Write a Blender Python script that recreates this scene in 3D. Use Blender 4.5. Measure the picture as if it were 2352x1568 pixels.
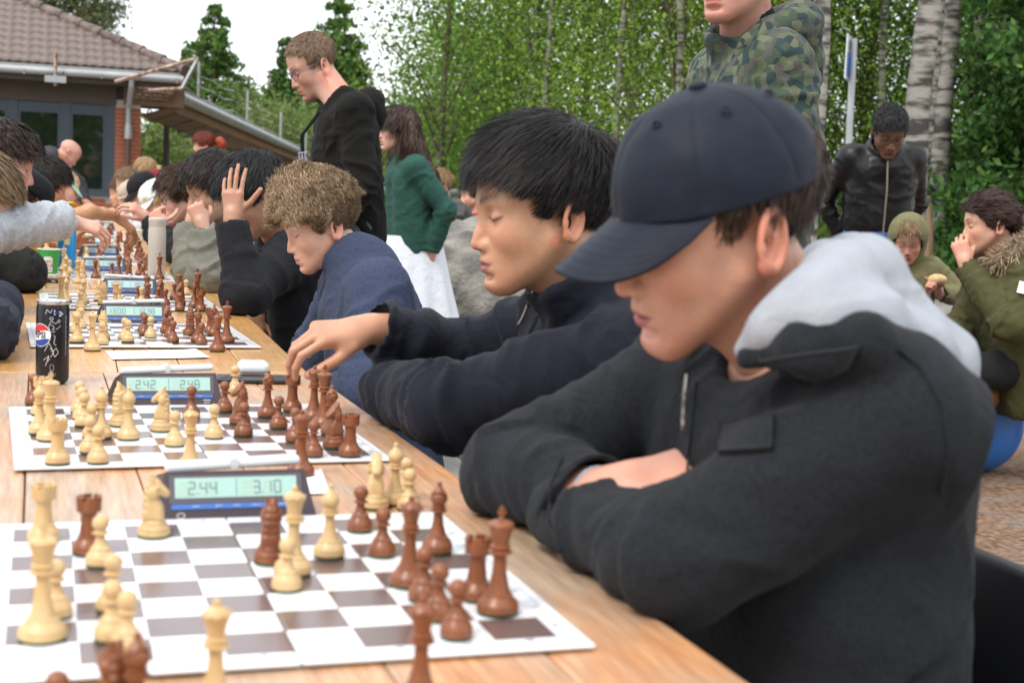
import bpy, bmesh, math, random
import numpy as np
from math import radians, sin, cos, pi
import openvdb

# ------------------------------------------------------------------ camera, light, exposure
scene = bpy.context.scene
for o in list(bpy.data.objects):
    bpy.data.objects.remove(o)
COL = scene.collection
rng = np.random.default_rng(7)
random.seed(7)

CAM = np.array([-0.195, -1.317, 1.118])
YAW, PITCH, ROLL = radians(18.337), radians(6.016), radians(2.489)
_f = np.array([sin(YAW)*cos(PITCH), cos(YAW)*cos(PITCH), -sin(PITCH)])
_r = np.array([cos(YAW), -sin(YAW), 0.0]); _u = np.cross(_r, _f)
_r, _u = _r*cos(ROLL)+_u*sin(ROLL), -_r*sin(ROLL)+_u*cos(ROLL)
cd = bpy.data.cameras.new('camera'); cam = bpy.data.objects.new('camera', cd); COL.objects.link(cam)
from mathutils import Matrix, Vector
cam.matrix_world = Matrix(((_r[0], _u[0], -_f[0], CAM[0]), (_r[1], _u[1], -_f[1], CAM[1]), (_r[2], _u[2], -_f[2], CAM[2]), (0, 0, 0, 1)))
cd.sensor_width = 36; cd.lens = 50.234; cd.clip_start = 0.05; cd.clip_end = 2000
cd.dof.use_dof = True; cd.dof.focus_distance = 3.35; cd.dof.aperture_fstop = 7.1
scene.camera = cam

def at(x, y, z):            # point of the plane Z = z seen at (x, y) of a 2352 px wide picture (used for measuring places)
    d = _f + _r*(x-1176)/3281.9 - _u*(y-784)/3281.9
    return CAM + d*((z-CAM[2])/d[2])
def dep(x, y, d):           # point at distance d along the view axis
    return CAM + (_f + _r*(x-1176)/3281.9 - _u*(y-784)/3281.9)*d

w = bpy.data.worlds.new('World'); scene.world = w; w.use_nodes = True
nt = w.node_tree; bg = nt.nodes['Background']
sky = nt.nodes.new('ShaderNodeTexSky'); sky.sky_type = 'NISHITA'; sky.sun_disc = False
SUN_EL, SUN_AZ = radians(52), radians(235)     # azimuth from +Y clockwise: the sun stands behind the camera to the left
sky.sun_elevation = SUN_EL; sky.sun_rotation = SUN_AZ; sky.air_density = 1.0; sky.dust_density = 4.0
tc = nt.nodes.new('ShaderNodeTexCoord'); no = nt.nodes.new('ShaderNodeTexNoise'); no.inputs['Scale'].default_value = 2.2; no.inputs['Detail'].default_value = 5
nt.links.new(tc.outputs['Generated'], no.inputs['Vector'])
ra = nt.nodes.new('ShaderNodeValToRGB'); ra.color_ramp.elements[0].position = .25; ra.color_ramp.elements[0].color = (.80, .80, .80, 1); ra.color_ramp.elements[1].position = .6; ra.color_ramp.elements[1].color = (.97, .97, .97, 1)
nt.links.new(no.outputs['Fac'], ra.inputs['Fac'])
mx = nt.nodes.new('ShaderNodeMix'); mx.data_type = 'RGBA'
nt.links.new(ra.outputs['Color'], mx.inputs['Factor']); nt.links.new(sky.outputs['Color'], mx.inputs['A'])
mx.inputs['B'].default_value = (7.6, 7.9, 8.3, 1)         # thin bright cloud cover
nt.links.new(mx.outputs['Result'], bg.inputs['Color']); bg.inputs['Strength'].default_value = 0.14
ld = bpy.data.lights.new('sun', 'SUN'); ld.energy = 1.5; ld.angle = radians(18); ld.color = (1, .95, .88)
sun = bpy.data.objects.new('sun', ld); COL.objects.link(sun)
_sd = Vector((sin(SUN_AZ)*cos(SUN_EL), cos(SUN_AZ)*cos(SUN_EL), sin(SUN_EL)))
sun.rotation_euler = (-_sd).to_track_quat('-Z', 'Y').to_euler(); sun.location = (0, 0, 30)
vs = scene.view_settings; vs.view_transform = 'Standard'; vs.look = 'None'; vs.exposure = 0.72; vs.gamma = 1.0
scene.cycles.use_denoising = True
scene.cycles.max_bounces = 6; scene.cycles.transparent_max_bounces = 8
# ------------------------------------------------------------------ helpers
def A(*v): return np.array(v, float)
def nrm(v):
    v = np.asarray(v, float); return v/(np.linalg.norm(v)+1e-12)
def link(o, parent=None):
    COL.objects.link(o)
    if parent is not None: o.parent = parent
    return o
def tag(o, label, cat, group=None, kind=None):
    if label: o['label'] = label
    if cat: o['category'] = cat
    if group: o['group'] = group
    if kind: o['kind'] = kind
    return o
def empty(name, loc=(0, 0, 0), rz=0.0):
    o = bpy.data.objects.new(name, None); o.location = loc; o.rotation_euler = (0, 0, rz); o.empty_display_size = .05
    return link(o)
def mesh_np(name, V, F, mat=None, parent=None, smooth=True, colors=None, shift=None, mats=None, midx=None):
    """V (n,3); F list of (m,3)/(m,4) int arrays -> one mesh object"""
    V = np.asarray(V, np.float32)
    if shift is not None: V = V-np.asarray(shift, np.float32)
    F = [np.asarray(f, np.int32) for f in F if len(f)]
    me = bpy.data.meshes.new(name)
    nl = sum(f.size for f in F); npoly = sum(len(f) for f in F)
    me.vertices.add(len(V)); me.vertices.foreach_set('co', V.ravel())
    me.loops.add(nl); me.polygons.add(npoly)
    me.loops.foreach_set('vertex_index', np.concatenate([f.ravel() for f in F]))
    tot = np.concatenate([np.full(len(f), f.shape[1], np.int32) for f in F])
    st = np.concatenate([[0], np.cumsum(tot)[:-1]]).astype(np.int32)
    me.polygons.foreach_set('loop_start', st); me.polygons.foreach_set('loop_total', tot)
    if smooth: me.polygons.foreach_set('use_smooth', np.ones(npoly, bool))
    if midx is not None: me.polygons.foreach_set('material_index', np.asarray(midx, np.int32))
    me.update(calc_edges=True); me.validate()
    if colors is not None:
        a = me.color_attributes.new('Col', 'FLOAT_COLOR', 'POINT')
        c = np.ones((len(V), 4), np.float32); c[:, :3] = colors
        a.data.foreach_set('color', c.ravel())
    for m in (mats or ([mat] if mat else [])): me.materials.append(m)
    o = bpy.data.objects.new(name, me)
    if shift is not None: o.location = shift
    return link(o, parent)
class MB:                                   # collects simple shapes; build() -> ONE mesh object
    def __init__(s): s.V = []; s.F = []; s.n = 0; s.M = []
    def add(s, V, F, m=0):
        V = np.asarray(V, float); s.V.append(V)
        for f in F: s.F.append([i+s.n for i in f]); s.M.append(m)
        s.n += len(V); return s
    def box(s, lo, hi, m=0, R=None, c=None, bev=0.0):
        lo = np.asarray(lo, float); hi = np.asarray(hi, float)
        x0, y0, z0 = lo; x1, y1, z1 = hi
        V = A((x0,y0,z0),(x1,y0,z0),(x1,y1,z0),(x0,y1,z0),(x0,y0,z1),(x1,y0,z1),(x1,y1,z1),(x0,y1,z1))
        if R is not None: V = V@np.asarray(R).T
        if c is not None: V = V+np.asarray(c)
        return s.add(V, [(3,2,1,0),(4,5,6,7),(0,1,5,4),(1,2,6,5),(2,3,7,6),(3,0,4,7)], m)
    def tube(s, P, r, n=10, m=0, cap=True):
        P = np.asarray(P, float); r = np.broadcast_to(np.asarray(r, float), (len(P),))
        T = np.gradient(P, axis=0); T /= np.linalg.norm(T, axis=1)[:, None]+1e-12
        ref = A(0, 0, 1) if abs(T[0][2]) < .9 else A(1, 0, 0)
        V = []; u = nrm(np.cross(T[0], ref))
        for i in range(len(P)):
            u = nrm(u-T[i]*(u@T[i])); v = np.cross(T[i], u)
            for k in range(n):
                a = 2*pi*k/n; V.append(P[i]+r[i]*(u*cos(a)+v*sin(a)))
        F = [(i*n+k, i*n+(k+1) % n, (i+1)*n+(k+1) % n, (i+1)*n+k) for i in range(len(P)-1) for k in range(n)]
        if cap: F += [tuple(range(n))[::-1], tuple((len(P)-1)*n+k for k in range(n))]
        return s.add(V, F, m)
    def lathe(s, prof, n=24, m=0, c=(0, 0, 0), cap=True):
        V = []; L = len(prof)
        for r_, z_ in prof:
            for k in range(n):
                a = 2*pi*k/n; V.append((c[0]+r_*cos(a), c[1]+r_*sin(a), c[2]+z_))
        F = [(i*n+k, i*n+(k+1) % n, (i+1)*n+(k+1) % n, (i+1)*n+k) for i in range(L-1) for k in range(n)]
        if cap: F += [tuple(range(n))[::-1], tuple((L-1)*n+k for k in range(n))]
        return s.add(V, F, m)
    def build(s, name, mat=None, parent=None, smooth=False, mats=None, shift=None):
        V = np.concatenate(s.V)
        if shift is not None: V = V-np.asarray(shift)
        me = bpy.data.meshes.new(name); me.from_pydata(V.tolist(), [], s.F); 
        for m_ in (mats or ([mat] if mat else [])): me.materials.append(m_)
        if mats: me.polygons.foreach_set('material_index', np.array(s.M, np.int32))
        if smooth:
            me.polygons.foreach_set('use_smooth', np.ones(len(s.F), bool))
            try: me.set_sharp_from_angle(angle=radians(42))
            except Exception: pass
        me.update()
        o = bpy.data.objects.new(name, me)
        if shift is not None: o.location = shift
        return link(o, parent)
def bevel(o, w, seg=2, angle=40):
    m = o.modifiers.new('bevel', 'BEVEL'); m.width = w; m.segments = seg; m.limit_method = 'ANGLE'; m.angle_limit = radians(angle)
    return o
def copy_tree(o, parent=None):
    c = o.copy(); COL.objects.link(c); c.parent = parent
    for ch in o.children: copy_tree(ch, c)
    return c
def text_geo(s, size=1.0, bold=0.0, align='CENTER'):
    cu = bpy.data.curves.new('t', 'FONT'); cu.body = s; cu.size = size; cu.align_x = align; cu.align_y = 'CENTER'; cu.offset = bold; cu.resolution_u = 2
    o = bpy.data.objects.new('t', cu); COL.objects.link(o)
    dg = bpy.context.evaluated_depsgraph_get(); me = bpy.data.meshes.new_from_object(o.evaluated_get(dg))
    V = np.array([v.co[:] for v in me.vertices]) if len(me.vertices) else np.zeros((0, 3)); F = [tuple(p.vertices) for p in me.polygons]
    bpy.data.objects.remove(o); bpy.data.curves.remove(cu); bpy.data.meshes.remove(me)
    return V, F

# ---- vectorised noise
def _hash(i, j, k):
    h = (i.astype(np.int64)*374761393+j.astype(np.int64)*668265263+k.astype(np.int64)*2147483647) & 0xffffffff
    h = ((h ^ (h >> 13))*1274126177) & 0xffffffff
    return ((h ^ (h >> 16)) & 0xffff)/65535.0
def vnoise(P):
    P = np.asarray(P, float); i = np.floor(P); f = P-i; i = i.astype(np.int64); f = f*f*(3-2*f); o = 0
    for a in (0, 1):
        for b in (0, 1):
            for c in (0, 1):
                wgt = (f[:, 0] if a else 1-f[:, 0])*(f[:, 1] if b else 1-f[:, 1])*(f[:, 2] if c else 1-f[:, 2])
                o = o+wgt*_hash(i[:, 0]+a, i[:, 1]+b, i[:, 2]+c)
    return o*2-1
def fbm(P, oc=3):
    s = 0; a = 1.0
    for k in range(oc): s = s+a*vnoise(P*2.03**k+17.3*k); a *= .5
    return s

# ---- signed distance fields
BIG = .12
class Fld:
    def __init__(s, lo, hi, h):
        s.h = h; s.lo = np.asarray(lo, float); n = np.ceil((np.asarray(hi)-s.lo)/h).astype(int)+1; s.n = n
        s.d = np.full(n, BIG, np.float32)
        s.ax = [(s.lo[i]+np.arange(n[i])*h).astype(np.float32) for i in range(3)]
    def blk(s, lo, hi):
        sl = []
        for i in range(3):
            a = int(max(0, math.floor((lo[i]-s.lo[i])/s.h))); b = int(min(s.n[i], math.ceil((hi[i]-s.lo[i])/s.h)+1))
            if b <= a: return None, None
            sl.append(slice(a, b))
        X = s.ax[0][sl[0]][:, None, None]; Y = s.ax[1][sl[1]][None, :, None]; Z = s.ax[2][sl[2]][None, None, :]
        return tuple(sl), (X, Y, Z)
    def comb(s, sl, e, k, op):
        d = s.d[sl]
        if op == 's':
            e = -e
            if k: h = np.maximum(k-np.abs(d-e), 0)/k; s.d[sl] = np.maximum(d, e)+h*h*k*.25
            else: s.d[sl] = np.maximum(d, e)
        else:
            if k: h = np.maximum(k-np.abs(d-e), 0)/k; s.d[sl] = np.minimum(d, e)-h*h*k*.25
            else: s.d[sl] = np.minimum(d, e)
    def cone(s, a, b, ra, rb, k=0.0, op='u'):
        a = np.asarray(a, float); b = np.asarray(b, float); m = max(ra, rb)+k+s.h*4+.012
        sl, q = s.blk(np.minimum(a, b)-m, np.maximum(a, b)+m)
        if sl is None: return
        ab = b-a; L = ab@ab+1e-12
        X, Y, Z = q[0]-np.float32(a[0]), q[1]-np.float32(a[1]), q[2]-np.float32(a[2])
        t = np.clip((X*np.float32(ab[0])+Y*np.float32(ab[1])+Z*np.float32(ab[2]))/np.float32(L), 0, 1)
        e = np.sqrt((X-t*np.float32(ab[0]))**2+(Y-t*np.float32(ab[1]))**2+(Z-t*np.float32(ab[2]))**2)-(np.float32(ra)+t*np.float32(rb-ra))
        s.comb(sl, e.astype(np.float32), k, op)
    def chain(s, P, R, k=0.0):
        for i in range(len(P)-1): s.cone(P[i], P[i+1], R[i], R[i+1], k)
    def ell(s, c, r, R=None, k=0.0, op='u'):
        c = np.asarray(c, float); r = np.asarray(r, float); R = np.eye(3) if R is None else np.asarray(R)
        ext = np.sqrt(((R*r)**2).sum(1))+k+s.h*4+.012
        sl, q = s.blk(c-ext, c+ext)
        if sl is None: return
        X, Y, Z = q[0]-np.float32(c[0]), q[1]-np.float32(c[1]), q[2]-np.float32(c[2])
        k0 = 0; k1 = 0
        for i in range(3):
            l = X*np.float32(R[0, i])+Y*np.float32(R[1, i])+Z*np.float32(R[2, i])
            k0 = k0+(l/np.float32(r[i]))**2; k1 = k1+(l/np.float32(r[i]**2))**2
        k0 = np.sqrt(k0); k1 = np.sqrt(k1)+1e-9
        s.comb(sl, (k0*(k0-1)/k1).astype(np.float32), k, op)
    def fn(s, lo, hi, f, k=0.0, op='u'):
        sl, q = s.blk(lo, hi)
        if sl is None: return
        s.comb(sl, np.broadcast_to(f(*q), s.d[sl].shape).astype(np.float32), k, op)
    def box(s, c, hs, R=None, rad=.003, k=0.0, op='u'):
        c = np.asarray(c, float); hs = np.asarray(hs, float); R = np.eye(3) if R is None else np.asarray(R)
        ext = np.abs(R)@hs+rad+k+s.h*4
        def f(X, Y, Z):
            X, Y, Z = X-c[0], Y-c[1], Z-c[2]; o = 0; ins = None
            for i in range(3):
                l = np.abs(X*R[0, i]+Y*R[1, i]+Z*R[2, i])-(hs[i]-rad)
                o = o+np.maximum(l, 0)**2; ins = l if ins is None else np.maximum(ins, l)
            return np.sqrt(o)+np.minimum(ins, 0)-rad
        s.fn(c-ext, c+ext, f, k, op)
    def mesh(s, adapt=0.0):
        b = s.h*3
        g = openvdb.FloatGrid(b); g.copyFromArray(np.clip(s.d, -b, b), tolerance=1e-7)
        P, T, Q = g.convertToPolygons(0.0, adapt)
        V = np.asarray(P, float)*s.h+s.lo
        T = np.asarray(T, np.int64).reshape(-1, 3); Q = np.asarray(Q, np.int64).reshape(-1, 4)
        return V, [T, Q]
def vnormals(V, F):
    N = np.zeros_like(V)
    for f in F:
        if len(f) == 0: continue
        a, b, c = V[f[:, 0]], V[f[:, 1]], V[f[:, 2]]; n = np.cross(b-a, c-a)
        if f.shape[1] == 4: n = n+np.cross(c-a, V[f[:, 3]]-a)
        for i in range(f.shape[1]): np.add.at(N, f[:, i], n)
    return N/(np.linalg.norm(N, axis=1)[:, None]+1e-12)
def smoothV(V, F, it=1, lam=.5):
    E = []
    for f in F:
        if len(f): 
            for i in range(f.shape[1]): E.append(np.stack([f[:, i], f[:, (i+1) % f.shape[1]]], 1))
    E = np.concatenate(E); cnt = np.bincount(E.ravel(), minlength=len(V))[:, None]+1e-9
    for _ in range(it):
        S = np.zeros_like(V); np.add.at(S, E[:, 0], V[E[:, 1]]); np.add.at(S, E[:, 1], V[E[:, 0]])
        V = V+lam*(S/cnt-V)
    return V

# ------------------------------------------------------------------ materials
MATS = {}
def mat(name, col=(.5, .5, .5), rough=.6, attr=False, var=0.0, vscale=30.0, bump=0.0, bscale=200.0, metal=0.0, spec=.5, sheen=0.0, sss=0.0, coat=0.0, trans=0.0, stretch=None, emit=None, bdist=.002, col2=None, det=4.0, crease=0.0):
    if name in MATS: return MATS[name]
    m = bpy.data.materials.new(name); m.use_nodes = True; n = m.node_tree.nodes; l = m.node_tree.links; b = n['Principled BSDF']; MATS[name] = m
    b.inputs['Roughness'].default_value = rough; b.inputs['Metallic'].default_value = metal; b.inputs['Specular IOR Level'].default_value = spec
    c4 = (*col, 1); b.inputs['Base Color'].default_value = c4
    t = n.new('ShaderNodeTexCoord'); vec = t.outputs['Object']
    if stretch is not None:
        mp = n.new('ShaderNodeMapping'); mp.inputs['Scale'].default_value = stretch; l.new(vec, mp.inputs['Vector']); vec = mp.outputs['Vector']
    src = None
    if attr:
        at_ = n.new('ShaderNodeAttribute'); at_.attribute_name = 'Col'; src = at_.outputs['Color']
    if var or col2:
        nz = n.new('ShaderNodeTexNoise'); nz.inputs['Scale'].default_value = vscale; nz.inputs['Detail'].default_value = det; l.new(vec, nz.inputs['Vector'])
        rp = n.new('ShaderNodeMapRange'); rp.inputs['From Min'].default_value = .3; rp.inputs['From Max'].default_value = .7
        l.new(nz.outputs['Fac'], rp.inputs['Value'])
        if col2:
            mxx = n.new('ShaderNodeMix'); mxx.data_type = 'RGBA'; l.new(rp.outputs['Result'], mxx.inputs['Factor'])
            mxx.inputs['A'].default_value = c4; mxx.inputs['B'].default_value = (*col2, 1); src = mxx.outputs['Result']
        if var:
            rp2 = n.new('ShaderNodeMapRange'); rp2.inputs['From Min'].default_value = .25; rp2.inputs['From Max'].default_value = .75; rp2.inputs['To Min'].default_value = 1-var; rp2.inputs['To Max'].default_value = 1+var
            l.new(nz.outputs['Fac'], rp2.inputs['Value'])
            vm = n.new('ShaderNodeVectorMath'); vm.operation = 'SCALE'; l.new(rp2.outputs['Result'], vm.inputs['Scale'])
            if src is not None: l.new(src, vm.inputs[0])
            else: vm.inputs[0].default_value = col
            src = vm.outputs['Vector']
    if src is not None: l.new(src, b.inputs['Base Color'])
    if bump:
        nb = n.new('ShaderNodeTexNoise'); nb.inputs['Scale'].default_value = bscale; nb.inputs['Detail'].default_value = 3; l.new(vec, nb.inputs['Vector'])
        bn = n.new('ShaderNodeBump'); bn.inputs['Strength'].default_value = bump; bn.inputs['Distance'].default_value = bdist
        l.new(nb.outputs['Fac'], bn.inputs['Height']); l.new(bn.outputs['Normal'], b.inputs['Normal'])
        if crease:
            nc = n.new('ShaderNodeTexNoise'); nc.inputs['Scale'].default_value = 15; nc.inputs['Detail'].default_value = 4; nc.inputs['Distortion'].default_value = 1.2; l.new(t.outputs['Object'], nc.inputs['Vector'])
            b2_ = n.new('ShaderNodeBump'); b2_.inputs['Strength'].default_value = crease; b2_.inputs['Distance'].default_value = .02
            l.new(nc.outputs['Fac'], b2_.inputs['Height']); l.new(b2_.outputs['Normal'], bn.inputs['Normal'])
    if sheen: b.inputs['Sheen Weight'].default_value = sheen; b.inputs['Sheen Roughness'].default_value = .5
    if sss:
        b.inputs['Subsurface Weight'].default_value = sss; b.inputs['Subsurface Radius'].default_value = (1, .35, .2); b.inputs['Subsurface Scale'].default_value = .006
    if coat: b.inputs['Coat Weight'].default_value = coat; b.inputs['Coat Roughness'].default_value = .15
    if trans:
        tr = n.new('ShaderNodeBsdfTranslucent'); ms = n.new('ShaderNodeMixShader'); ms.inputs['Fac'].default_value = trans
        if src is not None: l.new(src, tr.inputs['Color'])
        else: tr.inputs['Color'].default_value = c4
        l.new(b.outputs['BSDF'], ms.inputs[1]); l.new(tr.outputs['BSDF'], ms.inputs[2]); l.new(ms.outputs['Shader'], n['Material Output'].inputs['Surface'])
    return m
# ------------------------------------------------------------------ people: shared builders
class HF:                                    # head frame: local +x face, +y person's left, +z up; origin between the ears at eye height
    def __init__(s, o, az, pitch=0, roll=0, sc=1.0, turn=0):
        az = radians(az); p = radians(pitch); q = radians(roll)
        f0 = A(cos(az), sin(az), 0); l = A(-sin(az), cos(az), 0); up = A(0, 0, 1)
        f = f0*cos(p)-up*sin(p); u = up*cos(p)+f0*sin(p)
        l, u = l*cos(q)-u*sin(q), u*cos(q)+l*sin(q)
        s.o = np.asarray(o, float); s.R = np.stack([f, l, u], 1); s.s = sc
    def w(s, *p):
        p = np.asarray(p if len(p) > 1 else p[0], float); return s.o+(p*s.s)@s.R.T
    def loc(s, V): return ((V-s.o)@s.R)/s.s
    def rot(s, ax, ang):                     # local rotation -> world matrix
        return s.R@np.array(Matrix.Rotation(radians(ang), 3, ax))
def head_sdf(F, H, fp):
    s = H.s; g = fp.get
    def E(c, r, R=None, k=0, op='u'): F.ell(H.w(c), np.asarray(r)*s, H.R if R is None else R, k*s, op)
    def K(a, b, ra, rb, k=0, op='u'): F.cone(H.w(a), H.w(b), ra*s, rb*s, k*s, op)
    jw = g('jaw', 1.0); ch = g('chin', 0.0); ns = g('nose', 1.0); lp = g('lips', 1.0); ck = g('cheek', 1.0)
    E((-.012, 0, .036), (.094, .0745, .076)); E((.03, 0, .035), (.058, .064, .062), k=.03)
    E((.032, 0, -.022), (.056, .058*ck, .07), k=.03)
    E((.038, 0, -.07), (.047, .045*jw, .04), k=.03)
    for y in (1, -1):
        K((.004, y*.052*jw, -.05), (.066, y*.017*jw, -.102), .015, .014, k=.035)
        E((.058, y*.037*ck, -.034), (.024, .021, .022), k=.03)
        K((.084, y*.010, .016), (.066, y*.044, .017), .009, .009, k=.018)
    K((.0755, -.008, -.105+ch), (.0755, .008, -.105+ch), .0165, .0165, k=.025)
    E((.066, 0, -.072), (.030, .029, .026), k=.022)
    for y in (1, -1):
        E((.097, y*.033, -.005), (.020, .019, .013), k=.016, op='s')
        E((.0725, y*.0315, -.006), (.0142, .0155, .0125), k=.006)
    K((.083, 0, .008), (.0985, 0, -.030), .0065*ns, .008*ns, k=.016)
    K((.0985, 0, -.030), (.1045+.003*(ns-1), 0, -.0435), .008*ns, .0098*ns, k=.008)
    for y in (1, -1):
        E((.0925, y*.0125*ns, -.0475), (.0115, .0072*ns, .0085), k=.008)
        E((.0985, y*.0065, -.0565), (.006, .0035, .004), k=.003, op='s')
    E((.0872, 0, -.0690), (.0112, .021, .0062*lp), k=.009)
    E((.0855, 0, -.0825), (.0112, .019, .0074*lp), k=.009)
    E((.101, 0, -.0757), (.012, .026, .0009), k=.004, op='s')
    E((.0915, 0, -.0945), (.006, .02, .004), k=.012, op='s')
    for y in (1, -1):                        # ears
        Re = H.R@np.array(Matrix.Rotation(radians(y*24), 3, 'Z'))@np.array(Matrix.Rotation(radians(-14), 3, 'Y'))
        c = H.w(-.018, y*.0735, -.018); es = s*g('ear', 1.0)
        def ep(u, v, wv, c=c, Re=Re, y=y, es=es): return c+Re@(A(u, y*wv, v)*es)
        F.ell(ep(-.003, 0, .003), A(.0165, .0042, .029)*es, Re, .004*s)
        def ring(X, Y, Z, c=c, Re=Re, es=es):
            X, Y, Z = X-c[0], Y-c[1], Z-c[2]
            u = (X*Re[0, 0]+Y*Re[1, 0]+Z*Re[2, 0])/es+.003; v_ = (X*Re[0, 1]+Y*Re[1, 1]+Z*Re[2, 1])/es; w_ = (X*Re[0, 2]+Y*Re[1, 2]+Z*Re[2, 2])/es
            d = (np.sqrt((u/.0165)**2+(w_/.029)**2)-1)*.0175
            return (np.sqrt(d*d+(v_-y*.0075)**2)-.0040)*es
        F.fn(c-.05*es, c+.05*es, ring, k=.003*s)
        F.ell(ep(.002, -.004, .012), A(.0105, .0125, .0150)*es, Re, .004*s, 's')
        F.ell(ep(-.004, .014, .010), A(.006, .006, .008)*es, Re, .004*s, 's')
        F.cone(ep(.011, -.008, .006), ep(.011, -.004, .006), .0045*es, .004*es, .004*s)
        F.cone(ep(.004, -.026, .004), ep(.005, -.024, .004), .0062*es, .0062*es, .006*s)
def head_colors(L, fp, hairc, skin):
    x, y, z = L.T; ay = np.abs(y); n = len(L)
    c = np.tile(np.asarray(skin, float), (n, 1)); nz = fbm(L*60, 2)
    c *= (1+.07*fbm(L*35, 3)+.05*fbm(L*240, 2))[:, None]; c[:, 1:] *= (1-.06*fbm(L*55+9, 2))[:, None]
    def mixc(m, col):
        nonlocal c
        m = np.clip(m, 0, 1)[:, None]; c = c*(1-m)+np.asarray(col, float)*m
    sk = np.asarray(skin, float); red = sk*A(1.05, .72, .66)
    mixc(.55*np.exp(-((x-.07)**2+(ay-.04)**2+(z+.04)**2)/.0009), red)
    mixc(.6*np.exp(-((x-.108)**2+y**2+(z+.044)**2)/.0003), red)
    mixc(.75*((ay > .071) & (x < .02) & (z < .02)), red)
    mixc(.45*np.exp(-((x-.09)**2+(z+.104)**2)/.0004), red)
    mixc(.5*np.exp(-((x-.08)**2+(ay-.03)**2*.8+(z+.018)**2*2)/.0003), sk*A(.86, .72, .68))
    # lips
    lw = .0235; zz = np.where(z > -.0762, (z+.0762)/.0085, (z+.0762)/.0125)
    m = (1-((y/lw)**2+zz**2)); lipc = np.asarray(fp.get('lipc', sk*A(.86, .47, .46)))
    mixc(np.clip(m*3, 0, 1)*(x > .07), lipc)
    mixc(np.exp(-((z+.0757)/.0012)**2)*(ay < .0235)*(x > .075)*.7, lipc*.4)
    # nostrils
    mixc(np.exp(-((ay-.0065)**2+(z+.0565)**2+(x-.097)**2)/.000018)*.9, sk*.18)
    # brows
    bz = .0185+.006*np.sin(np.clip((ay-.008)/.048, 0, 1)*pi*.8)
    bm = np.exp(-((z-bz)/(.0050*fp.get('brow', 1.)))**2)*np.clip((ay-.009)/.004, 0, 1)*np.clip((.054-ay)/.01, 0, 1)*(x > .04)
    mixc(bm*.9*(.75+.35*nz), np.asarray(fp.get('browc2', hairc))*.9)
    # lid margin / lashes, slit of the eye
    ez = -.0105+fp.get('gaze', 0.0)*.004-((ay-.0315)/.016)**2*-.004
    em = np.exp(-((z-ez)/.0024)**2)*np.clip(1.25-((ay-.0325)/.0185)**4, 0, 1)*(x > .05)
    if fp.get('open', 0) > 0:
        op = fp['open']; zc = ez+.0022*op
        wm = np.clip(1.3-((ay-.0315)/.0125)**2-((z-zc+.0002)/(.0034*op))**2, 0, 1)*3*(x > .055)
        mixc(np.clip(wm, 0, 1), (.55, .52, .50))
        mixc(np.clip((1.3-((ay-.0285)/.0052)**2-((z-zc)/.0042)**2)*3, 0, 1)*np.clip(wm, 0, 1), fp.get('iris', (.03, .02, .015)))
        mixc(np.exp(-((z-zc-.0036*op)/.0013)**2)*np.clip(1-((ay-.0315)/.0165)**4, 0, 1)*(x > .05)*.95, np.asarray(hairc)*.3)
        em = em*.4
    mixc(em*.95, np.asarray(hairc)*.35+.004)
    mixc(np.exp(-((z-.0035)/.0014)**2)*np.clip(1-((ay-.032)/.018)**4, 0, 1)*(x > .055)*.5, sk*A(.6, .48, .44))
    if fp.get('stubble'):
        sm = np.clip((-.052-z)/.015, 0, 1)*np.clip((x+.01)/.02, 0, 1)*np.clip((z+.135)/.01, 0, 1)
        mixc(sm*fp['stubble']*(.8+.3*nz)*(np.clip(m, -1, 0) < -.2), sk*.45+np.asarray(hairc)*.3)
    for (mx_, my, mz, r) in fp.get('moles', ()): mixc(np.exp(-((x-mx_)**2+(y-my)**2+(z-mz)**2)/r**2), sk*A(.35, .22, .18))
    return np.clip(c, .003, .95)
ZB = {'short': ([-.12, -.09, -.055, -.035, -.012, .004, .018, .028, .046, .06, .075, .1, .14], [-.065, -.065, -.05, -.012, .014, -.012, -.015, .022, .028, .045, .06, .064, .064]),
      'low': ([-.12, -.09, -.055, -.035, -.012, .004, .022, .034, .05, .075, .1, .14], [-.085, -.085, -.07, -.012, .014, -.028, -.03, .005, .026, .05, .052, .052]),
      'recede': ([-.12, -.09, -.045, -.022, .0, .014, .026, .034, .05, .062, .075, .1, .14], [-.05, -.05, -.035, -.01, .012, -.012, -.005, .04, .066, .075, .078, .08, .08])}
SC_C = A(-.010, 0, .037); SC_R = A(.098, .0775, .079)
def scalp_mask(L, line): return L[:, 2] > np.interp(L[:, 0], *ZB[line])
def ribbons(name, P, Wd, width, mat_, parent, cols):
    """P (n,k,3) strand points, Wd (n,k,3) width directions -> one ribbon mesh"""
    n, k, _ = P.shape; tp = np.interp(np.linspace(0, 1, k), [0, .15, .75, 1], [.7, 1, .8, .08])[None, :, None]
    off = Wd*(np.asarray(width).reshape(-1, 1, 1)*tp*.5)
    V = np.stack([P-off, P+off], 2).reshape(-1, 3)
    base = np.arange(n)[:, None]*(2*k)+np.arange(k-1)[None, :]*2
    F = np.stack([base, base+1, base+3, base+2], -1).reshape(-1, 4)
    C = np.repeat(cols, 2*k, axis=0)
    return mesh_np(name, V, [F], mat_, parent, True, C)
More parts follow.
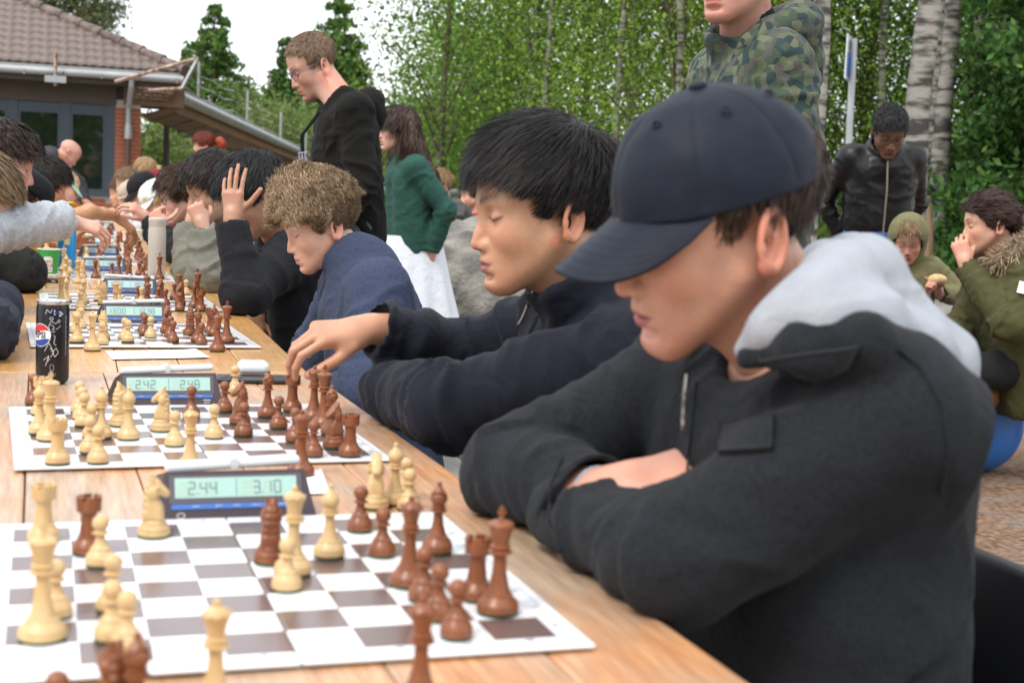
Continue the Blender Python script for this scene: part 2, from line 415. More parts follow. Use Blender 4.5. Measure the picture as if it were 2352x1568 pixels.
def hair(H, parent, st, h=.003):
    """st: color, line, thick(front, top, side, back), n strands, length, lift, curl, width, whorl, grav, comb"""
    s = H.s; col = np.asarray(st['col'], float); line = st.get('line', 'short'); th = st.get('thick', (.012, .018, .01, .012))
    R = np.random.default_rng(st.get('seed', 3))
    out = empty_holder = None
    m = mat('hair', attr=True, rough=.5, spec=.3)
    def tfun(L):
        d = (L-SC_C)/SC_R; d = d/(np.linalg.norm(d, axis=-1, keepdims=True)+1e-9)
        return th[0]*np.clip(d[..., 0], 0, 1)**2+th[1]*np.clip(d[..., 2], 0, 1)**2+th[2]*d[..., 1]**2+th[3]*np.clip(-d[..., 0], 0, 1)**2
    lo = H.w(0, 0, .03)-.19*s; hi = H.w(0, 0, .03)+.19*s
    F = Fld(lo, hi, h)
    xb, zb = ZB[line]
    def f(X, Y, Z):
        P = np.stack(np.broadcast_arrays(X, Y, Z), -1).astype(np.float32).reshape(-1, 3); L = H.loc(P).astype(np.float32)
        q = (L-SC_C)/(SC_R+tfun(L)[:, None]*st.get('shell', .72)); k0 = np.linalg.norm(q, axis=1); d = (k0-1)*.085
        d2 = (np.interp(L[:, 0], xb, zb)-L[:, 2])*.6
        nz = st.get('rugh', .002)*fbm(L*st.get('rfreq', 45), 2)
        hh = np.maximum(.014-np.abs(d-d2), 0)/.014
        return ((np.maximum(d, d2)+hh*hh*.0035)+nz).reshape(np.broadcast_shapes(X.shape, Y.shape, Z.shape))*s
    F.fn(lo, hi, f)
    F.ell(H.w(SC_C+A(-.004, 0, -.012)), (SC_R-.014)*s, H.R, 0, 's')
    V, T = F.mesh()
    if len(V) == 0: return None
    L = H.loc(V); C = col*(1+.25*fbm(L*70, 2))[:, None]*.8
    root = mesh_np('hair', V, T, m, parent, True, np.clip(C, .002, 1))
    n = st.get('n', 0)
    if n:
        P = R.normal(size=(n*4, 3)); P /= np.linalg.norm(P, axis=1)[:, None]
        L = SC_C+P*SC_R; L = L[scalp_mask(L, line) & (L[:, 2] > -.085)][:n]
        nn = (L-SC_C)/SC_R**2; nn /= np.linalg.norm(nn, axis=1)[:, None]
        k = st.get('k', 7); wh = np.asarray(st.get('whorl', (-.055, .0, .1)), float)
        tv = L-wh; cm = st.get('comb')
        if cm is not None: tv = nrm_rows(tv)*st.get('combmix', .5)+np.asarray(cm(L) if callable(cm) else cm, float)
        tv = tv-nn*(tv*nn).sum(1)[:, None]; tv = nrm_rows(tv)
        ln = np.asarray(st['len'](L) if callable(st.get('len')) else np.full(len(L), st.get('len', .05)))*(R.uniform(.5, 1.2, len(L)))
        lift = st.get('lift', .5); grav = st.get('grav', .3); upl = -H.R.T@A(0, 0, 1)
        # clumping: neighbours share a random direction
        cl = fbm_vec(L*st.get('clump', 60.)+st.get('seed', 3)*3.1)
        pts = [L+nn*.002]; d0 = None; curl = st.get('curl', 0.0); ph = R.uniform(0, 6.28, len(L)); cr = st.get('cfreq', 9.)
        q = L+nn*.002; tt = tfun(L)
        wd = []
        for i in range(1, k):
            u = i/(k-1)
            d = nn*(lift*(1-u)**1.5)[..., None] if np.ndim(lift) else nn*(lift*(1-u)**1.5)
            d = d+tv*(1-.2*u)+upl*(grav*u)+cl*st.get('rand', .35)+R.normal(size=L.shape)*st.get('fuzz', .06)
            d = nrm_rows(d); q = q+d*(ln/(k-1))[:, None]
            e = (q-SC_C)/(SC_R+(tt*st.get('hug', .95)*min(1, 2*u+.2))[:, None]); r_ = np.linalg.norm(e, axis=1)
            push = np.where(r_ < 1, 1/np.maximum(r_, 1e-6), 1.)[:, None]
            q = SC_C+(q-SC_C)*push
            qq = q
            if curl:
                b = nrm_rows(np.cross(d, nn)); aa = ph+cr*u*6.28*.35
                qq = q+(b*np.cos(aa)[:, None]+nn*np.sin(aa)[:, None])*(curl*min(1, u*2.2))
            pts.append(qq)
        PT = np.stack(pts, 1); D = np.gradient(PT, axis=1); Wd = np.cross(D, nn[:, None, :]+R.normal(size=(len(L), 1, 3))*.35)
        Wd /= np.linalg.norm(Wd, axis=2, keepdims=True)+1e-9
        PW = H.o+(PT.reshape(-1, 3)*s)@H.R.T; WW = Wd.reshape(-1, 3)@H.R.T
        C = col[None]*(R.uniform(.55, 1.5, len(L))*(1+.35*cl[:, 0]))[:, None]
        hl = st.get('tips')
        if hl is not None:
            mm = (R.uniform(size=len(L)) < .35)[:, None]; C = np.where(mm, np.asarray(hl)*R.uniform(.7, 1.2, (len(L), 1)), C)
        o = ribbons('strands', PW.reshape(PT.shape), WW.reshape(PT.shape), R.uniform(.6, 1.3, len(L))*st.get('width', .0013)*s, m, root, np.clip(C, .002, 1))
    return root
def nrm_rows(v): return v/(np.linalg.norm(v, axis=-1, keepdims=True)+1e-9)
def fbm_vec(P): return np.stack([vnoise(P), vnoise(P+31.7), vnoise(P+77.1)], 1)
# ---- hands
FING = [((.088, .026, .0), (.040, .024, .019), .0085), ((.092, .006, .002), (.044, .027, .020), .0088), ((.088, -.013, .0), (.041, .025, .019), .0083), ((.079, -.030, -.003), (.032, .019, .017), .0073)]
def hand_sdf(F, o, R, side, sc, curl, spread=(.1, .03, -.04, -.12), thumb=(35, 25, 20, -15), k=.005):
    """o wrist, R columns (fingers, towards the thumb, back of hand); side +1/-1 only flips naming; curl per finger (mcp, pip, dip) degrees"""
    def w(p): return o+R@(np.asarray(p, float)*sc)
    for (y0, y1, r0, r1) in ((.018, .024, .013, .0125), (.004, .005, .0135, .013), (-.010, -.013, .013, .012), (-.018, -.028, .012, .011)):
        F.cone(w((.008, y0*.75, 0)), w((.082, y1, .0)), r0*sc, r1*sc, .012*sc)
    F.cone(w((-.04, 0, 0)), w((.015, 0, 0)), .022*sc, .021*sc, .02*sc)
    F.cone(w((.018, .018, -.010)), w((.05, .030, -.014)), .014*sc, .012*sc, .014*sc)
    for i, (b, ls, r) in enumerate(FING):
        p = np.asarray(b, float); a = 0; r_ = r; ys = spread[i]
        for j, L in enumerate(ls):
            a += radians(curl[i][j]); d = A(cos(a)*cos(ys), sin(ys)*cos(a), -sin(a)); q = p+d*L
            F.cone(w(p), w(q), r_*sc, r_*.9*sc, k*sc if j == 0 else .002*sc); p = q; r_ *= .9
    p = A(.034, .030, -.012); out, up1, up2, rot = thumb
    a = radians(out); e = radians(rot)
    d = A(cos(a), sin(a)*cos(e), sin(a)*sin(e))
    for j, (L, r_) in enumerate(((.036, .0112), (.030, .0098), (.024, .009))):
        q = p+d*L; F.cone(w(p), w(q), r_*sc, r_*.92*sc, .005*sc if j == 0 else .002*sc); p = q
        t_ = radians((up1, up2, 0)[j]); d = nrm(d*cos(t_)+A(1, -.3, -.35)*sin(t_))
def hand_frame(fwd, back):
    f = nrm(fwd); b = nrm(np.asarray(back, float)-f*(np.asarray(back, float)@f)); return f, b
# ---- garments
def wrinkle(V, N, segs, amp, fu=26., fv=7., seed=0., focus=None, base=.35):
    """ridged folds that run round the limb axes 'segs' (a, b); strongest near the focus points"""
    best = np.full(len(V), 9.); Q = np.zeros((len(V), 3))
    L0 = 0.
    for (a, b) in segs:
        a = np.asarray(a, float); b = np.asarray(b, float); ab = b-a; L = np.linalg.norm(ab); d = ab/L
        t = np.clip((V-a)@d, 0, L); pr = V-a-t[:, None]*d; di = np.linalg.norm(pr, axis=1)
        ref = A(.3, .5, .8); e1 = nrm(np.cross(d, ref)); e2 = np.cross(d, e1)
        q = np.stack([(t+L0)*fu, (pr@e1)*fv+(t*7), (pr@e2)*fv], 1); m = di < best
        best = np.where(m, di, best); Q[m] = q[m]; L0 += L
    wq = Q+.75*fbm_vec(V*8+seed)
    r1 = np.maximum(1-2.3*np.abs(vnoise(wq+seed)), 0)**1.5; r2 = np.maximum(1-2.3*np.abs(vnoise(wq*A(2.1, 1.5, 1.5)+9+seed)), 0)**1.5
    f = r1*.9+r2*.35-.4+.12*vnoise(V*7+seed)
    a = np.full(len(V), base)
    for (p, r_, g_) in (focus or ()): a = a+g_*np.exp(-((V-np.asarray(p))**2).sum(1)/r_**2)
    return V+N*(f*a*amp)[:, None]
def cloth(name, F, mat_, parent, segs=(), amp=.0, focus=None, seed=0., fu=26., fv=7., sm=2, cut=None, base=.35):
    V, T = F.mesh()
    if sm: V = smoothV(V, T, sm)
    if amp:
        N = vnormals(V, T); V = wrinkle(V, N, segs, amp, fu, fv, seed, focus, base)
    if cut is not None:                       # drop what lies past a cut (neck hole, hem); open edge
        keep = cut(V); TT = []
        for f in T:
            if len(f): f = f[keep[f].all(1)]
            TT.append(f)
        used = np.unique(np.concatenate([f.ravel() for f in TT])); mp = np.full(len(V), -1); mp[used] = np.arange(len(used)); V = V[used]; T = [mp[f] for f in TT]
    o = mesh_np(name, V, T, mat_, parent, True)
    return o
def ik(a, b, l1, l2, hint):
    a = np.asarray(a, float); b = np.asarray(b, float); d = b-a; D = np.linalg.norm(d); D = min(D, (l1+l2)*.999); n = nrm(d)
    x = (l1*l1-l2*l2+D*D)/(2*D); y = math.sqrt(max(l1*l1-x*x, 0)); h = np.asarray(hint, float); h = nrm(h-n*(h@n))
    return a+n*x+h*y
def box_of(pts, m):
    P = np.array(pts); return P.min(0)-m, P.max(0)+m
def HFpx(ear, d, az, pitch=0, roll=0, sc=1.0, side=1):
    """head frame whose left (side=1) or right ear lies at distance d on the sight line through the measured point"""
    H = HF((0, 0, 0), az, pitch, roll, sc); H.o = dep(ear[0], ear[1], d)-(A(-.018, side*.0785, -.018)*sc)@H.R.T
    return H
SKIN = {}
def skin_mat(): return mat('skin', attr=True, rough=.46, sss=.14, bump=.3, bscale=330, bdist=.0006)
def person(label, H, fp=None, skin=(.50, .30, .21), hairst=None, az=180, nb=None, pv=None, sw=.17, sc=1.0, arms=None, top=None, bottom=None,
           h=.003, hh=None, hc=.007, legs=None, group=None, cat='person', bust=1.0, seed=0., neckr=.05, bare=None):
    """nb neck base, pv pelvis; arms {'L':dict(w=wrist, hint, f=finger dir, b=back-of-hand dir, curl), 'R':...}"""
    fp = fp or {}; hh = hh or h; nb = np.asarray(nb, float); pv = np.asarray(pv, float)
    base = empty('person', (pv[0], pv[1], 0)); tag(base, label, cat, group)
    inv = A(pv[0], pv[1], 0)
    def par(o): o.location = Vector(o.location)-Vector(inv); return o
    a = radians(az); fwd = A(cos(a), sin(a), 0); lat = A(-sin(a), cos(a), 0)
    spine = nrm(nb-pv); fr = nrm(fwd-spine*(fwd@spine))
    J = dict(nb=nb, pv=pv, spine=spine, fwd=fr, lat=lat, base=base, H=H, sc=sc, par=par)
    J['sh'] = {'L': nb+lat*sw*sc-spine*.045*sc, 'R': nb-lat*sw*sc-spine*.045*sc}
    if top and 'shoff' in top:
        for k_ in top['shoff']: J['sh'][k_] = J['sh'][k_]+np.asarray(top['shoff'][k_])
    arms = arms or {}
    l1, l2 = .28*sc, .25*sc
    J['arm'] = {}
    for k_ in ('L', 'R'):
        sgn = 1 if k_ == 'L' else -1; sh = J['sh'][k_]
        ad = arms.get(k_) or dict(w=sh-A(0, 0, .46*sc)+fr*.12*sc+lat*sgn*.05*sc, hint=-fr+lat*sgn*.3)
        wv = np.asarray(ad['w'], float)
        el = np.asarray(ad['el'], float) if 'el' in ad else ik(sh, wv, l1, l2, ad.get('hint', A(0, 0, -1)))
        if 'el' not in ad:
            d = wv-el; L = np.linalg.norm(d)
            if L > l2*1.15: wv = el+d/L*l2*1.15
        if 'f' not in ad and not ad.get('nohand'): ad = dict(ad, f=nrm(wv-el), b=lat*sgn+fr*.3, curl=((18, 30, 18), (22, 32, 20), (26, 34, 20), (30, 36, 20)), hs=.95)
        J['arm'][k_] = (sh, el, wv, ad)
    # ---- body: head and neck, hands, and the covered trunk and arms, all in one mesh
    VV = []; TT = []; CC = []; off = 0
    def addm(V, T, C):
        nonlocal off
        VV.append(V); CC.append(C); TT.append([t+off for t in T]); off += len(V)
    sk = np.asarray(skin, float)
    hr = .17*H.s
    lo, hi = box_of([H.o-hr*.92, H.o+hr*.92, nb-.05, nb+.05], .0)
    F = Fld(lo, hi, h); head_sdf(F, H, fp)
    F.cone(H.w(-.024, 0, -.05), nb+spine*.0, neckr*H.s, neckr*1.12*H.s, .03*H.s)
    F.cone(H.w(.018, 0, -.085), nb+fr*.04*sc, .022*H.s, .03*H.s, .03*H.s)
    V, T = F.mesh(); V = smoothV(V, T, 1, .35)
    hc_ = np.asarray(hairst['col'] if hairst else fp.get('browc', (.08, .05, .03)), float)
    L = H.loc(V); C = head_colors(L, fp, hc_, sk)
    if hairst and hairst.get('n', 1):
        mk = scalp_mask(L, hairst.get('line', 'short')) & (np.linalg.norm((L-SC_C)/SC_R, axis=1) < 1.12) & (np.abs(L[:, 1]) < .08)
        C[mk] = C[mk]*.35+hc_*.65
    addm(V, T, C)
    F = Fld(*box_of([nb, pv, *[p for k_ in J['arm'] for p in J['arm'][k_][:3]]], .15*sc), .011 if h > .0029 else .009)
    for sg in (1, -1):
        F.cone(pv+lat*sg*.07*sc, nb+lat*sg*.08*sc-spine*.13*sc, .095*sc, .085*sc*bust, .06)
    F.cone(J['sh']['L'], J['sh']['R'], .045*sc, .045*sc, .05); F.cone(nb-spine*.1*sc, nb, .06*sc, .05*sc, .05)
    for k_ in J['arm']:
        sh, el, wv, ad = J['arm'][k_]
        F.chain([sh, el, el+(wv-el)*(.7 if ad.get('nohand') else .98)], [.042*sc, .035*sc, .024*sc], .02)
    V, T = F.mesh(); addm(V, T, np.tile(sk, (len(V), 1))*(1+.05*fbm(V*40, 2))[:, None])
    for k_ in J['arm']:
        sh, el, wv, ad = J['arm'][k_]
        if 'f' not in ad: continue
        f_, b_ = hand_frame(ad['f'], ad['b']); sgn = 1 if k_ == 'L' else -1
        th = np.cross(f_, b_)*(1 if k_ == 'L' else -1)
        R = np.stack([f_, th, b_], 1); hs = sc*ad.get('hs', 1.0)
        F = Fld(*box_of([wv+f_*(-.05)*hs, wv+f_*.1*hs], .125*hs), hh)
        cu = ad.get('curl', ((20, 25, 15),)*4)
        hand_sdf(F, wv+f_*.012*hs, R, sgn, hs, cu, spread=ad.get('spread', (.1, .03, -.04, -.12)), thumb=ad.get('thumb', (35, 25, 20, -15)))
        F.cone(el+(wv-el)*.45, wv, .033*sc, .024*hs, .012)
        V, T = F.mesh(); V = smoothV(V, T, 1, .3)
        l_ = ((V-wv)@R)/hs
        c = np.tile(sk*A(1.0, .93, .92), (len(V), 1))*(1+.06*fbm(V*45, 2))[:, None]
        kn = np.exp(-((l_[:, 0]-.092)/.012)**2)*.5+np.clip((l_[:, 0]-.13)/.03, 0, 1)*.4; c = c*(1-kn[:, None])+c*A(1.03, .78, .74)*kn[:, None]
        addm(V, T, c)
    V = np.concatenate(VV); C = np.concatenate(CC)
    T3 = np.concatenate([t[0] for t in TT]); T4 = np.concatenate([t[1] for t in TT])
    par(mesh_np('body', V, [T3, T4], skin_mat(), base, True, C))
    J['hc'] = hc
    if hairst and not hairst.get('none'): 
        o = hair(H, base, hairst, hairst.get('h', max(h, .003))); 
        if o: par(o)
    if top: garment(J, top)
    if legs is not None or bottom is not None: trousers(J, bottom or {}, legs)
    return J
def garment(J, g):
    nb, pv, spine, fr, lat, sc, base, par, H = (J[k] for k in ('nb', 'pv', 'spine', 'fwd', 'lat', 'sc', 'base', 'par', 'H'))
    t = g.get('t', .015)*1.0; hc = g.get('h', J['hc']); pts = [nb+spine*.08, pv]+[p for k_ in J['arm'] for p in J['arm'][k_][:3]]
    lo, hi = box_of(pts, .22*sc); F = Fld(lo, hi, hc); rw = g.get('wide', 1.0); hem = pv-spine*g.get('hem', .0)
    for sg in (1, -1):
        F.cone(hem+lat*sg*.075*sc*rw, nb+lat*sg*.085*sc*rw-spine*.13*sc, (.1+t)*sc*rw, (.092+t)*sc*rw, .07*sc)
    if g.get('belly'): F.ell(pv+spine*.18*sc+fr*.05*sc, A(.13, .16, .2)*sc*g['belly'], np.stack([fr, lat, spine], 1), .08*sc)
    F.cone(J['sh']['L'], J['sh']['R'], (.05+t*.7)*sc, (.05+t*.7)*sc, .07*sc)
    F.cone(nb-spine*.08*sc, nb+spine*.01, (.085+t)*sc, (.06+t*.6)*sc, .05*sc)
    segs = [(pv, nb)]; foc = []
    for k_ in J['arm']:
        sh, el, wv, ad = J['arm'][k_]; ts = t*g.get('sleeve', 1.0); r0, r1, r2 = (.052+ts)*sc, (.042+ts)*sc, (.03+ts*.8)*sc
        segs += [(sh, el), (el, wv)]; foc += [(el, .09*sc, .9), (sh-spine*.03, .1*sc, .5), (wv+(el-wv)*.25, .05*sc, .5)]
        if g.get('short'):
            m = sh+(el-sh)*g['short']; F.cone(sh, m, r0, r1*1.1, .03*sc); d = nrm(el-sh); e0 = m
            F.cone(m-d*.02, m+d*.09, r1*1.1-.006, r1*1.1-.006, 0, 's')
        else:
            ka = g.get('k', .035)*sc; F.cone(sh, el, r0, r1, ka); F.cone(el, wv, r1, r2, ka*.85); d = nrm(wv-el); m = wv+d*.0; rr = r2
            if g.get('rib'): F.cone(wv-d*.05*sc, wv-d*.005, r2*.93, r2*.86, .008)
            if not ad.get('nohand'): F.cone(wv-d*.025, wv+d*.09, max(r2-.007, .02*sc), max(r2-.005, .024*sc), 0, 's')
        if ad.get('nohand'): continue
        P0 = m; q = max(.075, rr*1.6) if not g.get('short') else r1*1.7
        F.fn(P0-q*1.2, P0+q*1.2, lambda X, Y, Z, P0=P0, d=d, q=q: np.maximum(-((X-P0[0])*d[0]+(Y-P0[1])*d[1]+(Z-P0[2])*d[2]), np.sqrt((X-P0[0])**2+(Y-P0[1])**2+(Z-P0[2])**2)-q), .004, 's')
    nk = nrm(H.w(-.024, 0, -.05)-nb); rn = g.get('neck', .062)*sc
    for (pa, pb, ra, rb, k) in g.get('extra', ()): F.cone(pa, pb, ra, rb, k)
    col = g.get('collar')
    if col == 'stand':
        F.cone(nb-nk*.02, nb+nk*g.get('ch', .05)*sc+fr*.012, rn+.02, rn+g.get('cw', .012), .02)
    if col == 'crew': F.cone(nb-nk*.02, nb+nk*.012*sc, rn+.012, rn+.008, .02)
    F.cone(nb-nk*.03, nb+nk*.15*sc+fr*.02, rn-.004, rn+.004, 0 if col else .01, 's')
    tp = nb+nk*(g.get('ch', .05) if col == 'stand' else .022)*sc
    F.fn(tp-.14, tp+.14, lambda X, Y, Z: np.maximum(-((X-tp[0])*nk[0]+(Y-tp[1])*nk[1]+(Z-tp[2])*nk[2]), np.sqrt((X-tp[0])**2+(Y-tp[1])**2+(Z-tp[2])**2)-.12), .006, 's')
    if 'table' in g:                          # nothing of the garment sinks into the table top
        zt, xe, sgn = g['table']
        F.fn(F.lo, F.lo+F.n*F.h, lambda X, Y, Z: np.maximum(Z-zt, (X-xe)*sgn)+0*Y, .012, 's')
    J['garment'] = par(cloth(g.get('name', 'jacket'), F, g['mat'], base, segs, g.get('amp', .008)*sc, foc, g.get('seed', 1.), g.get('fu', 17.)/sc, g.get('fv', 7.)/sc, g.get('sm', 1), base=g.get('wbase', .55)))
    hd = g.get('hood')
    if hd: par(hood(J, hd))
def hood(J, hd):
    nb, spine, fr, lat, sc, base = (J[k] for k in ('nb', 'spine', 'fwd', 'lat', 'sc', 'base'))
    hh = hd.get('h', J['hc']); s = sc*hd.get('s', 1.0); c = nb+np.asarray(hd.get('off', (0, 0, 0)), float)
    F = Fld(c-.26*s, c+.26*s, hh)
    P = []; Rr = []
    for i, an in enumerate(np.linspace(-hd.get('ang', 125), hd.get('ang', 125), 11)):
        a = radians(an); bk = (cos(a)+1)/2                     # 1 at the back of the neck
        P.append(c-fr*cos(a)*(.075+.045*bk)*s+lat*sin(a)*.098*s+spine*(-.035+hd.get('rise', .05)*bk-(.02 if bk < .2 else 0))*s); Rr.append((.02+.034*bk*hd.get('fat', 1.))*s)
    F.chain(P, Rr, .03*s)
    if hd.get('sag', 1):
        F.ell(c-fr*.135*s-spine*.055*s, A(.05, .105, .085)*s*hd.get('sag', 1), np.stack([fr, lat, spine], 1), .05*s)
    nk = nrm(J['H'].w(-.024, 0, -.05)-nb)
    F.cone(c-nk*.04, c+nk*.17*s+fr*.02, .058*s, .07*s, .015, 's')
    V, T = F.mesh(); V = smoothV(V, T, 2); N = vnormals(V, T)
    V = V+N*(hd.get('amp', .006)*fbm(V*A(14, 14, 26)+3.3, 2))[:, None]
    return mesh_np('hood', V, T, hd['mat'], base, True)
def trousers(J, b, legs):
    """legs: list of (hip, knee, ankle); b: mat, skirt"""
    pv, lat, sc, base, par = (J[k] for k in ('pv', 'lat', 'sc', 'base', 'par'))
    hc = b.get('h', .011)
    if legs is None: return
    pts = [pv]+[p for l in legs for p in l]; F = Fld(*box_of(pts, .16*sc), hc); segs = []
    F.cone(pv+lat*.07*sc, pv-lat*.07*sc, .115*sc, .115*sc, .05)
    for (hp, kn, an) in legs:
        F.chain([np.asarray(hp), np.asarray(kn), np.asarray(an)], [.09*sc, .066*sc, .052*sc], .03*sc); segs += [(hp, kn), (kn, an)]
    par(cloth('trousers', F, b['mat'], base, segs, .008*sc, [(l[1], .1*sc, .8) for l in legs], 2., sm=1))
    MBs = None
    for (hp, kn, an) in legs:
        an = np.asarray(an, float); f = J['fwd'].copy(); f[2] = 0; f = nrm(f); q = A(an[0], an[1], 0)
        F = Fld(*box_of([q-f*.09*sc, q+f*.22*sc], .1*sc), .01)
        F.cone(q-f*.03*sc+A(0, 0, .04), q+f*.13*sc+A(0, 0, .03), .038*sc, .034*sc, .03); F.cone(an, q+A(0, 0, .05), .04*sc, .038*sc, .03)
        F.fn(F.lo, F.lo+F.n*F.h, lambda X, Y, Z: Z-.004+0*X+0*Y, .004, 's')
        V, T = F.mesh(); par(mesh_np('shoe', V, T, b.get('shoe') or mat('shoe_rubber', (.03, .03, .035), .6), base))
def cap(J, st):
    """baseball cap on the head frame: crown, visor, button, eyelets"""
    H = J['H']; base = J['base']; par = J['par']; s = H.s; hh = st.get('h', .003); tilt = st.get('tilt', 10)
    T = HF(H.o, 0, 0, 0, s); T.R = H.R@np.array(Matrix.Rotation(radians(tilt), 3, 'Y')); T.o = H.w(st.get('pos', (-.006, 0, .040)))
    r = np.asarray(st.get('r', (.112, .092, .094))); m = st['mat']
    F = Fld(T.o-.19*s, T.o+.19*s, hh)
    def f(X, Y, Z):
        P = np.stack(np.broadcast_arrays(X, Y, Z), -1).astype(np.float32).reshape(-1, 3); L = T.loc(P)
        rr = np.where(L[:, 0:1] > 0, r, r*A(1.0, 1, 1)); q = L/rr
        p4 = (np.abs(q)**2.12).sum(1)**(1/2.12); d = (p4-1)*.09
        an = np.arctan2(L[:, 1], L[:, 0]); seam = .0012*np.exp(-(np.sin(an*3)/.10)**2)*(L[:, 2] > .01)
        d = np.maximum(d+seam, -L[:, 2])                       # flat rim
        bk = np.sqrt((L[:, 1]/.045)**2+((L[:, 2])/.032)**2)
        if st.get('gap', True): d = np.maximum(d, np.where(L[:, 0] < -.05, (1-bk)*.03, -1.))
        return d.reshape(np.broadcast_shapes(X.shape, Y.shape, Z.shape))*s
    F.fn(F.lo, F.lo+F.n*F.h, f)
    F.ell(T.w(0, 0, -.006), (r-.005)*s, T.R, .002, 's')
    V, Tm = F.mesh(); V = smoothV(V, Tm, 1, .4); N = vnormals(V, Tm); V = V+N*(.0022*fbm(V*22, 2))[:, None]
    crown = par(mesh_np('cap', V, Tm, m, base, True))
    # visor: a bent sheet with thickness
    nu, nv = 33, 29; Vt = []; 
    vl = st.get('vl', .075); dr = st.get('drop', .35); bend = st.get('bend', .03)
    for i in range(nu):
        u = -1+2*i/(nu-1); a = u*radians(st.get('span', 72))
        for j in range(nv):
            v = j/(nv-1); rr = A(r[0]*cos(a)*.985, r[1]*sin(a)*.985); ext = vl*v*(max(0, 1-abs(u)**3.2))**.8
            x = rr[0]+ext; y = rr[1]*(1+.02*v); z = .004-ext*dr-bend*(y/.08)**2*(.12+.88*ext/vl)+.0005*cos(v*2*pi*7)*min(1, ext/vl*4)
            Vt.append((x, y, z))
    Vt = np.array(Vt); n0 = len(Vt); up = Vt.copy(); dn = Vt.copy(); dn[:, 2] -= .0035
    AV = np.concatenate([up, dn]); Fq = []
    for i in range(nu-1):
        for j in range(nv-1):
            a_, b_, c_, d_ = i*nv+j, i*nv+j+1, (i+1)*nv+j+1, (i+1)*nv+j
            Fq += [(a_, b_, c_, d_), (n0+d_, n0+c_, n0+b_, n0+a_)]
        Fq.append((i*nv+nv-1, n0+i*nv+nv-1, n0+(i+1)*nv+nv-1, (i+1)*nv+nv-1)); Fq.append((n0+i*nv, i*nv, (i+1)*nv, n0+(i+1)*nv))
    par(mesh_np('visor', T.o+(AV*s)@T.R.T, [np.array(Fq)[:, ::-1]], st.get('vmat', m), base, True)).parent = base
    mb = MB(); mb.lathe([(.001, .004), (.008, .003), (.0095, 0), (.008, -.003)], 12)
    Vb = np.concatenate(mb.V)+A(0, 0, r[2]+.001); 
    o = mesh_np('cap_button', T.o+(Vb*s)@T.R.T, [np.array([f for f in mb.F if len(f) == 4])], m, base, True); par(o)
    if st.get('eyelets'):
        for an in (30, 90, 150, -30, -90, -150):
            el = radians(52); q = A(r[0]*cos(el)*cos(radians(an)), r[1]*cos(el)*sin(radians(an)), r[2]*sin(el)); n_ = nrm(q/r**2)
            q = q*1.045
            e1 = nrm(np.cross(n_, A(0, 0, 1))); e2 = np.cross(n_, e1); ring = []
            for k in range(12):
                a_ = 2*pi*k/12; ring.append(q+(e1*cos(a_)+e2*sin(a_))*.0042)
            mb = MB(); mb.tube(np.array(ring+[ring[0], ring[1]]), .0011, 6, cap=False)
            par(mesh_np('eyelet', T.o+(np.concatenate(mb.V)*s)@T.R.T, [np.array(mb.F)], m, base, True))
    return T
def glasses(J, matf, r=.023, side=None):
    H = J['H']; mb = MB()
    for y in (1, -1):
        ring = [H.w(.098+.003*cos(a), y*.033+r*1.1*cos(a)*1.0, -.008+r*.8*sin(a)) for a in np.linspace(0, 2*pi, 17)]
        ring = [H.w(.1-.012*abs(y*.033+r*1.1*cos(a))/.06, y*.033+r*1.1*cos(a), -.008+r*.8*sin(a)) for a in np.linspace(0, 2*pi, 17)]
        mb.tube(ring, .0016*H.s, 6, cap=False)
        mb.tube([H.w(.09, y*.058, -.002), H.w(.05, y*.076, .0), H.w(-.005, y*.079, .002), H.w(-.02, y*.077, -.008)], .0018*H.s, 6)
    mb.tube([H.w(.1, -.01, -.003), H.w(.102, 0, 0), H.w(.1, .01, -.003)], .0016*H.s, 6)
    return J['par'](mb.build('glasses', matf, J['base'], True))

from mathutils.bvhtree import BVHTree
class Surf:                                   # finds points of a garment's surface so that pockets, zips and seams lie on the cloth
    def __init__(s, o):
        me = o.data; n = len(me.vertices); V = np.zeros(n*3, np.float32); me.vertices.foreach_get('co', V); V = V.reshape(-1, 3)
        off = np.array(o.location)+(np.array(o.parent.location) if o.parent else 0)
        s.t = BVHTree.FromPolygons((V+off).tolist(), [tuple(p.vertices) for p in me.polygons])
    def hit(s, x, y, d0=1.4):
        d = nrm(dep(x, y, 1.0)-CAM); h = s.t.ray_cast(Vector(CAM), Vector(d))
        if h[0] is None: return dep(x, y, d0), A(0, 0, 1)
        n = np.array(h[1]); n = n if n@d < 0 else -n
        return np.array(h[0]), n
def drape(J, S, quad, th, name, m_, n=8, m=5, lift=.0):
    inv = J['pv']*A(1, 1, 0); top = []; bot = []
    for j in range(m+1):
        for i in range(n+1):
            u, v = i/n, j/m; q = (np.asarray(quad[0], float)*(1-u)+np.asarray(quad[1], float)*u)*(1-v)+(np.asarray(quad[3], float)*(1-u)+np.asarray(quad[2], float)*u)*v
            p, nn = S.hit(q[0], q[1]); top.append(p+nn*(th+lift)-inv); bot.append(p-nn*.002-inv)
    V = np.array(top+bot); k = n+1; o0 = len(top); F = [(j*k+i, j*k+i+1, (j+1)*k+i+1, (j+1)*k+i) for j in range(m) for i in range(n)]
    rim = [(0*k+i) for i in range(n+1)]+[j*k+n for j in range(1, m+1)]+[m*k+i for i in range(n-1, -1, -1)]+[j*k for j in range(m-1, 0, -1)]
    F += [(rim[i], rim[(i+1) % len(rim)], o0+rim[(i+1) % len(rim)], o0+rim[i]) for i in range(len(rim))]
    V[:o0] = smoothV(V[:o0], [np.array(F[:n*m])], 2)
    o = mesh_np(name, V, [np.array(F)], m_, J['base']); return o
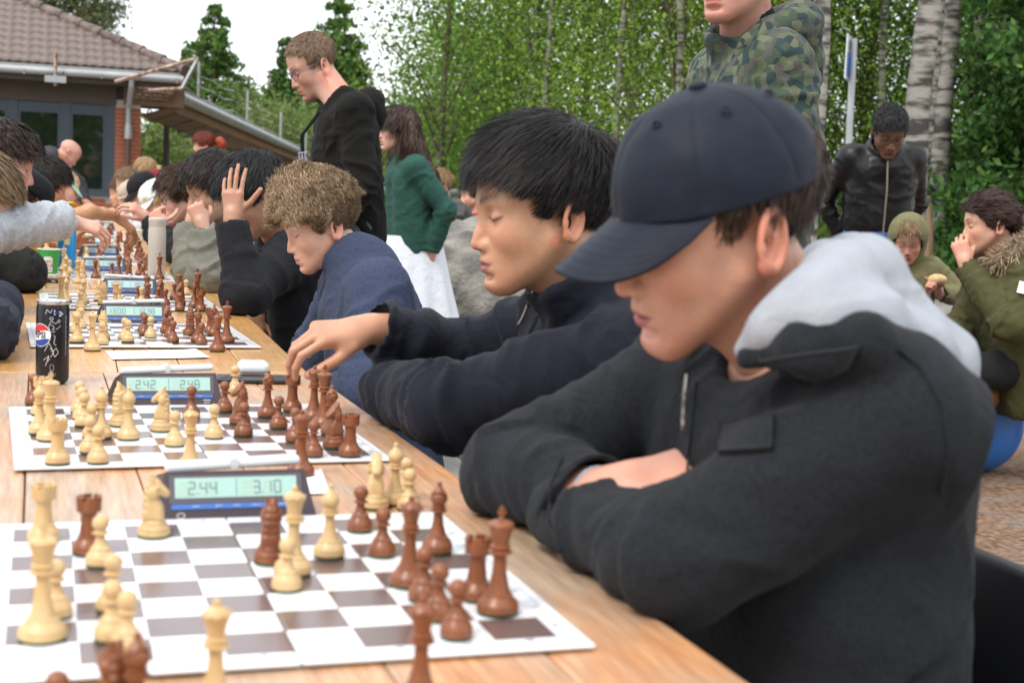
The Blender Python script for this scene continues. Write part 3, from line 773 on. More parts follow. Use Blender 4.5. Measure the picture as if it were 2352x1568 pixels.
def seam(J, S, pts, r, name, m_, n=24, lift=.0):
    inv = J['pv']*A(1, 1, 0); P = np.array(pts, float); t = np.linspace(0, len(P)-1, n); X = np.stack([np.interp(t, np.arange(len(P)), P[:, i]) for i in (0, 1)], 1); Q = []
    for x, y in X: p, nn = S.hit(x, y); Q.append(p+nn*lift-inv)
    Q = np.array(Q); Q[1:-1] = (Q[:-2]+Q[1:-1]*2+Q[2:])/4
    mb = MB(); mb.tube(Q, r, 6); return mb.build(name, m_, J['base'], True)
# ------------------------------------------------------------------ setting
def atY(x, y, Y):
    d = _f+_r*(x-1176)/3281.9-_u*(y-784)/3281.9
    return CAM+d*((Y-CAM[1])/d[1])
def gz(x, y):                                   # height of the ground: level by the tables, rising gently to the wood on the right
    x = np.asarray(x, float); y = np.asarray(y, float)
    t = np.clip((x*.75+y*.55-7)/16, 0, 1); u = np.clip((x-.30*y-1.2)/3, 0, 1)
    t2 = np.clip((y-27)/30, 0, 1)
    return .95*t*t*(3-2*t)*u-1.2*t2*(1-u)
# ground sheet
gx = np.concatenate([[-400, -120, -50, -25], np.linspace(-14, 34, 97), [45, 70, 140, 400]]); gy = np.concatenate([[-400, -120, -50, -25], np.linspace(-12, 40, 105), [55, 80, 150, 500]])
GX, GY = np.meshgrid(gx, gy, indexing='ij'); GP = np.stack([GX.ravel(), GY.ravel(), 0*GX.ravel()], 1)
GP[:, 2] = gz(GP[:, 0], GP[:, 1])+.012*fbm(GP*1.7, 3)-.01
ii = np.arange(len(gx)-1)[:, None]*len(gy)+np.arange(len(gy)-1)[None]; ii = ii.ravel()
def ground_mat():
    m = bpy.data.materials.new('ground_soil'); m.use_nodes = True; n = m.node_tree.nodes; l = m.node_tree.links; b = n['Principled BSDF']; b.inputs['Roughness'].default_value = .9
    t = n.new('ShaderNodeTexCoord')
    def noise(sc, det=5):
        q = n.new('ShaderNodeTexNoise'); q.inputs['Scale'].default_value = sc; q.inputs['Detail'].default_value = det; l.new(t.outputs['Object'], q.inputs['Vector']); return q.outputs['Fac']
    def ramp(src, a, c0, b_, c1):
        q = n.new('ShaderNodeValToRGB'); e = q.color_ramp.elements; e[0].position = a; e[0].color = (*c0, 1); e[1].position = b_; e[1].color = (*c1, 1); l.new(src, q.inputs['Fac']); return q.outputs['Color']
    def mixc(f, a, b_):
        q = n.new('ShaderNodeMix'); q.data_type = 'RGBA'; l.new(f, q.inputs['Factor']); l.new(a, q.inputs['A']); l.new(b_, q.inputs['B']); return q.outputs['Result']
    grav = ramp(noise(55), .35, (.15, .12, .09), .68, (.46, .40, .32)); litter = ramp(noise(38, 8), .35, (.07, .036, .02), .65, (.29, .16, .085)); fine = ramp(noise(160), .3, (.07, .055, .045), .7, (.30, .27, .25))
    sep = n.new('ShaderNodeSeparateXYZ'); l.new(t.outputs['Object'], sep.inputs[0])
    # needle litter under the trees: a patch around (4.5, 4)
    px = n.new('ShaderNodeVectorMath'); px.operation = 'DISTANCE'; l.new(t.outputs['Object'], px.inputs[0]); px.inputs[1].default_value = (3.9, 4.4, 0)
    nz = n.new('ShaderNodeMath'); nz.operation = 'MULTIPLY_ADD'; l.new(noise(1.3), nz.inputs[0]); nz.inputs[1].default_value = 2.2; l.new(px.outputs['Value'], nz.inputs[2])
    f1 = n.new('ShaderNodeMapRange'); f1.inputs['From Min'].default_value = 4.6; f1.inputs['From Max'].default_value = 5.6; f1.inputs['To Min'].default_value = 1; f1.inputs['To Max'].default_value = 0; l.new(nz.outputs[0], f1.inputs['Value'])
    c = mixc(f1.outputs['Result'], grav, litter)
    fm = ramp(noise(3.5), .45, (0, 0, 0), .6, (1, 1, 1))
    q = n.new('ShaderNodeMath'); q.operation = 'MULTIPLY'; q.inputs[1].default_value = .5; l.new(fm, q.inputs[0])
    c = mixc(q.outputs[0], c, fine); l.new(c, b.inputs['Base Color'])
    bn = n.new('ShaderNodeBump'); bn.inputs['Strength'].default_value = .7; bn.inputs['Distance'].default_value = .02; l.new(noise(70), bn.inputs['Height']); l.new(bn.outputs['Normal'], b.inputs['Normal'])
    return m
g = mesh_np('ground', GP, [np.stack([ii, ii+len(gy), ii+len(gy)+1, ii+1], 1)], ground_mat()); g['kind'] = 'structure'

# ---- building
YB = 24.7
M_brick = mat('brick_red', (.30, .075, .035), .85, var=.35, vscale=9, bump=.4, bscale=60, col2=(.42, .13, .06), bdist=.004)
M_mortar = mat('mortar', (.46, .40, .36), .9, var=.1)
M_tile = mat('roof_tile_concrete', (.105, .075, .062), .8, var=.4, vscale=6, bump=.4, bscale=40, bdist=.004, col2=(.17, .13, .115))
M_frame = mat('window_frame_blue_grey', (.045, .062, .085), .45)
M_brown = mat('brown_boarding', (.075, .055, .043), .7, var=.2, vscale=4, stretch=(.6, 1, 8))
M_zinc = mat('zinc_gutter', (.40, .41, .42), .45, metal=.35, var=.15, vscale=3)
M_rust = mat('rusty_steel', (.22, .10, .055), .8, var=.5, vscale=14, col2=(.42, .33, .28))
M_dpipe = mat('brown_downpipe', (.10, .06, .05), .5)
M_soff = mat('soffit_wood', (.20, .12, .075), .7, var=.25, vscale=5)
M_fascia = mat('fascia_wood', (.25, .11, .045), .6, var=.3, vscale=4)
mg = bpy.data.materials.new('window_glass'); mg.use_nodes = True; b_ = mg.node_tree.nodes['Principled BSDF']; b_.inputs['Base Color'].default_value = (.012, .018, .012, 1); b_.inputs['Roughness'].default_value = .03; b_.inputs['IOR'].default_value = 2.1
def bxz(x0, x1, y_top, y_bot, Y): # px rectangle on plane Y -> (X0,X1,z0,z1)
    xm, ym = (x0+x1)/2, (y_top+y_bot)/2
    return atY(x0, ym, Y)[0], atY(x1, ym, Y)[0], atY(xm, y_bot, Y)[2], atY(xm, y_top, Y)[2]
bld = empty('brick_building', (-2, YB, 0)); tag(bld, 'low brick building with dark window wall and brown tiled hip roof', 'building')
bo = A(-2, YB, 0)
def bpart(mb, name, m, parent=bld, smooth=False): return mb.build(name, m, parent, smooth, shift=None)
XL = -9.0
pX0, pX1, _, zwt = bxz(263, 323, 236, 475, YB)       # pillar
zsill = bxz(140, 240, 440, 447, YB)[3]; zgb = -.3
zwt = bxz(140, 240, 238, 440, YB)[3]
def B(lo, hi): return np.asarray(lo, float)-bo, np.asarray(hi, float)-bo
mb = MB(); mb.box(*B((XL, YB+.02, zgb), (pX1-.02, YB+.3, zsill-.06))); mb.box(*B((pX0+.012, YB+.0, zgb), (pX1-.012, YB+.46, zwt+.1))); mb.box(*B((XL, YB+.5, zgb), (pX1-.05, YB+6.5, zwt+.4))); wall = bpart(mb, 'wall', M_mortar)
# bricks (one mesh, shared)
bl, bh, bd = .228, .0625, .04; cp = .0755
def brick_mesh(L):
    mb = MB(); mb.box((-L/2, 0, -bh/2), (L/2, bd, bh/2)); o = mb.build('brick', M_brick); me = o.data; bpy.data.objects.remove(o); return me
BM = {k: brick_mesh(v) for k, v in (('s', .228), ('h', .108))}
def put_brick(x, y, z, kind, rz=0):
    o = bpy.data.objects.new('brick', BM[kind]); o.location = (x-bo[0], y-bo[1], z); o.rotation_euler = (0, 0, rz+random.uniform(-.006, .006)); link(o, wall)
z = zsill-.06+.04; row = 0
pw = pX1-pX0
zb0 = .25
nrow = int((zwt-zb0)/cp)
for r_ in range(nrow):
    z = zb0+r_*cp
    if r_ % 2: xs = [(pX0+.115, 's'), (pX0+pw/2+.0, 'h'), (pX1-.115, 's')] if pw < .62 else [(pX0+.12+i*.24, 's') for i in range(int(pw/.24))]
    else: xs = [(pX0+.055, 'h'), (pX0+.055+.172, 's') if pw >= .5 else (pX0+pw/2, 's'), (pX1-.055, 'h')]
    for x, k in xs: put_brick(x, YB-.012+random.uniform(-.003, .003), z, k)
    if z < zsill-.09:
        for i in range(11):
            x = pX0-.14-i*.2385-(.119 if r_ % 2 else 0)
            put_brick(x, YB+.008+random.uniform(-.003, .003), z, 's')
mb = MB(); mb.box(*B((XL, YB-.06, zsill-.055), (pX0-.01, YB+.06, zsill))); bpart(mb, 'window_sill', M_frame)
mb = MB(); mb.box(*B((XL, YB-.02, zwt), (pX0+.02, YB+.5, zwt+.42))); mb.box(*B((pX0+.02, YB+.05, zwt+.1), (pX1+.03, YB+.5, zwt+.42))); bpart(mb, 'brown_band', M_brown)
# window units: posts, sashes, panes
posts = [bxz(x0, x1, 240, 438, YB)[:2] for x0, x1 in ((18, 40), (139, 160), (243, 262))]
pitch = posts[1][0]-posts[0][0]
px_list = [posts[0][0]-pitch*k for k in range(4, 0, -1)]+[p[0] for p in posts]
pwid = posts[1][1]-posts[1][0]
for i, x in enumerate(px_list):
    mb = MB(); mb.box(*B((x, YB+.0, zsill), (x+pwid, YB+.12, zwt))); bpart(mb, 'window_post', M_frame)
    if i+1 < len(px_list):
        xa, xb = x+pwid, px_list[i+1]; wroot = None
        mb = MB(); t = .05
        mb.box(*B((xa, YB+.03, zwt-.14), (xb, YB+.11, zwt)))
        for (a0, a1, c0, c1) in ((xa, xa+t, zsill, zwt-.14), (xb-t, xb, zsill, zwt-.14), (xa+t, xb-t, zsill, zsill+t), (xa+t, xb-t, zwt-.14-t, zwt-.14)): mb.box(*B((a0, YB+.02, c0), (a1, YB+.10, c1)))
        wroot = bpart(mb, 'window', M_frame)
        mb = MB(); mb.box(*B((xa+t, YB+.05, zsill+t), (xb-t, YB+.075, zwt-.14-t))); bpart(mb, 'pane', mg, wroot)
# roof: hip plane with single tiles
eY = YB-.55; eav = atY(200, 155, eY); zE = eav[2]; xC = atY(418, 158, eY)[0]; slope = radians(25.5)
tw, tl = .30, .335
def tile_mesh():
    V = []; nx = 13
    for j, (yy, zz) in enumerate(((-.02, .0), (-.02, .028), (.40, .030))):
        for i in range(nx):
            u = i/(nx-1); V.append((u*tw*1.02-tw/2, yy, zz+.022*(.5+.5*cos(u*4*pi))*(1 if j else 1)))
    F = [(j*nx+i, j*nx+i+1, (j+1)*nx+i+1, (j+1)*nx+i) for j in range(2) for i in range(nx-1)]
    me = bpy.data.meshes.new('roof_tile'); me.from_pydata(V, [], F); me.materials.append(M_tile)
    me.polygons.foreach_set('use_smooth', np.ones(len(F), bool)); me.set_sharp_from_angle(angle=radians(50)); return me
rf = MB(); hgt = 4.6
rise = math.tan(slope)
V = [(XL, eY, zE-.02), (xC, eY, zE-.02), (xC-hgt, eY+hgt, zE-.02+hgt*rise), (XL, eY+hgt, zE-.02+hgt*rise), (xC, eY+2*hgt, zE-.02)]
rf.add(np.array(V)-bo, [(0, 1, 2, 3), (1, 4, 2)]); roof = bpart(rf, 'roof', M_tile)
TM = tile_mesh(); cnt = 0
for r_ in range(14):
    s_ = r_*tl; yy = eY+s_*cos(slope); zz = zE+s_*sin(slope)+.012; xe = xC-s_*cos(slope)
    c_ = 0
    while True:
        x = xe-.12-c_*tw-((xe-.12) % tw)*0; x = math.floor((xC-.1)/tw)*tw-c_*tw
        c_ += 1
        if x > xe-.17: continue
        if x < -4.6 or cnt > 299: break
        o = bpy.data.objects.new('roof_tile', TM); o.location = (x-bo[0], yy-bo[1], zz); o.rotation_euler = (slope, random.uniform(-.01, .01), random.uniform(-.006, .006)); link(o, roof); cnt += 1
a0, a1 = A(xC+.05, eY-.03, zE+.05)-bo, A(xC-hgt, eY+hgt, zE+hgt*rise+.07)-bo
for k in range(14):                                    # hip ridge caps
    p, q = a0+(a1-a0)*k/14, a0+(a1-a0)*(k+1.12)/14
    mb = MB(); mb.tube([p+A(0, 0, .012), q], [.105, .085], 10); o = mb.build('ridge_tile', M_tile, roof, True)
gut = MB(); gp = A(0, eY-.06, zE-.11)
gut.tube([(XL-bo[0], gp[1]-bo[1], gp[2]), (xC+.02-bo[0], gp[1]-bo[1], gp[2])], .065, 12); bpart(gut, 'gutter', M_zinc, smooth=True)
mb = MB(); mb.box(*B((XL, eY-.02, zE-.10), (xC, eY+.03, zE-.0))); bpart(mb, 'fascia_board', mat('fascia_grey', (.33, .33, .33), .6))
mb = MB(); mb.box(*B((XL, eY+.035, zE-.26), (xC-.05, YB-.02, zE-.04))); bpart(mb, 'soffit', M_brown)
mb = MB(); mb.box(*B((pX1-.3, YB-.015, zE-.56), (xC+.10, YB+1.2, zE-.02))); bpart(mb, 'corner_soffit', M_soff)
for k in range(4):
    mb = MB(); mb.box(*B((pX1-.2, eY+.06+k*.12, zE-.30-k*.05), (xC-.1-k*.02, eY+.13+k*.12, zE-.262-k*.05))); bpart(mb, 'eaves_batten', M_rust)
for x in np.arange(-3.0, xC, .62):
    mb = MB(); mb.box(*B((x, eY-.135, zE-.18), (x+.03, eY-.02, zE-.10))); bpart(mb, 'gutter_bracket', M_rust)
dpx = atY(296, 300, YB)[0]
mb = MB(); mb.tube(np.array([(dpx, eY-.06, zE-.13), (dpx, eY-.06, zE-.25), (dpx-.02, YB-.14, zE-.6), (dpx-.02, YB-.14, zE-1.0)])-bo, .05, 10); mb.lathe([(.066, 0), (.066, .2), (.05, .26)], 12, c=A(dpx-.02, YB-.14, zE-1.15)-bo)
pipe = bpart(mb, 'downpipe', M_zinc, smooth=True)
mb = MB(); mb.tube(np.array([(dpx-.02, YB-.14, zE-1.12), (dpx-.02, YB-.14, -.1)])-bo, .047, 10); mb.build('lower_pipe', M_dpipe, pipe, True)
# barbed-wire bracket frame over the corner
fr1, fr2, fr3, fr4 = atY(264, 188, eY-.15), atY(455, 134, eY-.5), atY(418, 204, eY-.5), atY(340, 208, eY-.2)
brk = empty('wire_bracket', fr1); tag(brk, 'rusty angle iron bracket jutting past the roof corner with barbed wire', 'bracket')
for p, q, m_ in ((fr1, fr2, M_rust), (fr2, fr3, M_zinc), (fr3, fr4, M_rust)):
    mb = MB(); mb.tube([p-fr1, q-fr1], .032, 4); mb.build('angle_bar', m_, brk)
b2 = atY(128, 123, eY-.2); b3 = atY(127, 197, eY-.2)
brk2 = empty('roof_bracket', b3); tag(brk2, 'single rusty upright bracket fixed to the roof gutter', 'bracket')
mb = MB(); mb.tube([b2-b3, A(0, 0, 0)], .03, 4); mb.build('upright', M_rust, brk2)
mb = MB(); mb.box((-.17, -.05, .05), (.17, .02, .16)); mb.build('clamp_plate', M_zinc, brk2)
# covered walkway that runs down from the corner
c0, c1 = atY(400, 222, YB+.2), dep(732, 372, 47); i0 = atY(326, 242, YB+.4); i1 = c1+(i0-c0)*.55+A(-.6, 3.0, 0)
can = empty('canopy_roof', (c0[0], c0[1], 0)); tag(can, 'long covered walkway roof with wooden soffit sloping down from the brick building', 'canopy'); co = A(c0[0], c0[1], 0)
dn = A(0, 0, -.16)
def quadbox(P, mname, m_, th=.05):
    P = np.array(P)-co; V = np.concatenate([P, P-A(0, 0, th)]); mb = MB(); mb.add(V, [(0, 1, 2, 3), (7, 6, 5, 4), (0, 4, 5, 1), (1, 5, 6, 2), (2, 6, 7, 3), (3, 7, 4, 0)]); return mb.build(mname, m_, can)
quadbox([c0+dn, c1+dn, i1+dn, i0+dn], 'soffit', M_soff, .04)
quadbox([c0+A(-.1, 0, .1), c1+A(-.1, 0, .1), i1+A(0, 0, .6), i0+A(0, 0, .6)], 'roof_deck', M_tile, .05)
e = nrm(c1-c0); out = nrm(np.cross(e, A(0, 0, 1)))
out = out if out[1] < 0 else -out
quadbox([c0+out*.02, c1+out*.02, c1-out*.06, c0-out*.06], 'fascia_board', M_fascia, .26)
mb = MB(); mb.tube([c0+out*.10+A(0, 0, .0)-co, c1+out*.10-co], .10, 12); mb.build('gutter', M_zinc, can, True)
mb = MB(); mb.tube([c0+out*.02+A(0, 0, .13)-co, c1+out*.02+A(0, 0, .13)-co], .06, 8); mb.build('edge_trim', mat('dull_lead', (.24, .22, .22), .6), can, True)
for k in range(16):
    t0 = (k+.5)/16; p = c0+(c1-c0)*t0+dn-A(0, 0, .055); q = i0+(i1-i0)*t0+dn-A(0, 0, .055); mb = MB(); mb.tube([p-co, q-co], .03, 4); mb.build('soffit_batten', M_soff, can)
for t0 in (.18, .5, .78, .97):
    p = c0+(c1-c0)*t0-out*1.0; mb = MB(); mb.tube([A(p[0], p[1], gz(p[0], p[1])-.2)-co, A(p[0], p[1], p[2]-.2)-co], .06, 8); mb.build('post', mat('steel_post', (.12, .12, .12), .5), can, True)
# wire fence on the canopy
wf = empty('wire_fence', (c0[0], c0[1], 0)); tag(wf, 'thin barbed wire strands on short posts above the walkway gutter', 'fence')
for t0 in (.07, .32, .56, .8):
    p = c0+(c1-c0)*t0+out*.12; mb = MB(); mb.tube([p-co, p+A(0, 0, .8)-co], .03, 6); mb.build('post', M_zinc, wf)
for hgt_ in (.2, .42, .62):
    mb = MB(); P = [c0+(c1-c0)*t+out*.12+A(0, 0, hgt_+.02*sin(t*60)-.12*(1-(2*((t*4) % 1)-1)**2)*.5)-co for t in np.linspace(0, .95, 60)]; mb.tube(P, .008, 4); mb.build('wire_strand', M_zinc, wf)

# ---- rock outcrop
def rock(c, r, seed, label, sub=.07):
    c = np.asarray(c, float); F = Fld(c-np.asarray(r)*1.25-.2, c+np.asarray(r)*1.25+.2, sub); R_ = np.random.default_rng(seed)
    F.ell(c, r)
    for k in range(16):
        a = R_.uniform(0, 6.28); q = c+A(cos(a)*r[0]*R_.uniform(.2, .8), sin(a)*r[1]*R_.uniform(.2, .8), R_.uniform(.0, .45)*r[2]); F.ell(q, np.asarray(r)*R_.uniform(.22, .45, 3), np.array(Matrix.Rotation(R_.uniform(0, 3), 3, 'Z')), .06)
    V, T = F.mesh(); V = smoothV(V, T, 1); N = vnormals(V, T)
    d = .10*fbm(V*1.9+seed, 3)+.03*fbm(V*7, 2); vv = V*A(1.5, 1.5, 2.4)+.45*fbm_vec(V*1.1)
    cr = np.abs(vnoise(vv+5))+np.abs(vnoise(vv*1.02+40))*.3; d = d-.10*np.exp(-(cr/.03)**2)+.035*np.abs(vnoise(V*4.3+2))
    V = V+N*d[:, None]
    m_ = mat('granite', (.085, .08, .072), .9, col2=(.22, .205, .18), vscale=4.5, bump=1.0, bscale=22, bdist=.03, var=.35, det=14)
    o = mesh_np('granite_rock', V-A(c[0], c[1], 0), T, m_); o.location = (c[0], c[1], 0); tag(o, label, 'rock'); return o
q = dep(1140, 620, 9.6); rock((q[0]+.15, q[1]+.2, .28), (1.35, 1.1, .62), 3, 'large cracked grey granite outcrop behind the young players', .032)
q = dep(1480, 600, 12.5); rock((q[0]+.2, q[1], .2), (2.0, 1.0, .5), 8, 'broad weathered granite ledge running towards the birches', .07)
q = dep(2100, 700, 11.0); rock((q[0], q[1]+.3, .1), (1.1, .8, .42), 12, 'low mossy granite hump beside the birch trunks', .06)

# ---- vegetation
def leaf_mat(name, trans=.55): return mat(name, attr=True, rough=.6, trans=trans, spec=.2)
M_leaf = leaf_mat('leaf_green'); M_needle = leaf_mat('conifer_needles', .25)
M_bark = mat('bark_brown', (.10, .075, .055), .9, var=.4, vscale=14, bump=.6, bscale=30, bdist=.02)
def birch_mat():
    m = mat('birch_bark', (.50, .47, .43), .8, var=.2, vscale=5); n = m.node_tree.nodes; l = m.node_tree.links; b = n['Principled BSDF']
    t = n.new('ShaderNodeTexCoord'); mp = n.new('ShaderNodeMapping'); mp.inputs['Scale'].default_value = (2.2, 2.2, 9); l.new(t.outputs['Object'], mp.inputs['Vector'])
    nz = n.new('ShaderNodeTexNoise'); nz.inputs['Scale'].default_value = 2.2; nz.inputs['Detail'].default_value = 6; l.new(mp.outputs['Vector'], nz.inputs['Vector'])
    rp = n.new('ShaderNodeValToRGB'); e = rp.color_ramp.elements; e[0].position = .40; e[0].color = (.045, .038, .032, 1); e[1].position = .60; e[1].color = (.30, .28, .25, 1); l.new(nz.outputs['Fac'], rp.inputs['Fac']); l.new(rp.outputs['Color'], b.inputs['Base Color']); return m
M_birch = birch_mat()
def leaf_mesh(name, P, size, cols, mat_, parent, droop=0.0, aspect=.55, R_=rng, shift=None):
    n = len(P); a = R_.normal(size=(n, 3)); a[:, 2] -= droop; a = nrm_rows(a); b = nrm_rows(np.cross(a, R_.normal(size=(n, 3)))); s_ = np.asarray(size).reshape(-1, 1)*R_.uniform(.6, 1.3, (n, 1))
    V = np.stack([P-a*s_*.5, P+b*s_*aspect*.5, P+a*s_*.5, P-b*s_*aspect*.5], 1).reshape(-1, 3)
    if shift is not None: V = V-shift
    F = np.arange(n*4).reshape(-1, 4)
    return mesh_np(name, V, [F], mat_, parent, False, np.repeat(cols, 4, axis=0))
def leaf_cols(n, base, R_, var=.35):
    base = np.asarray(base, float); c = base*R_.uniform(1-var, 1+var, (n, 1)); c[:, 0] *= R_.uniform(.8, 1.25, n); return np.clip(c, .004, .8)
def broadleaf(pos, H_, R0, label, base=(.10, .19, .03), z0=.25, ncl=60, npl=120, size=.10, name='birch_tree', bark=None, seed=0, group=None, tr=.09, lean=(0, 0), spread=.5, sub=True):
    R_ = np.random.default_rng(seed); pos = np.asarray(pos, float); t = empty(name, pos); tag(t, label, 'tree', group)
    mb = MB(); top = A(lean[0], lean[1], H_*.93)
    zt = np.linspace(0, 1, 9); P = np.stack([top[0]*zt**1.5+.06*H_*.1*np.sin(zt*7+seed), top[1]*zt**1.5+.05*H_*.1*np.cos(zt*6+seed), top[2]*zt], 1); P[0] = 0; P[0, 2] = -.3
    mb.tube(P, tr*(1-zt*.86), 9)
    cen = []
    for k in range(ncl):
        u = R_.uniform(z0, 1)**.85; zc = H_*u; prof = math.sin(pi*min(1, max(.06, (1-u)/(1-z0)*.82+.12)))**.7; rr = R0*prof*math.sqrt(R_.uniform(.12, 1)); a = R_.uniform(0, 6.28)
        ti = np.interp(u*.92, zt, np.arange(9)); i0_ = int(ti); ax = P[i0_]+(P[min(8, i0_+1)]-P[i0_])*(ti-i0_); c = ax+A(cos(a)*rr, sin(a)*rr, 0); c[2] = zc
        cen.append(c)
        if sub and k % 2 == 0:
            uu = max(.08, u*.92-.12); tj = np.interp(uu, zt, np.arange(9)); j0 = int(tj); s0 = P[j0]+(P[min(8, j0+1)]-P[j0])*(tj-j0); md = (s0+c)/2+A(0, 0, .05*H_*R_.uniform(0, 1)); mb.tube([s0, md, c], [tr*.3*(1-uu*.6), tr*.2*(1-uu*.6), .008], 5)
    mb.build('trunk', bark or M_bark, t, True)
    cen = np.array(cen); sd = R0*.30*spread/.5
    Pl = (cen[:, None, :]+R_.normal(size=(ncl, npl, 3))*A(sd, sd, sd*.75)).reshape(-1, 3); Pl = Pl[Pl[:, 2] > .15]
    br = np.repeat(R_.uniform(.5, 1.4, ncl), npl)[:len(Pl)]
    C = leaf_cols(len(Pl), base, R_)*br[:, None]
    leaf_mesh('crown', Pl, np.full(len(Pl), size), np.clip(C, .004, .8), M_leaf, t, .4, .6, R_)
    return t
def spruce(pos, H_, R0, label, seed=0, base=(.085, .165, .04), dens=1.0, group=None, size=.20):
    R_ = np.random.default_rng(seed); pos = np.asarray(pos, float); t = empty('spruce_tree', pos); tag(t, label, 'tree', group)
    mb = MB(); mb.tube([(0, 0, -.3), (0, 0, H_*.5), (0, 0, H_)], [R0*.055+.05, R0*.035+.02, .01], 8); PL = []; DR = []
    nl = int(H_*3.6)
    for k in range(nl):
        u = (k+R_.uniform(0, .8))/nl; zc = H_*(.08+.92*u); rr = R0*(1-u)**.75*R_.uniform(.75, 1.12)+.06
        for j in range(int(7+4*(1-u))):
            a = R_.uniform(0, 6.28); L = rr*R_.uniform(.6, 1.1); n = int(max(10, 150*dens*L/R0*1.6)); s_ = np.sqrt(R_.uniform(.02, 1, n)); tip = -.30*L+.18*L
            q = np.stack([cos(a)*L*s_, sin(a)*L*s_, zc-.32*L*s_+.16*L*s_**3], 1)+R_.normal(size=(n, 3))*A(.10, .10, .11)*(.4+L*.35); q[:, 2] -= np.abs(R_.normal(size=n))*.10*L**.5
            PL.append(q)
            if L > .5 and j % 2 == 0: mb.tube([(0, 0, zc), (cos(a)*L*.8, sin(a)*L*.8, zc-.2*L)], [.025, .006], 4)
    mb.build('trunk', M_bark, t, True); PL = np.concatenate(PL); C = leaf_cols(len(PL), base, R_, .4)
    tipm = (R_.uniform(size=len(PL)) < .3)[:, None]; C = np.where(tipm, C*A(1.6, 1.5, 1.0), C)
    leaf_mesh('crown', PL, np.full(len(PL), size), np.clip(C, 0, .8), M_needle, t, .7, .5, R_)
    return t
def G(x, d):                                       # ground point under a picture column at distance d
    p = dep(x, 500, d); return A(p[0], p[1], gz(p[0], p[1]))
# conifers behind the building
q = G(483, 52); spruce(q, 8.4, 3.0, 'tall dense spruce nearest the tiled roof corner', 1, dens=1.2)
q = G(648, 58); spruce(q, 8.2, 2.3, 'narrower dark spruce between two taller spruces', 2, base=(.07, .14, .04))
q = G(765, 55); spruce(q, 9.6, 3.1, 'tall spruce rising behind the man in the black hooded sweater', 3, dens=1.2)
q = G(420, 66); spruce(q, 8.2, 2.2, 'slim spruce half hidden behind the dense roof corner spruce', 5, base=(.09, .16, .045))
# pine over the roof
def pine(pos, H_, label, seed=0):
    R_ = np.random.default_rng(seed); t = empty('pine_tree', pos); tag(t, label, 'tree'); mb = MB(); P = np.array([(0, 0, -.3), (.1, 0, H_*.4), (-.1, 0, H_*.75), (.0, 0, H_)]); mb.tube(P, [.22, .18, .13, .04], 9); PL = []
    for k in range(46):
        u = R_.uniform(.42, 1); a = R_.uniform(0, 6.28); L = R_.uniform(1.2, 3.0)*(1.25-u*.6); s0 = A(0, 0, H_*u*.97); e_ = s0+A(cos(a)*L, sin(a)*L, R_.uniform(.1, .8)); mb.tube([s0, (s0+e_)/2+A(0, 0, .15), e_], [.07, .045, .015], 5)
        for j in range(4):
            c = s0+(e_-s0)*R_.uniform(.45, 1.05)+R_.normal(size=3)*A(.25, .25, .15); PL.append(c+R_.normal(size=(170, 3))*A(.36, .36, .18))
    mb.build('trunk', mat('pine_bark', (.24, .11, .055), .9, var=.4, vscale=8), t, True); PL = np.concatenate(PL); leaf_mesh('crown', PL, np.full(len(PL), .2), leaf_cols(len(PL), (.13, .16, .065), R_, .4), M_needle, t, .1, .3, R_)
q = G(95, 47); pine(q, 10.3, 'old pine with reddish trunk above the tiled roof', 4)
# pale willow-like bushes beyond the canopy
gB = 'pale green bushes beyond the walkway'
WB = ['pale willow bush under the near end of the covered walkway', 'pale willow bush second along under the covered walkway', 'tallest pale willow bush behind the walkway gutter', 'pale willow bush showing beside the black haired boys', 'pale willow bush just before the man in the black hooded sweater', 'pale willow bush behind the shoulder of the hooded man', 'pale willow bush behind the woman in bottle green', 'low pale willow bush beside the foot of the aspen', 'low pale willow bush behind the grey steel railing']
for i, (x, d, hh_, rr) in enumerate(((345, 38, 2.7, 1.5), (425, 42, 2.6, 1.6), (575, 50, 4.7, 1.9), (650, 46, 3.9, 1.7), (720, 50, 4.2, 1.8), (850, 46, 3.9, 1.8), (905, 40, 3.4, 1.7), (965, 36, 2.9, 1.6), (1040, 34, 3.0, 1.6))):
    q = G(x, d); broadleaf(q, hh_, rr, WB[i], (.17, .24, .07), .05, 46, 150, .15, 'willow_bush', seed=20+i, group=gB, tr=.06)
# airy aspen in front of the white sky
q = G(1012, 27); broadleaf(q, 9.2, 1.9, 'slender airy aspen with sky showing between its leaves', (.12, .19, .05), .18, 62, 62, .105, 'aspen_tree', seed=41, tr=.09, spread=.42)
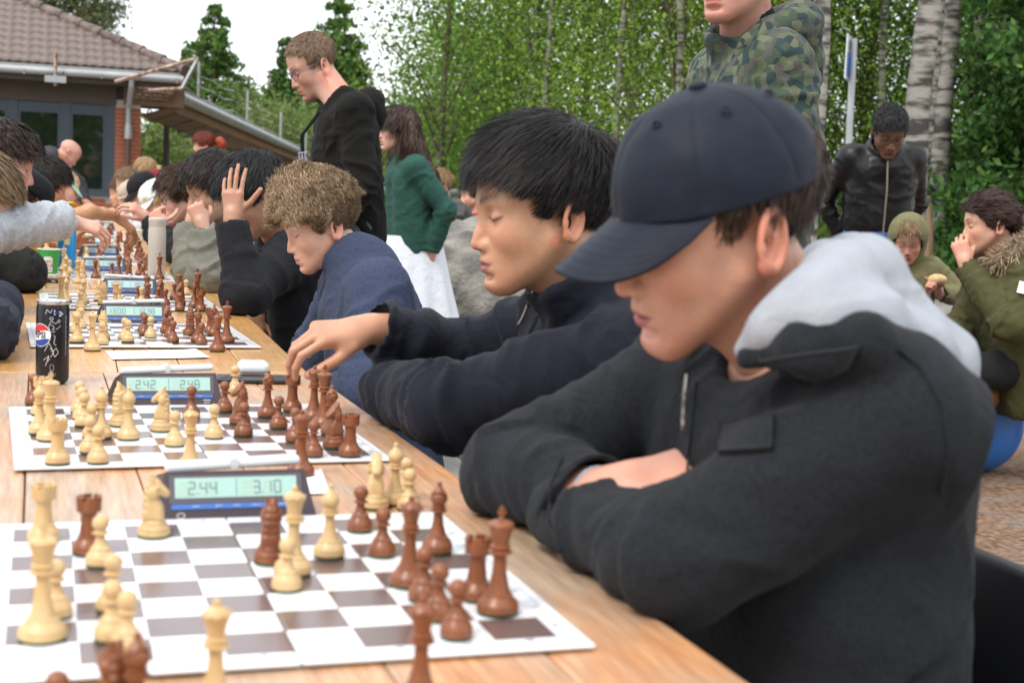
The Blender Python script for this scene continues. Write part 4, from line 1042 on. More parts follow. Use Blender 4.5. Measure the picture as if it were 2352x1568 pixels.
# the wood on the right
gW = 'leafy trees of the wood edge'; FARW = 'leafy tree standing beyond the drooping spruce boughs'
WL = ['tall leafy tree growing next to the airy aspen', 'dark leafy tree second along from the airy aspen', 'tall leafy tree behind the black haired boy in corduroy', 'bright leafy tree between the corduroy boy and the capped boy', 'low yellow green tree above the visor of the navy cap', 'leafy tree straight behind the crown of the navy cap', 'yellow green tree directly behind the man in camouflage', 'leafy tree behind the slim birch and the camouflage hood', 'dark leafy tree behind the blue and white sign', 'leafy tree directly behind the man in black leather', 'dark leafy tree behind the two white birch trunks', 'dark leafy tree behind the woman in the parka', FARW, FARW, 'small yellow green tree far behind the airy aspen', FARW, FARW]
k = 0
for (x, d, hh_, rr, b) in ((1150, 30, 10.0, 2.3, 0), (1210, 25, 10.8, 2.9, 1), (1330, 28, 11.5, 3.0, 1), (1430, 23, 10.0, 2.8, 2), (1545, 19, 8.6, 2.4, 3), (1640, 24, 10.8, 2.8, 2), (1760, 21, 10.2, 2.6, 3), (1880, 26, 11.5, 2.8, 2), (1975, 22, 10.5, 2.6, 1), (2080, 27, 11.5, 3.0, 2), (2200, 23, 10.5, 2.8, 1), (2330, 26, 11.0, 3.0, 1), (2460, 22, 10.0, 3.0, 1), (2600, 25, 10.5, 3.2, 2), (1100, 42, 6.5, 2.6, 3), (2470, 17, 7.6, 2.2, 1), (2760, 24, 10.5, 3.2, 2)  ):
    base = ((.15, .27, .045), (.115, .235, .035), (.17, .30, .05), (.23, .36, .055))[b]
    q = G(x, d); broadleaf(q, hh_, rr, WL[k], base, .06 if d > 20 else .1, 120, int(300*min(1.5, (25/d)**1.2)), .003*d, 'leafy_tree', seed=60+k, group=gW, tr=.10, bark=M_birch if k % 2 else M_bark); k += 1
# undergrowth along the wood edge
R_ = np.random.default_rng(5); PL = []
for i in range(420):
    x = R_.uniform(860, 2900); d = R_.uniform(15, 34); q = G(x, d); hh_ = R_.uniform(.35, 1.5); PL.append(q+np.abs(R_.normal(size=(70, 3)))*A(0, 0, hh_*.5)+R_.normal(size=(70, 3))*A(.4, .4, .1))
PL = np.concatenate(PL); o = leaf_mesh('undergrowth', PL, np.full(len(PL), .13), leaf_cols(len(PL), (.085, .16, .03), R_), M_leaf, None, .2, .55, R_); tag(o, 'green undergrowth along the foot of the wood', 'undergrowth', kind='stuff')
# birch trunks standing clear of the leaves
def trunk_tree(x, d, r0, lean, label, H_=9.0, group=None, seed=0, y0=None):
    R_ = np.random.default_rng(seed); p = G(x, d); t = empty('birch_tree', p); tag(t, label, 'tree', group); mb = MB(); zt = np.linspace(0, 1, 14)
    # lean: sideways shift in metres over the first 4 m (to the picture's right when positive)
    lv = A(_r[0], _r[1], 0); P = np.array([lv*(lean*(z*H_/4)**.8+.03*sin(z*17+seed))+A(0, 0, z*H_) for z in zt]); P[0, 2] = -.2
    mb.tube(P, r0*(1.12-zt*.75)*(1+.06*np.sin(zt*40+seed)), 14)
    for k_ in range(5):
        u = R_.uniform(.45, .95); a = R_.uniform(0, 6.28); s0 = P[int(u*13)]; mb.tube([s0, s0+A(cos(a)*.7, sin(a)*.7, .5), s0+A(cos(a)*1.3, sin(a)*1.3, .7)], [.04, .025, .008], 5)
    mb.build('trunk', M_birch, t, True)
    cen = P[8:][R_.integers(0, 6, 26)]+R_.normal(size=(26, 3))*A(1.1, 1.1, .7); PL = (cen[:, None]+R_.normal(size=(26, 150, 3))*.42).reshape(-1, 3)
    leaf_mesh('crown', PL, np.full(len(PL), .05), leaf_cols(len(PL), (.11, .20, .03), R_), M_leaf, t, .4, .6, R_)
trunk_tree(2088, 12.6, .115, .06, 'leaning white birch trunk just behind the man in black leather', 8.5, seed=1)
trunk_tree(2165, 14.6, .09, -.10, 'straight white birch trunk with black patches next to the leaning birch', 8.5, seed=2)
trunk_tree(1872, 11.5, .075, -.10, 'slim birch trunk behind the man in the camouflage jacket', 8.0, seed=3)
for i, (x, d, r0, ln) in enumerate(((2125, 17, .06, .0), (2215, 17.5, .07, .02), (2258, 19, .055, .0), (2300, 18, .06, -.05), (2338, 20, .07, .05), (1725, 19, .05, -.1), (1545, 18, .05, -.05), (1690, 20, .05, -.1), (2010, 19, .05, -.05), (1250, 22, .05, -.05), (1420, 19, .04, -.1), (2160, 21, .06, -.05))):
    trunk_tree(x, d, r0, ln, 'thin birch trunk deep among the trees of the wood', 9.0, 'thin birches inside the wood', 10+i)
mb = MB(); p = G(2150, 13.5); mb.tube([A(0, 0, -.05), A(-.1, .05, 1.05)], [.09, .05], 9); st_ = mb.build('broken_stump', mat('split_wood', (.34, .22, .13), .8, var=.4, vscale=20, stretch=(1, 1, .1)), None, True); st_.location = p; tag(st_, 'splintered pale tree stump between the two white birches', 'stump')
# spruce branch of the right edge
q = G(2460, 14); spruce(q, 6.0, 2.0, 'dark green spruce with drooping boughs at the right of the woman in the parka', 77, base=(.05, .12, .03), dens=2.2, size=.10)
# trees on the other side of the yard (seen mirrored in the window panes)
gO = 'leafy trees across the yard behind the tables'
for i, (x, y) in enumerate(((-15, -26), (-10, -29), (-5, -27), (-1, -30), (3, -28), (8, -27), (-25, -10))):
    broadleaf((x, y, 0), 8.0, 3.6, 'leafy tree standing across the yard from the brick building', (.15, .27, .06), .04, 80, 130, .30, 'leafy_tree', seed=100+i, group=gO, tr=.12)
# railing in front of the wood with green mesh
p0, p1 = dep(985, 440, 15.5), dep(1130, 412, 17.0); fe = empty('railing_fence', (p0[0], p0[1], 0)); tag(fe, 'grey steel railing with green mesh below behind the granite outcrop', 'fence'); fo = A(p0[0], p0[1], 0)
e = nrm(p1-p0); e[2] = 0; p1 = p0+e*4.2; p00 = p0-e*1.2
mb = MB(); mb.tube([p00-fo, p1-fo], .035, 8); mb.build('rail', M_zinc, fe, True)
for t0 in np.linspace(0, 1, 5):
    p = p00+(p1-p00)*t0; mb = MB(); mb.tube([A(p[0], p[1], gz(p[0], p[1])-.1)-fo, p-fo], .03, 8); mb.build('post', M_zinc, fe, True)
mb = MB(); M_mesh = mat('green_mesh', (.02, .075, .03), .6)
for t0 in np.linspace(0, 1, 85):
    p = p00+(p1-p00)*t0; mb.tube([A(p[0], p[1], .3)-fo, A(p[0], p[1], p[2]-.05)-fo], .006, 4)
for z in np.linspace(.3, p0[2]-.06, 14): mb.tube([A(p00[0], p00[1], z)-fo, A(p1[0], p1[1], z)-fo], .006, 4)
o = mb.build('mesh_panel', M_mesh, fe); o['kind'] = 'stuff'
# sign post
p = G(1946, 12.5); sg = empty('sign_post', p); tag(sg, 'grey steel pole with blue and white sign plate seen edge on', 'sign'); tp = dep(1962, 90, 12.5)-p
mb = MB(); mb.tube([A(0, 0, -.2), A(tp[0]*.0+.0, 0, 0)+tp*A(1, 1, 1)], .032, 10); mb.build('pole', M_zinc, sg, True)
vd = nrm(A(_f[0], _f[1], 0)); pl = nrm(_r*A(1, 1, 0)*.32+vd*.95); top_ = dep(1964, 84, 12.5)-p; bot_ = dep(1957, 184, 12.5)-p; wv_ = .19
hh_ = top_[2]-bot_[2]; Rm = np.stack([pl, nrm(np.cross(A(0, 0, 1), pl)), A(0, 0, 1)], 1); ce = (top_+bot_)/2-nrm(np.cross(A(0, 0, 1), pl))*-.045
mb = MB(); mb.box((-wv_, -.006, -hh_/2), (wv_, .006, hh_/2), R=Rm, c=ce); plate = mb.build('sign_plate', mat('sign_white', (.70, .73, .76), .35), sg)
for sy in (-1, 1):
    mb = MB(); mb.box((-wv_*.82, sy*.0085-.001, -hh_*.42), (wv_*.82, sy*.0085+.001, hh_*.12), R=Rm, c=ce); mb.build('blue_panel', mat('sign_blue', (.10, .28, .72), .35), plate)
    mb = MB()
    for k_ in range(3): mb.box((-wv_*.6, sy*.0085-.001, hh_*(.2+.07*k_)), (wv_*.6, sy*.0085+.001, hh_*(.225+.07*k_)), R=Rm, c=ce)
    mb.build('sign_lines', mat('sign_text', (.1, .12, .15), .5), plate)
# ------------------------------------------------------------------ tables, boards, clocks, chessmen
ZT = .74
def wood_mat(name, c0, c1, grey, greyamt, rough, coat):
    m = bpy.data.materials.new(name); m.use_nodes = True; n = m.node_tree.nodes; l = m.node_tree.links; b = n['Principled BSDF']; MATS[name] = m
    t = n.new('ShaderNodeTexCoord'); oi = n.new('ShaderNodeObjectInfo')
    ad = n.new('ShaderNodeVectorMath'); ad.operation = 'ADD'; l.new(t.outputs['Object'], ad.inputs[0])
    sc_ = n.new('ShaderNodeVectorMath'); sc_.operation = 'SCALE'; sc_.inputs[0].default_value = (3.1, 7.7, 1.3); l.new(oi.outputs['Random'], sc_.inputs['Scale']); l.new(sc_.outputs['Vector'], ad.inputs[1])
    def noise(scale, stretch, det=6, dist=0.0):
        mp = n.new('ShaderNodeMapping'); mp.inputs['Scale'].default_value = stretch; l.new(ad.outputs['Vector'], mp.inputs['Vector'])
        q = n.new('ShaderNodeTexNoise'); q.inputs['Scale'].default_value = scale; q.inputs['Detail'].default_value = det; q.inputs['Distortion'].default_value = dist; l.new(mp.outputs['Vector'], q.inputs['Vector']); return q.outputs['Fac']
    def ramp(src, a, k0, b_, k1):
        q = n.new('ShaderNodeValToRGB'); e = q.color_ramp.elements; e[0].position = a; e[0].color = (*k0, 1); e[1].position = b_; e[1].color = (*k1, 1); l.new(src, q.inputs['Fac']); return q.outputs['Color']
    def mixc(f, a, b_, mul=1.0):
        mm = n.new('ShaderNodeMath'); mm.operation = 'MULTIPLY'; mm.inputs[1].default_value = mul; mm.use_clamp = True; l.new(f, mm.inputs[0])
        q = n.new('ShaderNodeMix'); q.data_type = 'RGBA'; l.new(mm.outputs[0], q.inputs['Factor']); l.new(a, q.inputs['A']); l.new(b_, q.inputs['B']); return q.outputs['Result']
    grain = noise(22, (6, .35, 6), 8, .4); c = ramp(grain, .3, c0, .7, c1)
    fine = ramp(noise(160, (5, .12, 5), 4), .35, (.62, .58, .55), .6, (1, 1, 1))
    mu = n.new('ShaderNodeMix'); mu.data_type = 'RGBA'; mu.blend_type = 'MULTIPLY'; mu.inputs['Factor'].default_value = .7; l.new(c, mu.inputs['A']); l.new(fine, mu.inputs['B']); c = mu.outputs['Result']
    if greyamt:
        wv = ramp(noise(4.5, (1.2, .55, 1), 7, .8), .40, (0, 0, 0), .60, (1, 1, 1)); gcol = ramp(noise(40, (5, .3, 5), 6), .3, tuple(x*.5 for x in grey), .7, grey); c = mixc(wv, c, gcol, greyamt)
    l.new(c, b.inputs['Base Color'])
    rr = n.new('ShaderNodeMapRange'); rr.inputs['To Min'].default_value = rough-.08; rr.inputs['To Max'].default_value = rough+.14; l.new(noise(9, (1, 1, 1)), rr.inputs['Value']); l.new(rr.outputs['Result'], b.inputs['Roughness'])
    if coat: b.inputs['Coat Weight'].default_value = coat; b.inputs['Coat Roughness'].default_value = .22
    bn = n.new('ShaderNodeBump'); bn.inputs['Strength'].default_value = .35; bn.inputs['Distance'].default_value = .0012; l.new(grain, bn.inputs['Height']); l.new(bn.outputs['Normal'], b.inputs['Normal'])
    return m
W_old = wood_mat('weathered_table_wood', (.50, .20, .075), (.68, .38, .19), (.50, .40, .30), .72, .42, .4)
W_new = wood_mat('varnished_table_wood', (.50, .24, .065), (.68, .39, .14), (.5, .4, .3), 0, .34, .5)
M_steel = mat('table_leg_steel', (.05, .05, .055), .45, metal=.6)
def table(xl0, xr0, y0, xl1, xr1, y1, wood, label, npl=5, th=.042, dz=0.0):
    c = A((xl0+xr0)/2, (y0+y1)/2, 0); t = empty('trestle_table', c); tag(t, label, 'table', 'tables joined in one long row')
    for k in range(npl):
        a, b = k/npl, (k+1)/npl; g = .0008
        q = [A(xl0+(xr0-xl0)*a+g, y0, ZT+dz), A(xl0+(xr0-xl0)*b-g, y0, ZT+dz), A(xl1+(xr1-xl1)*b-g, y1, ZT+dz), A(xl1+(xr1-xl1)*a+g, y1, ZT+dz)]
        dzk = random.uniform(-.0006, .0006); q = [p+A(0, 0, dzk) for p in q]; cc = sum(q)/4
        V = np.array([p-cc for p in q]+[p-cc-A(0, 0, th) for p in q]); mb = MB(); mb.add(V, [(0, 1, 2, 3), (7, 6, 5, 4), (0, 4, 5, 1), (1, 5, 6, 2), (2, 6, 7, 3), (3, 7, 4, 0)])
        o = mb.build('plank', wood, t); o.location = cc-c; bevel(o, .004 if k in (0, npl-1) else .0012, 2)
    for yy in (y0+.22, y1-.22):
        mb = MB(); w_ = (xr0-xl0)/2-.06
        mb.box((-w_, yy-c[1]-.03, ZT+dz-th-.045), (w_, yy-c[1]+.03, ZT+dz-th)); mb.build('crossbar', M_steel, t)
        for sx in (-1, 1):
            mb = MB(); mb.tube([(sx*w_*.9, yy-c[1], ZT+dz-th-.04), (sx*(w_*.9+.02), yy-c[1], .003)], .02, 10); mb.build('leg', M_steel, t, True)
    return t
T1r0, T1r1 = at(1730, 1568, ZT)[0]+.002, .318
table(-.345, .346, -.78, -.35, T1r1, 1.488, W_old, 'weathered bare pine table under the boards of the capped boy and the reaching boy')
table(-.30, .312, 1.492, -.262, .378, 3.52, W_new, 'honey varnished table before the curly haired boy in blue')
ys = 3.525
for i, lb in enumerate(('varnished table with rounded ends before the boy in the grey green hoodie', 'varnished table before the boy in glasses and the boy in yellow', 'varnished table before the girl in the white cap', 'far varnished table beside the bending bald man', 'last varnished table close to the brick building')):
    table(-.32+.0*i, .372, ys+.004, -.33, .36, ys+2.05, W_new, lb, dz=.003); ys += 2.055

# ---- boards
def board_mat():
    m = bpy.data.materials.new('printed_board'); m.use_nodes = True; n = m.node_tree.nodes; l = m.node_tree.links; b = n['Principled BSDF']
    t = n.new('ShaderNodeTexCoord'); mp = n.new('ShaderNodeMapping'); mp.inputs['Scale'].default_value = (1/.055,)*3; mp.inputs['Location'].default_value = (0, 0, .5); l.new(t.outputs['Object'], mp.inputs['Vector'])
    ck = n.new('ShaderNodeTexChecker'); ck.inputs['Scale'].default_value = 1; ck.inputs['Color1'].default_value = (.135, .085, .078, 1); ck.inputs['Color2'].default_value = (.80, .80, .81, 1)
    fl = n.new('ShaderNodeVectorMath'); fl.operation = 'FLOOR'; l.new(mp.outputs['Vector'], fl.inputs[0])
    l.new(mp.outputs['Vector'], ck.inputs['Vector'])
    sep = n.new('ShaderNodeSeparateXYZ'); l.new(t.outputs['Object'], sep.inputs[0])
    def mth(op, a, b_=None):
        q = n.new('ShaderNodeMath'); q.operation = op
        for i, v in enumerate((a, b_)):
            if v is None: continue
            if isinstance(v, (int, float)): q.inputs[i].default_value = v
            else: l.new(v, q.inputs[i])
        return q.outputs[0]
    ax, ay = mth('ABSOLUTE', sep.outputs[0]), mth('ABSOLUTE', sep.outputs[1]); mxv = mth('MAXIMUM', ax, ay)
    ins = mth('LESS_THAN', mxv, .22); line = mth('MULTIPLY', mth('GREATER_THAN', mxv, .2347), mth('LESS_THAN', mxv, .2357)); line2 = mth('MULTIPLY', mth('GREATER_THAN', mxv, .22), mth('LESS_THAN', mxv, .2208)); line = mth('MAXIMUM', line, line2)
    m1 = n.new('ShaderNodeMix'); m1.data_type = 'RGBA'; l.new(ins, m1.inputs['Factor']); m1.inputs['A'].default_value = (.80, .80, .81, 1); l.new(ck.outputs['Color'], m1.inputs['B'])
    m2 = n.new('ShaderNodeMix'); m2.data_type = 'RGBA'; l.new(line, m2.inputs['Factor']); l.new(m1.outputs['Result'], m2.inputs['A']); m2.inputs['B'].default_value = (.36, .37, .45, 1)
    l.new(m2.outputs['Result'], b.inputs['Base Color']); b.inputs['Roughness'].default_value = .22; b.inputs['IOR'].default_value = 1.65
    return m
M_board = board_mat(); M_print = mat('board_print', (.12, .12, .16), .5)
def glyphs():
    out = []
    for i, ch in enumerate('ABCDEFGH'):
        for sy in (-1, 1):
            V, F = text_geo(ch, .011); a = 0 if sy < 0 else pi; out.append((V@np.array([[cos(a), sin(a), 0], [-sin(a), cos(a), 0], [0, 0, 1]])+A((i-3.5)*.055, sy*.228, 0), F))
    for i, ch in enumerate('12345678'):
        for sx in (-1, 1): 
            V, F = text_geo(ch, .011); out.append((V+A(sx*.228, (i-3.5)*.055, 0), F))
    return out
GL = glyphs(); a_ = pi/2
ROTG = [(V@np.array([[0, -1, 0], [1, 0, 0], [0, 0, 1]]), F) for V, F in GL]     # files run across the table (white plays on the left)
def board(c, rot, label, letters=True, s=.2455):
    t = empty('chess_board', (c[0], c[1], ZT+.003), rot); tag(t, label, 'chess board', 'folding printed boards down the row of tables')
    for sx in (-1, 1):
        mb = MB(); x0, x1 = (sx*.0004, sx*s) if sx > 0 else (-s, -.0004)
        mb.box((x0, -s, 0), (x1, s, .004)); o = mb.build('board_panel', M_board, t); o.rotation_euler = (0, random.uniform(.000, .003)*sx, 0); bevel(o, .003, 2, 60)
    if letters:
        mb = MB()
        for V, F in ROTG: mb.add(V+A(0, 0, .0052), F)
        mb.build('coordinates', M_print, t)['kind'] = 'stuff'
    return t
# ---- chessmen
def wood_piece(name, c0, c1, rough):
    m = mat(name, c0, rough, col2=c1, vscale=55, stretch=(1, 1, .18), det=6, spec=.4, coat=.12, bump=.05, bscale=400); return m
M_box = wood_piece('boxwood', (.55, .355, .155), (.64, .45, .23), .38); M_dark = wood_piece('sheesham', (.15, .043, .015), (.28, .095, .036), .36)
M_felt = mat('green_felt', (.012, .07, .035), .9)
mm = .001
def prof_base(r, hb): return [(r*.93, 2), (r, 3.4), (r, 6), (r*.955, 7.2), (r*.955, 7.7), (r*.985, 8.2), (r*.93, 11), (r*.74, 14.5), (r*.66, 16.5), (r*.68, 17.6), (r*.58, 18.4)]
def sphere_prof(r, zc, a0, n=9): return [(r*cos(a), zc+r*sin(a)) for a in np.linspace(a0, pi/2*.985, n)]
PR = {}
PR['pawn'] = prof_base(14, 0)+[(5.9, 22), (4.4, 27), (4.2, 30), (4.6, 31), (7.9, 31.8), (8.1, 32.6), (5.2, 33.6), (5.0, 34.4)]+sphere_prof(8.0, 41.6, -.95)
PR['rook'] = prof_base(16, 0)+[(8.6, 23), (7.7, 31), (7.6, 38), (8.3, 41), (9.2, 42.2), (11.6, 43), (11.9, 44.2), (12.2, 53.4), (9.0, 53.4), (8.8, 51), (.3, 50.6)]
PR['bishop'] = prof_base(16, 0)+[(7.6, 23), (5.4, 31), (4.8, 39), (4.8, 42.6), (8.8, 43.6), (9.0, 45), (6.0, 46), (6.0, 47), (7.4, 47.8), (7.4, 48.8), (5.6, 49.6)]+[(float(np.interp(z, [49.6, 52, 55, 58, 61, 64, 67, 69.5], [5.4, 7.4, 8.8, 9.1, 8.2, 6.2, 3.8, 2.2])), z) for z in np.arange(50.2, 69.5, .8)]+[(2.0, 69.6)]+sphere_prof(2.9, 71.4, -.7, 6)
PR['queen'] = prof_base(18, 0)+[(8.6, 23), (6.4, 32), (5.4, 42), (5.3, 50), (9.6, 51.2), (9.9, 52.6), (7.0, 53.8), (7.0, 55), (8.4, 55.8), (8.4, 57), (6.4, 58), (6.8, 62), (8.0, 68), (10.2, 74.4), (10.8, 75.4), (10.0, 77), (8.6, 76.4), (6.6, 78.6), (3.4, 80.4), (2.2, 81)]+sphere_prof(2.9, 83, -.8, 6)
PR['king'] = prof_base(19, 0)+[(9.2, 24), (6.9, 34), (5.9, 45), (5.7, 53), (10.4, 54.2), (10.8, 55.8), (7.6, 57), (7.6, 58.6), (9.2, 59.4), (9.2, 60.8), (7.2, 62), (7.8, 66), (9.6, 73), (11.6, 79), (11.8, 79.8), (10.6, 81.4), (6.4, 83.2), (2.6, 83.8)]
def knight_geo():
    F = Fld(A(-.022, -.017, .002), A(.022, .017, .070), .0011)
    pts = np.array([(-11, 17), (-12.2, 24), (-10.8, 33), (-11.6, 42), (-10, 51), (-6.5, 58), (-3, 62.5), (-1.5, 66), (.8, 62.5), (5, 59.5), (9, 54), (14.5, 48.5), (16, 45), (14.5, 41.5), (10.5, 41.2), (6.4, 43.5), (3.6, 43), (6.2, 38), (9.2, 31), (10.2, 24), (10.2, 17)])*mm
    def poly(X, Z):
        d = np.full(np.broadcast_shapes(X.shape, Z.shape), 9., np.float32); s_ = np.ones_like(d); n = len(pts); j = n-1
        for i in range(n):
            ex, ez = pts[j]-pts[i]; wx = X-pts[i][0]; wz = Z-pts[i][1]; t = np.clip((wx*ex+wz*ez)/(ex*ex+ez*ez), 0, 1); d = np.minimum(d, (wx-ex*t)**2+(wz-ez*t)**2)
            c1 = Z >= pts[i][1]; c2 = Z < pts[j][1]; c3 = ex*wz > ez*wx; flip = (c1 & c2 & c3) | (~c1 & ~c2 & ~c3); s_ = np.where(flip, -s_, s_); j = i
        return s_*np.sqrt(d)
    def f(X, Y, Z):
        d2 = poly(X, Z); th = np.interp(Z[0, 0], [.017, .03, .042, .052, .062, .067], [.0105, .0095, .0078, .0072, .0055, .0035]).astype(np.float32)[None, None]; th = th*(1-.25*np.clip((X-.004)/.012, 0, 1)*(Z > .04))
        mane = .0011*np.maximum(0, np.sin(Z*900))*(X < -.006)*(Z > .026); q = np.abs(Y)-th
        k = .006; hh_ = np.maximum(k-np.abs(d2-q), 0)/k; return np.maximum(d2, q)+hh_*hh_*k*.25+mane
    F.fn(F.lo, F.lo+F.n*F.h, f)
    for y in (1, -1):
        F.cone((-.002, y*.0035, .060), (-.0035, y*.0042, .066), .0026, .0011, .002); F.ell((.004, y*.0078, .0525), (.0022, .0014, .0016), op='s', k=.001); F.ell((.0045, y*.0082, .0528), (.0028, .001, .0022), k=.001)
        F.ell((.0135, y*.0058, .0462), (.0012, .001, .0012), op='s', k=.001); F.cone((.0085, y*.006, .046), (.0155, y*.005, .0435), .0006, .0006, .0008, 's'); F.ell((-.001, y*.0085, .046), (.005, .0022, .006), k=.002)
    V, T = F.mesh(); V = smoothV(V, T, 1, .4)
    mb = MB(); mb.lathe([(a*mm, b*mm) for a, b in prof_base(16.5, 0)[:8]+[(12.5, 15.5), (11.5, 17.5), (9, 18.5)]], 28); Vb = np.concatenate(mb.V)
    return V, T, Vb, mb.F
PM = {}
def piece_meshes():
    for k, pr in PR.items():
        mb = MB(); mb.lathe([(r*mm, z*mm) for r, z in pr], 28)
        if k == 'bishop':
            V = mb.V[0]; z = V[:, 2]*1000; y = V[:, 1]*1000; cut = (np.abs((z-60)-(y-4)*.9) < .85) & (y > .5) & (z > 52); V[cut, :2] *= .72
        if k == 'queen':
            V = mb.V[0]; an = np.arctan2(V[:, 1], V[:, 0]); sel = (np.abs(V[:, 2]*1000-75.6) < 1.6); V[sel, 2] -= .0016*(np.cos(an[sel]*9) > .2)
        if k == 'rook':
            for j in range(6):
                a0 = j*pi/3; n = 5; P = []
                for z in (.0533, .058):
                    for r in (.0122, .0089):
                        for a in np.linspace(a0, a0+pi/3*.72, n): P.append((r*cos(a), r*sin(a), z))
                F_ = []
                for i in range(n-1): F_ += [(i, i+1, 2*n+i+1, 2*n+i), (n+i+1, n+i, 3*n+i, 3*n+i+1), (2*n+i, 2*n+i+1, 3*n+i+1, 3*n+i)]
                F_ += [(0, 2*n, 3*n, n), (n-1, 2*n-1, 4*n-1, 3*n-1)]; mb.add(P, F_)
        if k == 'king':
            mb.lathe([(2.2*mm, 83.4*mm), (2.6*mm, 84.6*mm), (1.8*mm, 86*mm)], 10); mb.box((-.0017, -.0013, .0855), (.0017, .0013, .0955)); mb.box((-.0034, -.00135, .0888), (.0034, .00135, .0918))
        for cn, m_ in (('w', M_box), ('b', M_dark)):
            o = mb.build(k, m_, None, True); PM[k, cn] = o.data; bpy.data.objects.remove(o)
    V, T, Vb, Fb = knight_geo()
    for cn, m_ in (('w', M_box), ('b', M_dark)):
        n = len(V); q4 = [f for f in Fb if len(f) == 4]
        o = mesh_np('knight', np.concatenate([V, Vb]), [T[0], np.concatenate([T[1], np.array(q4)+n])], m_); PM['knight', cn] = o.data; bpy.data.objects.remove(o)
    for r in (14, 16, 16.5, 18, 19):
        mb = MB(); mb.lathe([(r*.9*mm, 0), (r*.96*mm, .6*mm), (r*.96*mm, 2.2*mm)], 24); o = mb.build('felt_base', M_felt, None, True); PM['felt', r] = o.data; bpy.data.objects.remove(o)
piece_meshes()
RB = dict(pawn=14, rook=16, bishop=16, knight=16.5, queen=18, king=19)
WHO = {}
def put_piece(kind, col, x, y, who, z=.0072, felt=True, rz=None, off=False, sc=1.0):
    o = bpy.data.objects.new(kind+'_piece', PM[kind, col]); o.location = (x, y, ZT+(z if not off else .0008))
    if rz is None: rz = (0 if col == 'w' else pi)+random.uniform(-.5, .5)
    o.rotation_euler = (0, 0, rz); o.scale = (sc,)*3; link(o)
    cn = 'pale boxwood' if col == 'w' else 'dark brown'
    lab = f'{cn} {kind} standing on {who}' if not off else f'{cn} {kind} taken off beside {who}'
    tag(o, lab, 'chess piece', f'{cn} {kind}s {"beside" if off else "on"} {who}')
    if felt:
        f = bpy.data.objects.new('felt_base', PM['felt', RB[kind]]); link(f, o)
    return o
def put_px(kind, col, px, py, who, off=False, rz=None):
    r = RB[kind]*mm; p = at(px, py, ZT+(.007 if not off else .001)); d = A(p[0]-CAM[0], p[1]-CAM[1], 0); d = d/np.linalg.norm(d); p = p+d*r*.96
    return put_piece(kind, col, p[0], p[1], who, off=off, rz=rz)
W1 = 'the board before the capped boy'; W2 = 'the board before the reaching boy'; W3 = 'the board before the curly haired boy'; W4 = 'the board before the boy holding his head'; W5 = 'the board before the hoodie boy'
BC = [(0, 0, 0), (.011, .8005, .034), (.021, 2.117, .03), (.045, 3.01, .008), (.02, 4.14, .01)]
for (c, wn) in zip(BC, (W1, W2, W3, W4, W5)):
    board(c[:2], c[2], 'folding brown and white printed chess board of '+wn.replace('the board before ', ''), True)
R2 = radians
L1 = [('rook', 'w', 100, 1250), ('pawn', 'w', 230, 1308), ('knight', 'w', 353, 1240, R2(-10)), ('king', 'w', 97, 1484), ('pawn', 'w', 128, 1428), ('pawn', 'w', 258, 1412), ('pawn', 'w', 256, 1482), ('pawn', 'w', 291, 1510), ('queen', 'w', 672, 1330), ('pawn', 'w', 658, 1364), ('bishop', 'w', 755, 1288),
      ('rook', 'b', 203, 1281), ('knight', 'b', 620, 1302, R2(80)), ('pawn', 'b', 826, 1226), ('pawn', 'b', 877, 1284), ('queen', 'b', 938, 1356), ('bishop', 'b', 1003, 1278), ('rook', 'b', 1093, 1387), ('king', 'b', 1142, 1421), ('pawn', 'b', 971, 1388), ('pawn', 'b', 1006, 1433), ('pawn', 'b', 1047, 1475)]
O1 = [('knight', 'w', 861, 1173, R2(-100)), ('bishop', 'w', 905, 1163), ('pawn', 'w', 931, 1148), ('pawn', 'w', 938, 1176), ('queen', 'w', 492, 1666), ('queen', 'b', 962, 1650), ('knight', 'b', 258, 1700, R2(120)), ('bishop', 'b', 312, 1716), ('pawn', 'b', 130, 1722)]
L2_ = [('rook', 'w', 132, 1070), ('king', 'w', 116, 1016), ('rook', 'w', 95, 956), ('bishop', 'w', 91, 1000), ('pawn', 'w', 182, 951), ('pawn', 'w', 188, 966), ('pawn', 'w', 193, 982), ('bishop', 'w', 232, 1010), ('pawn', 'w', 211, 1010), ('pawn', 'w', 206, 1044), ('pawn', 'w', 225, 1068), ('knight', 'w', 276, 982, R2(20)), ('bishop', 'w', 295, 1013), ('knight', 'w', 371, 994, R2(165)), ('pawn', 'w', 401, 1028), ('pawn', 'w', 491, 1010),
       ('pawn', 'b', 439, 962), ('pawn', 'b', 515, 949), ('knight', 'b', 551, 977, R2(185)), ('pawn', 'b', 559, 1005), ('bishop', 'b', 614, 961), ('rook', 'b', 671, 947), ('pawn', 'b', 639, 987), ('queen', 'b', 720, 968), ('king', 'b', 743, 984), ('bishop', 'b', 760, 1002), ('knight', 'b', 767, 1033, R2(200)), ('rook', 'b', 803, 1052), ('pawn', 'b', 677, 1018), ('pawn', 'b', 699, 1035), ('pawn', 'b', 719, 1052)]
O2 = [('queen', 'w', 436, 1090), ('pawn', 'w', 539, 905), ('pawn', 'b', 77, 931), ('queen', 'b', 690, 1097)]
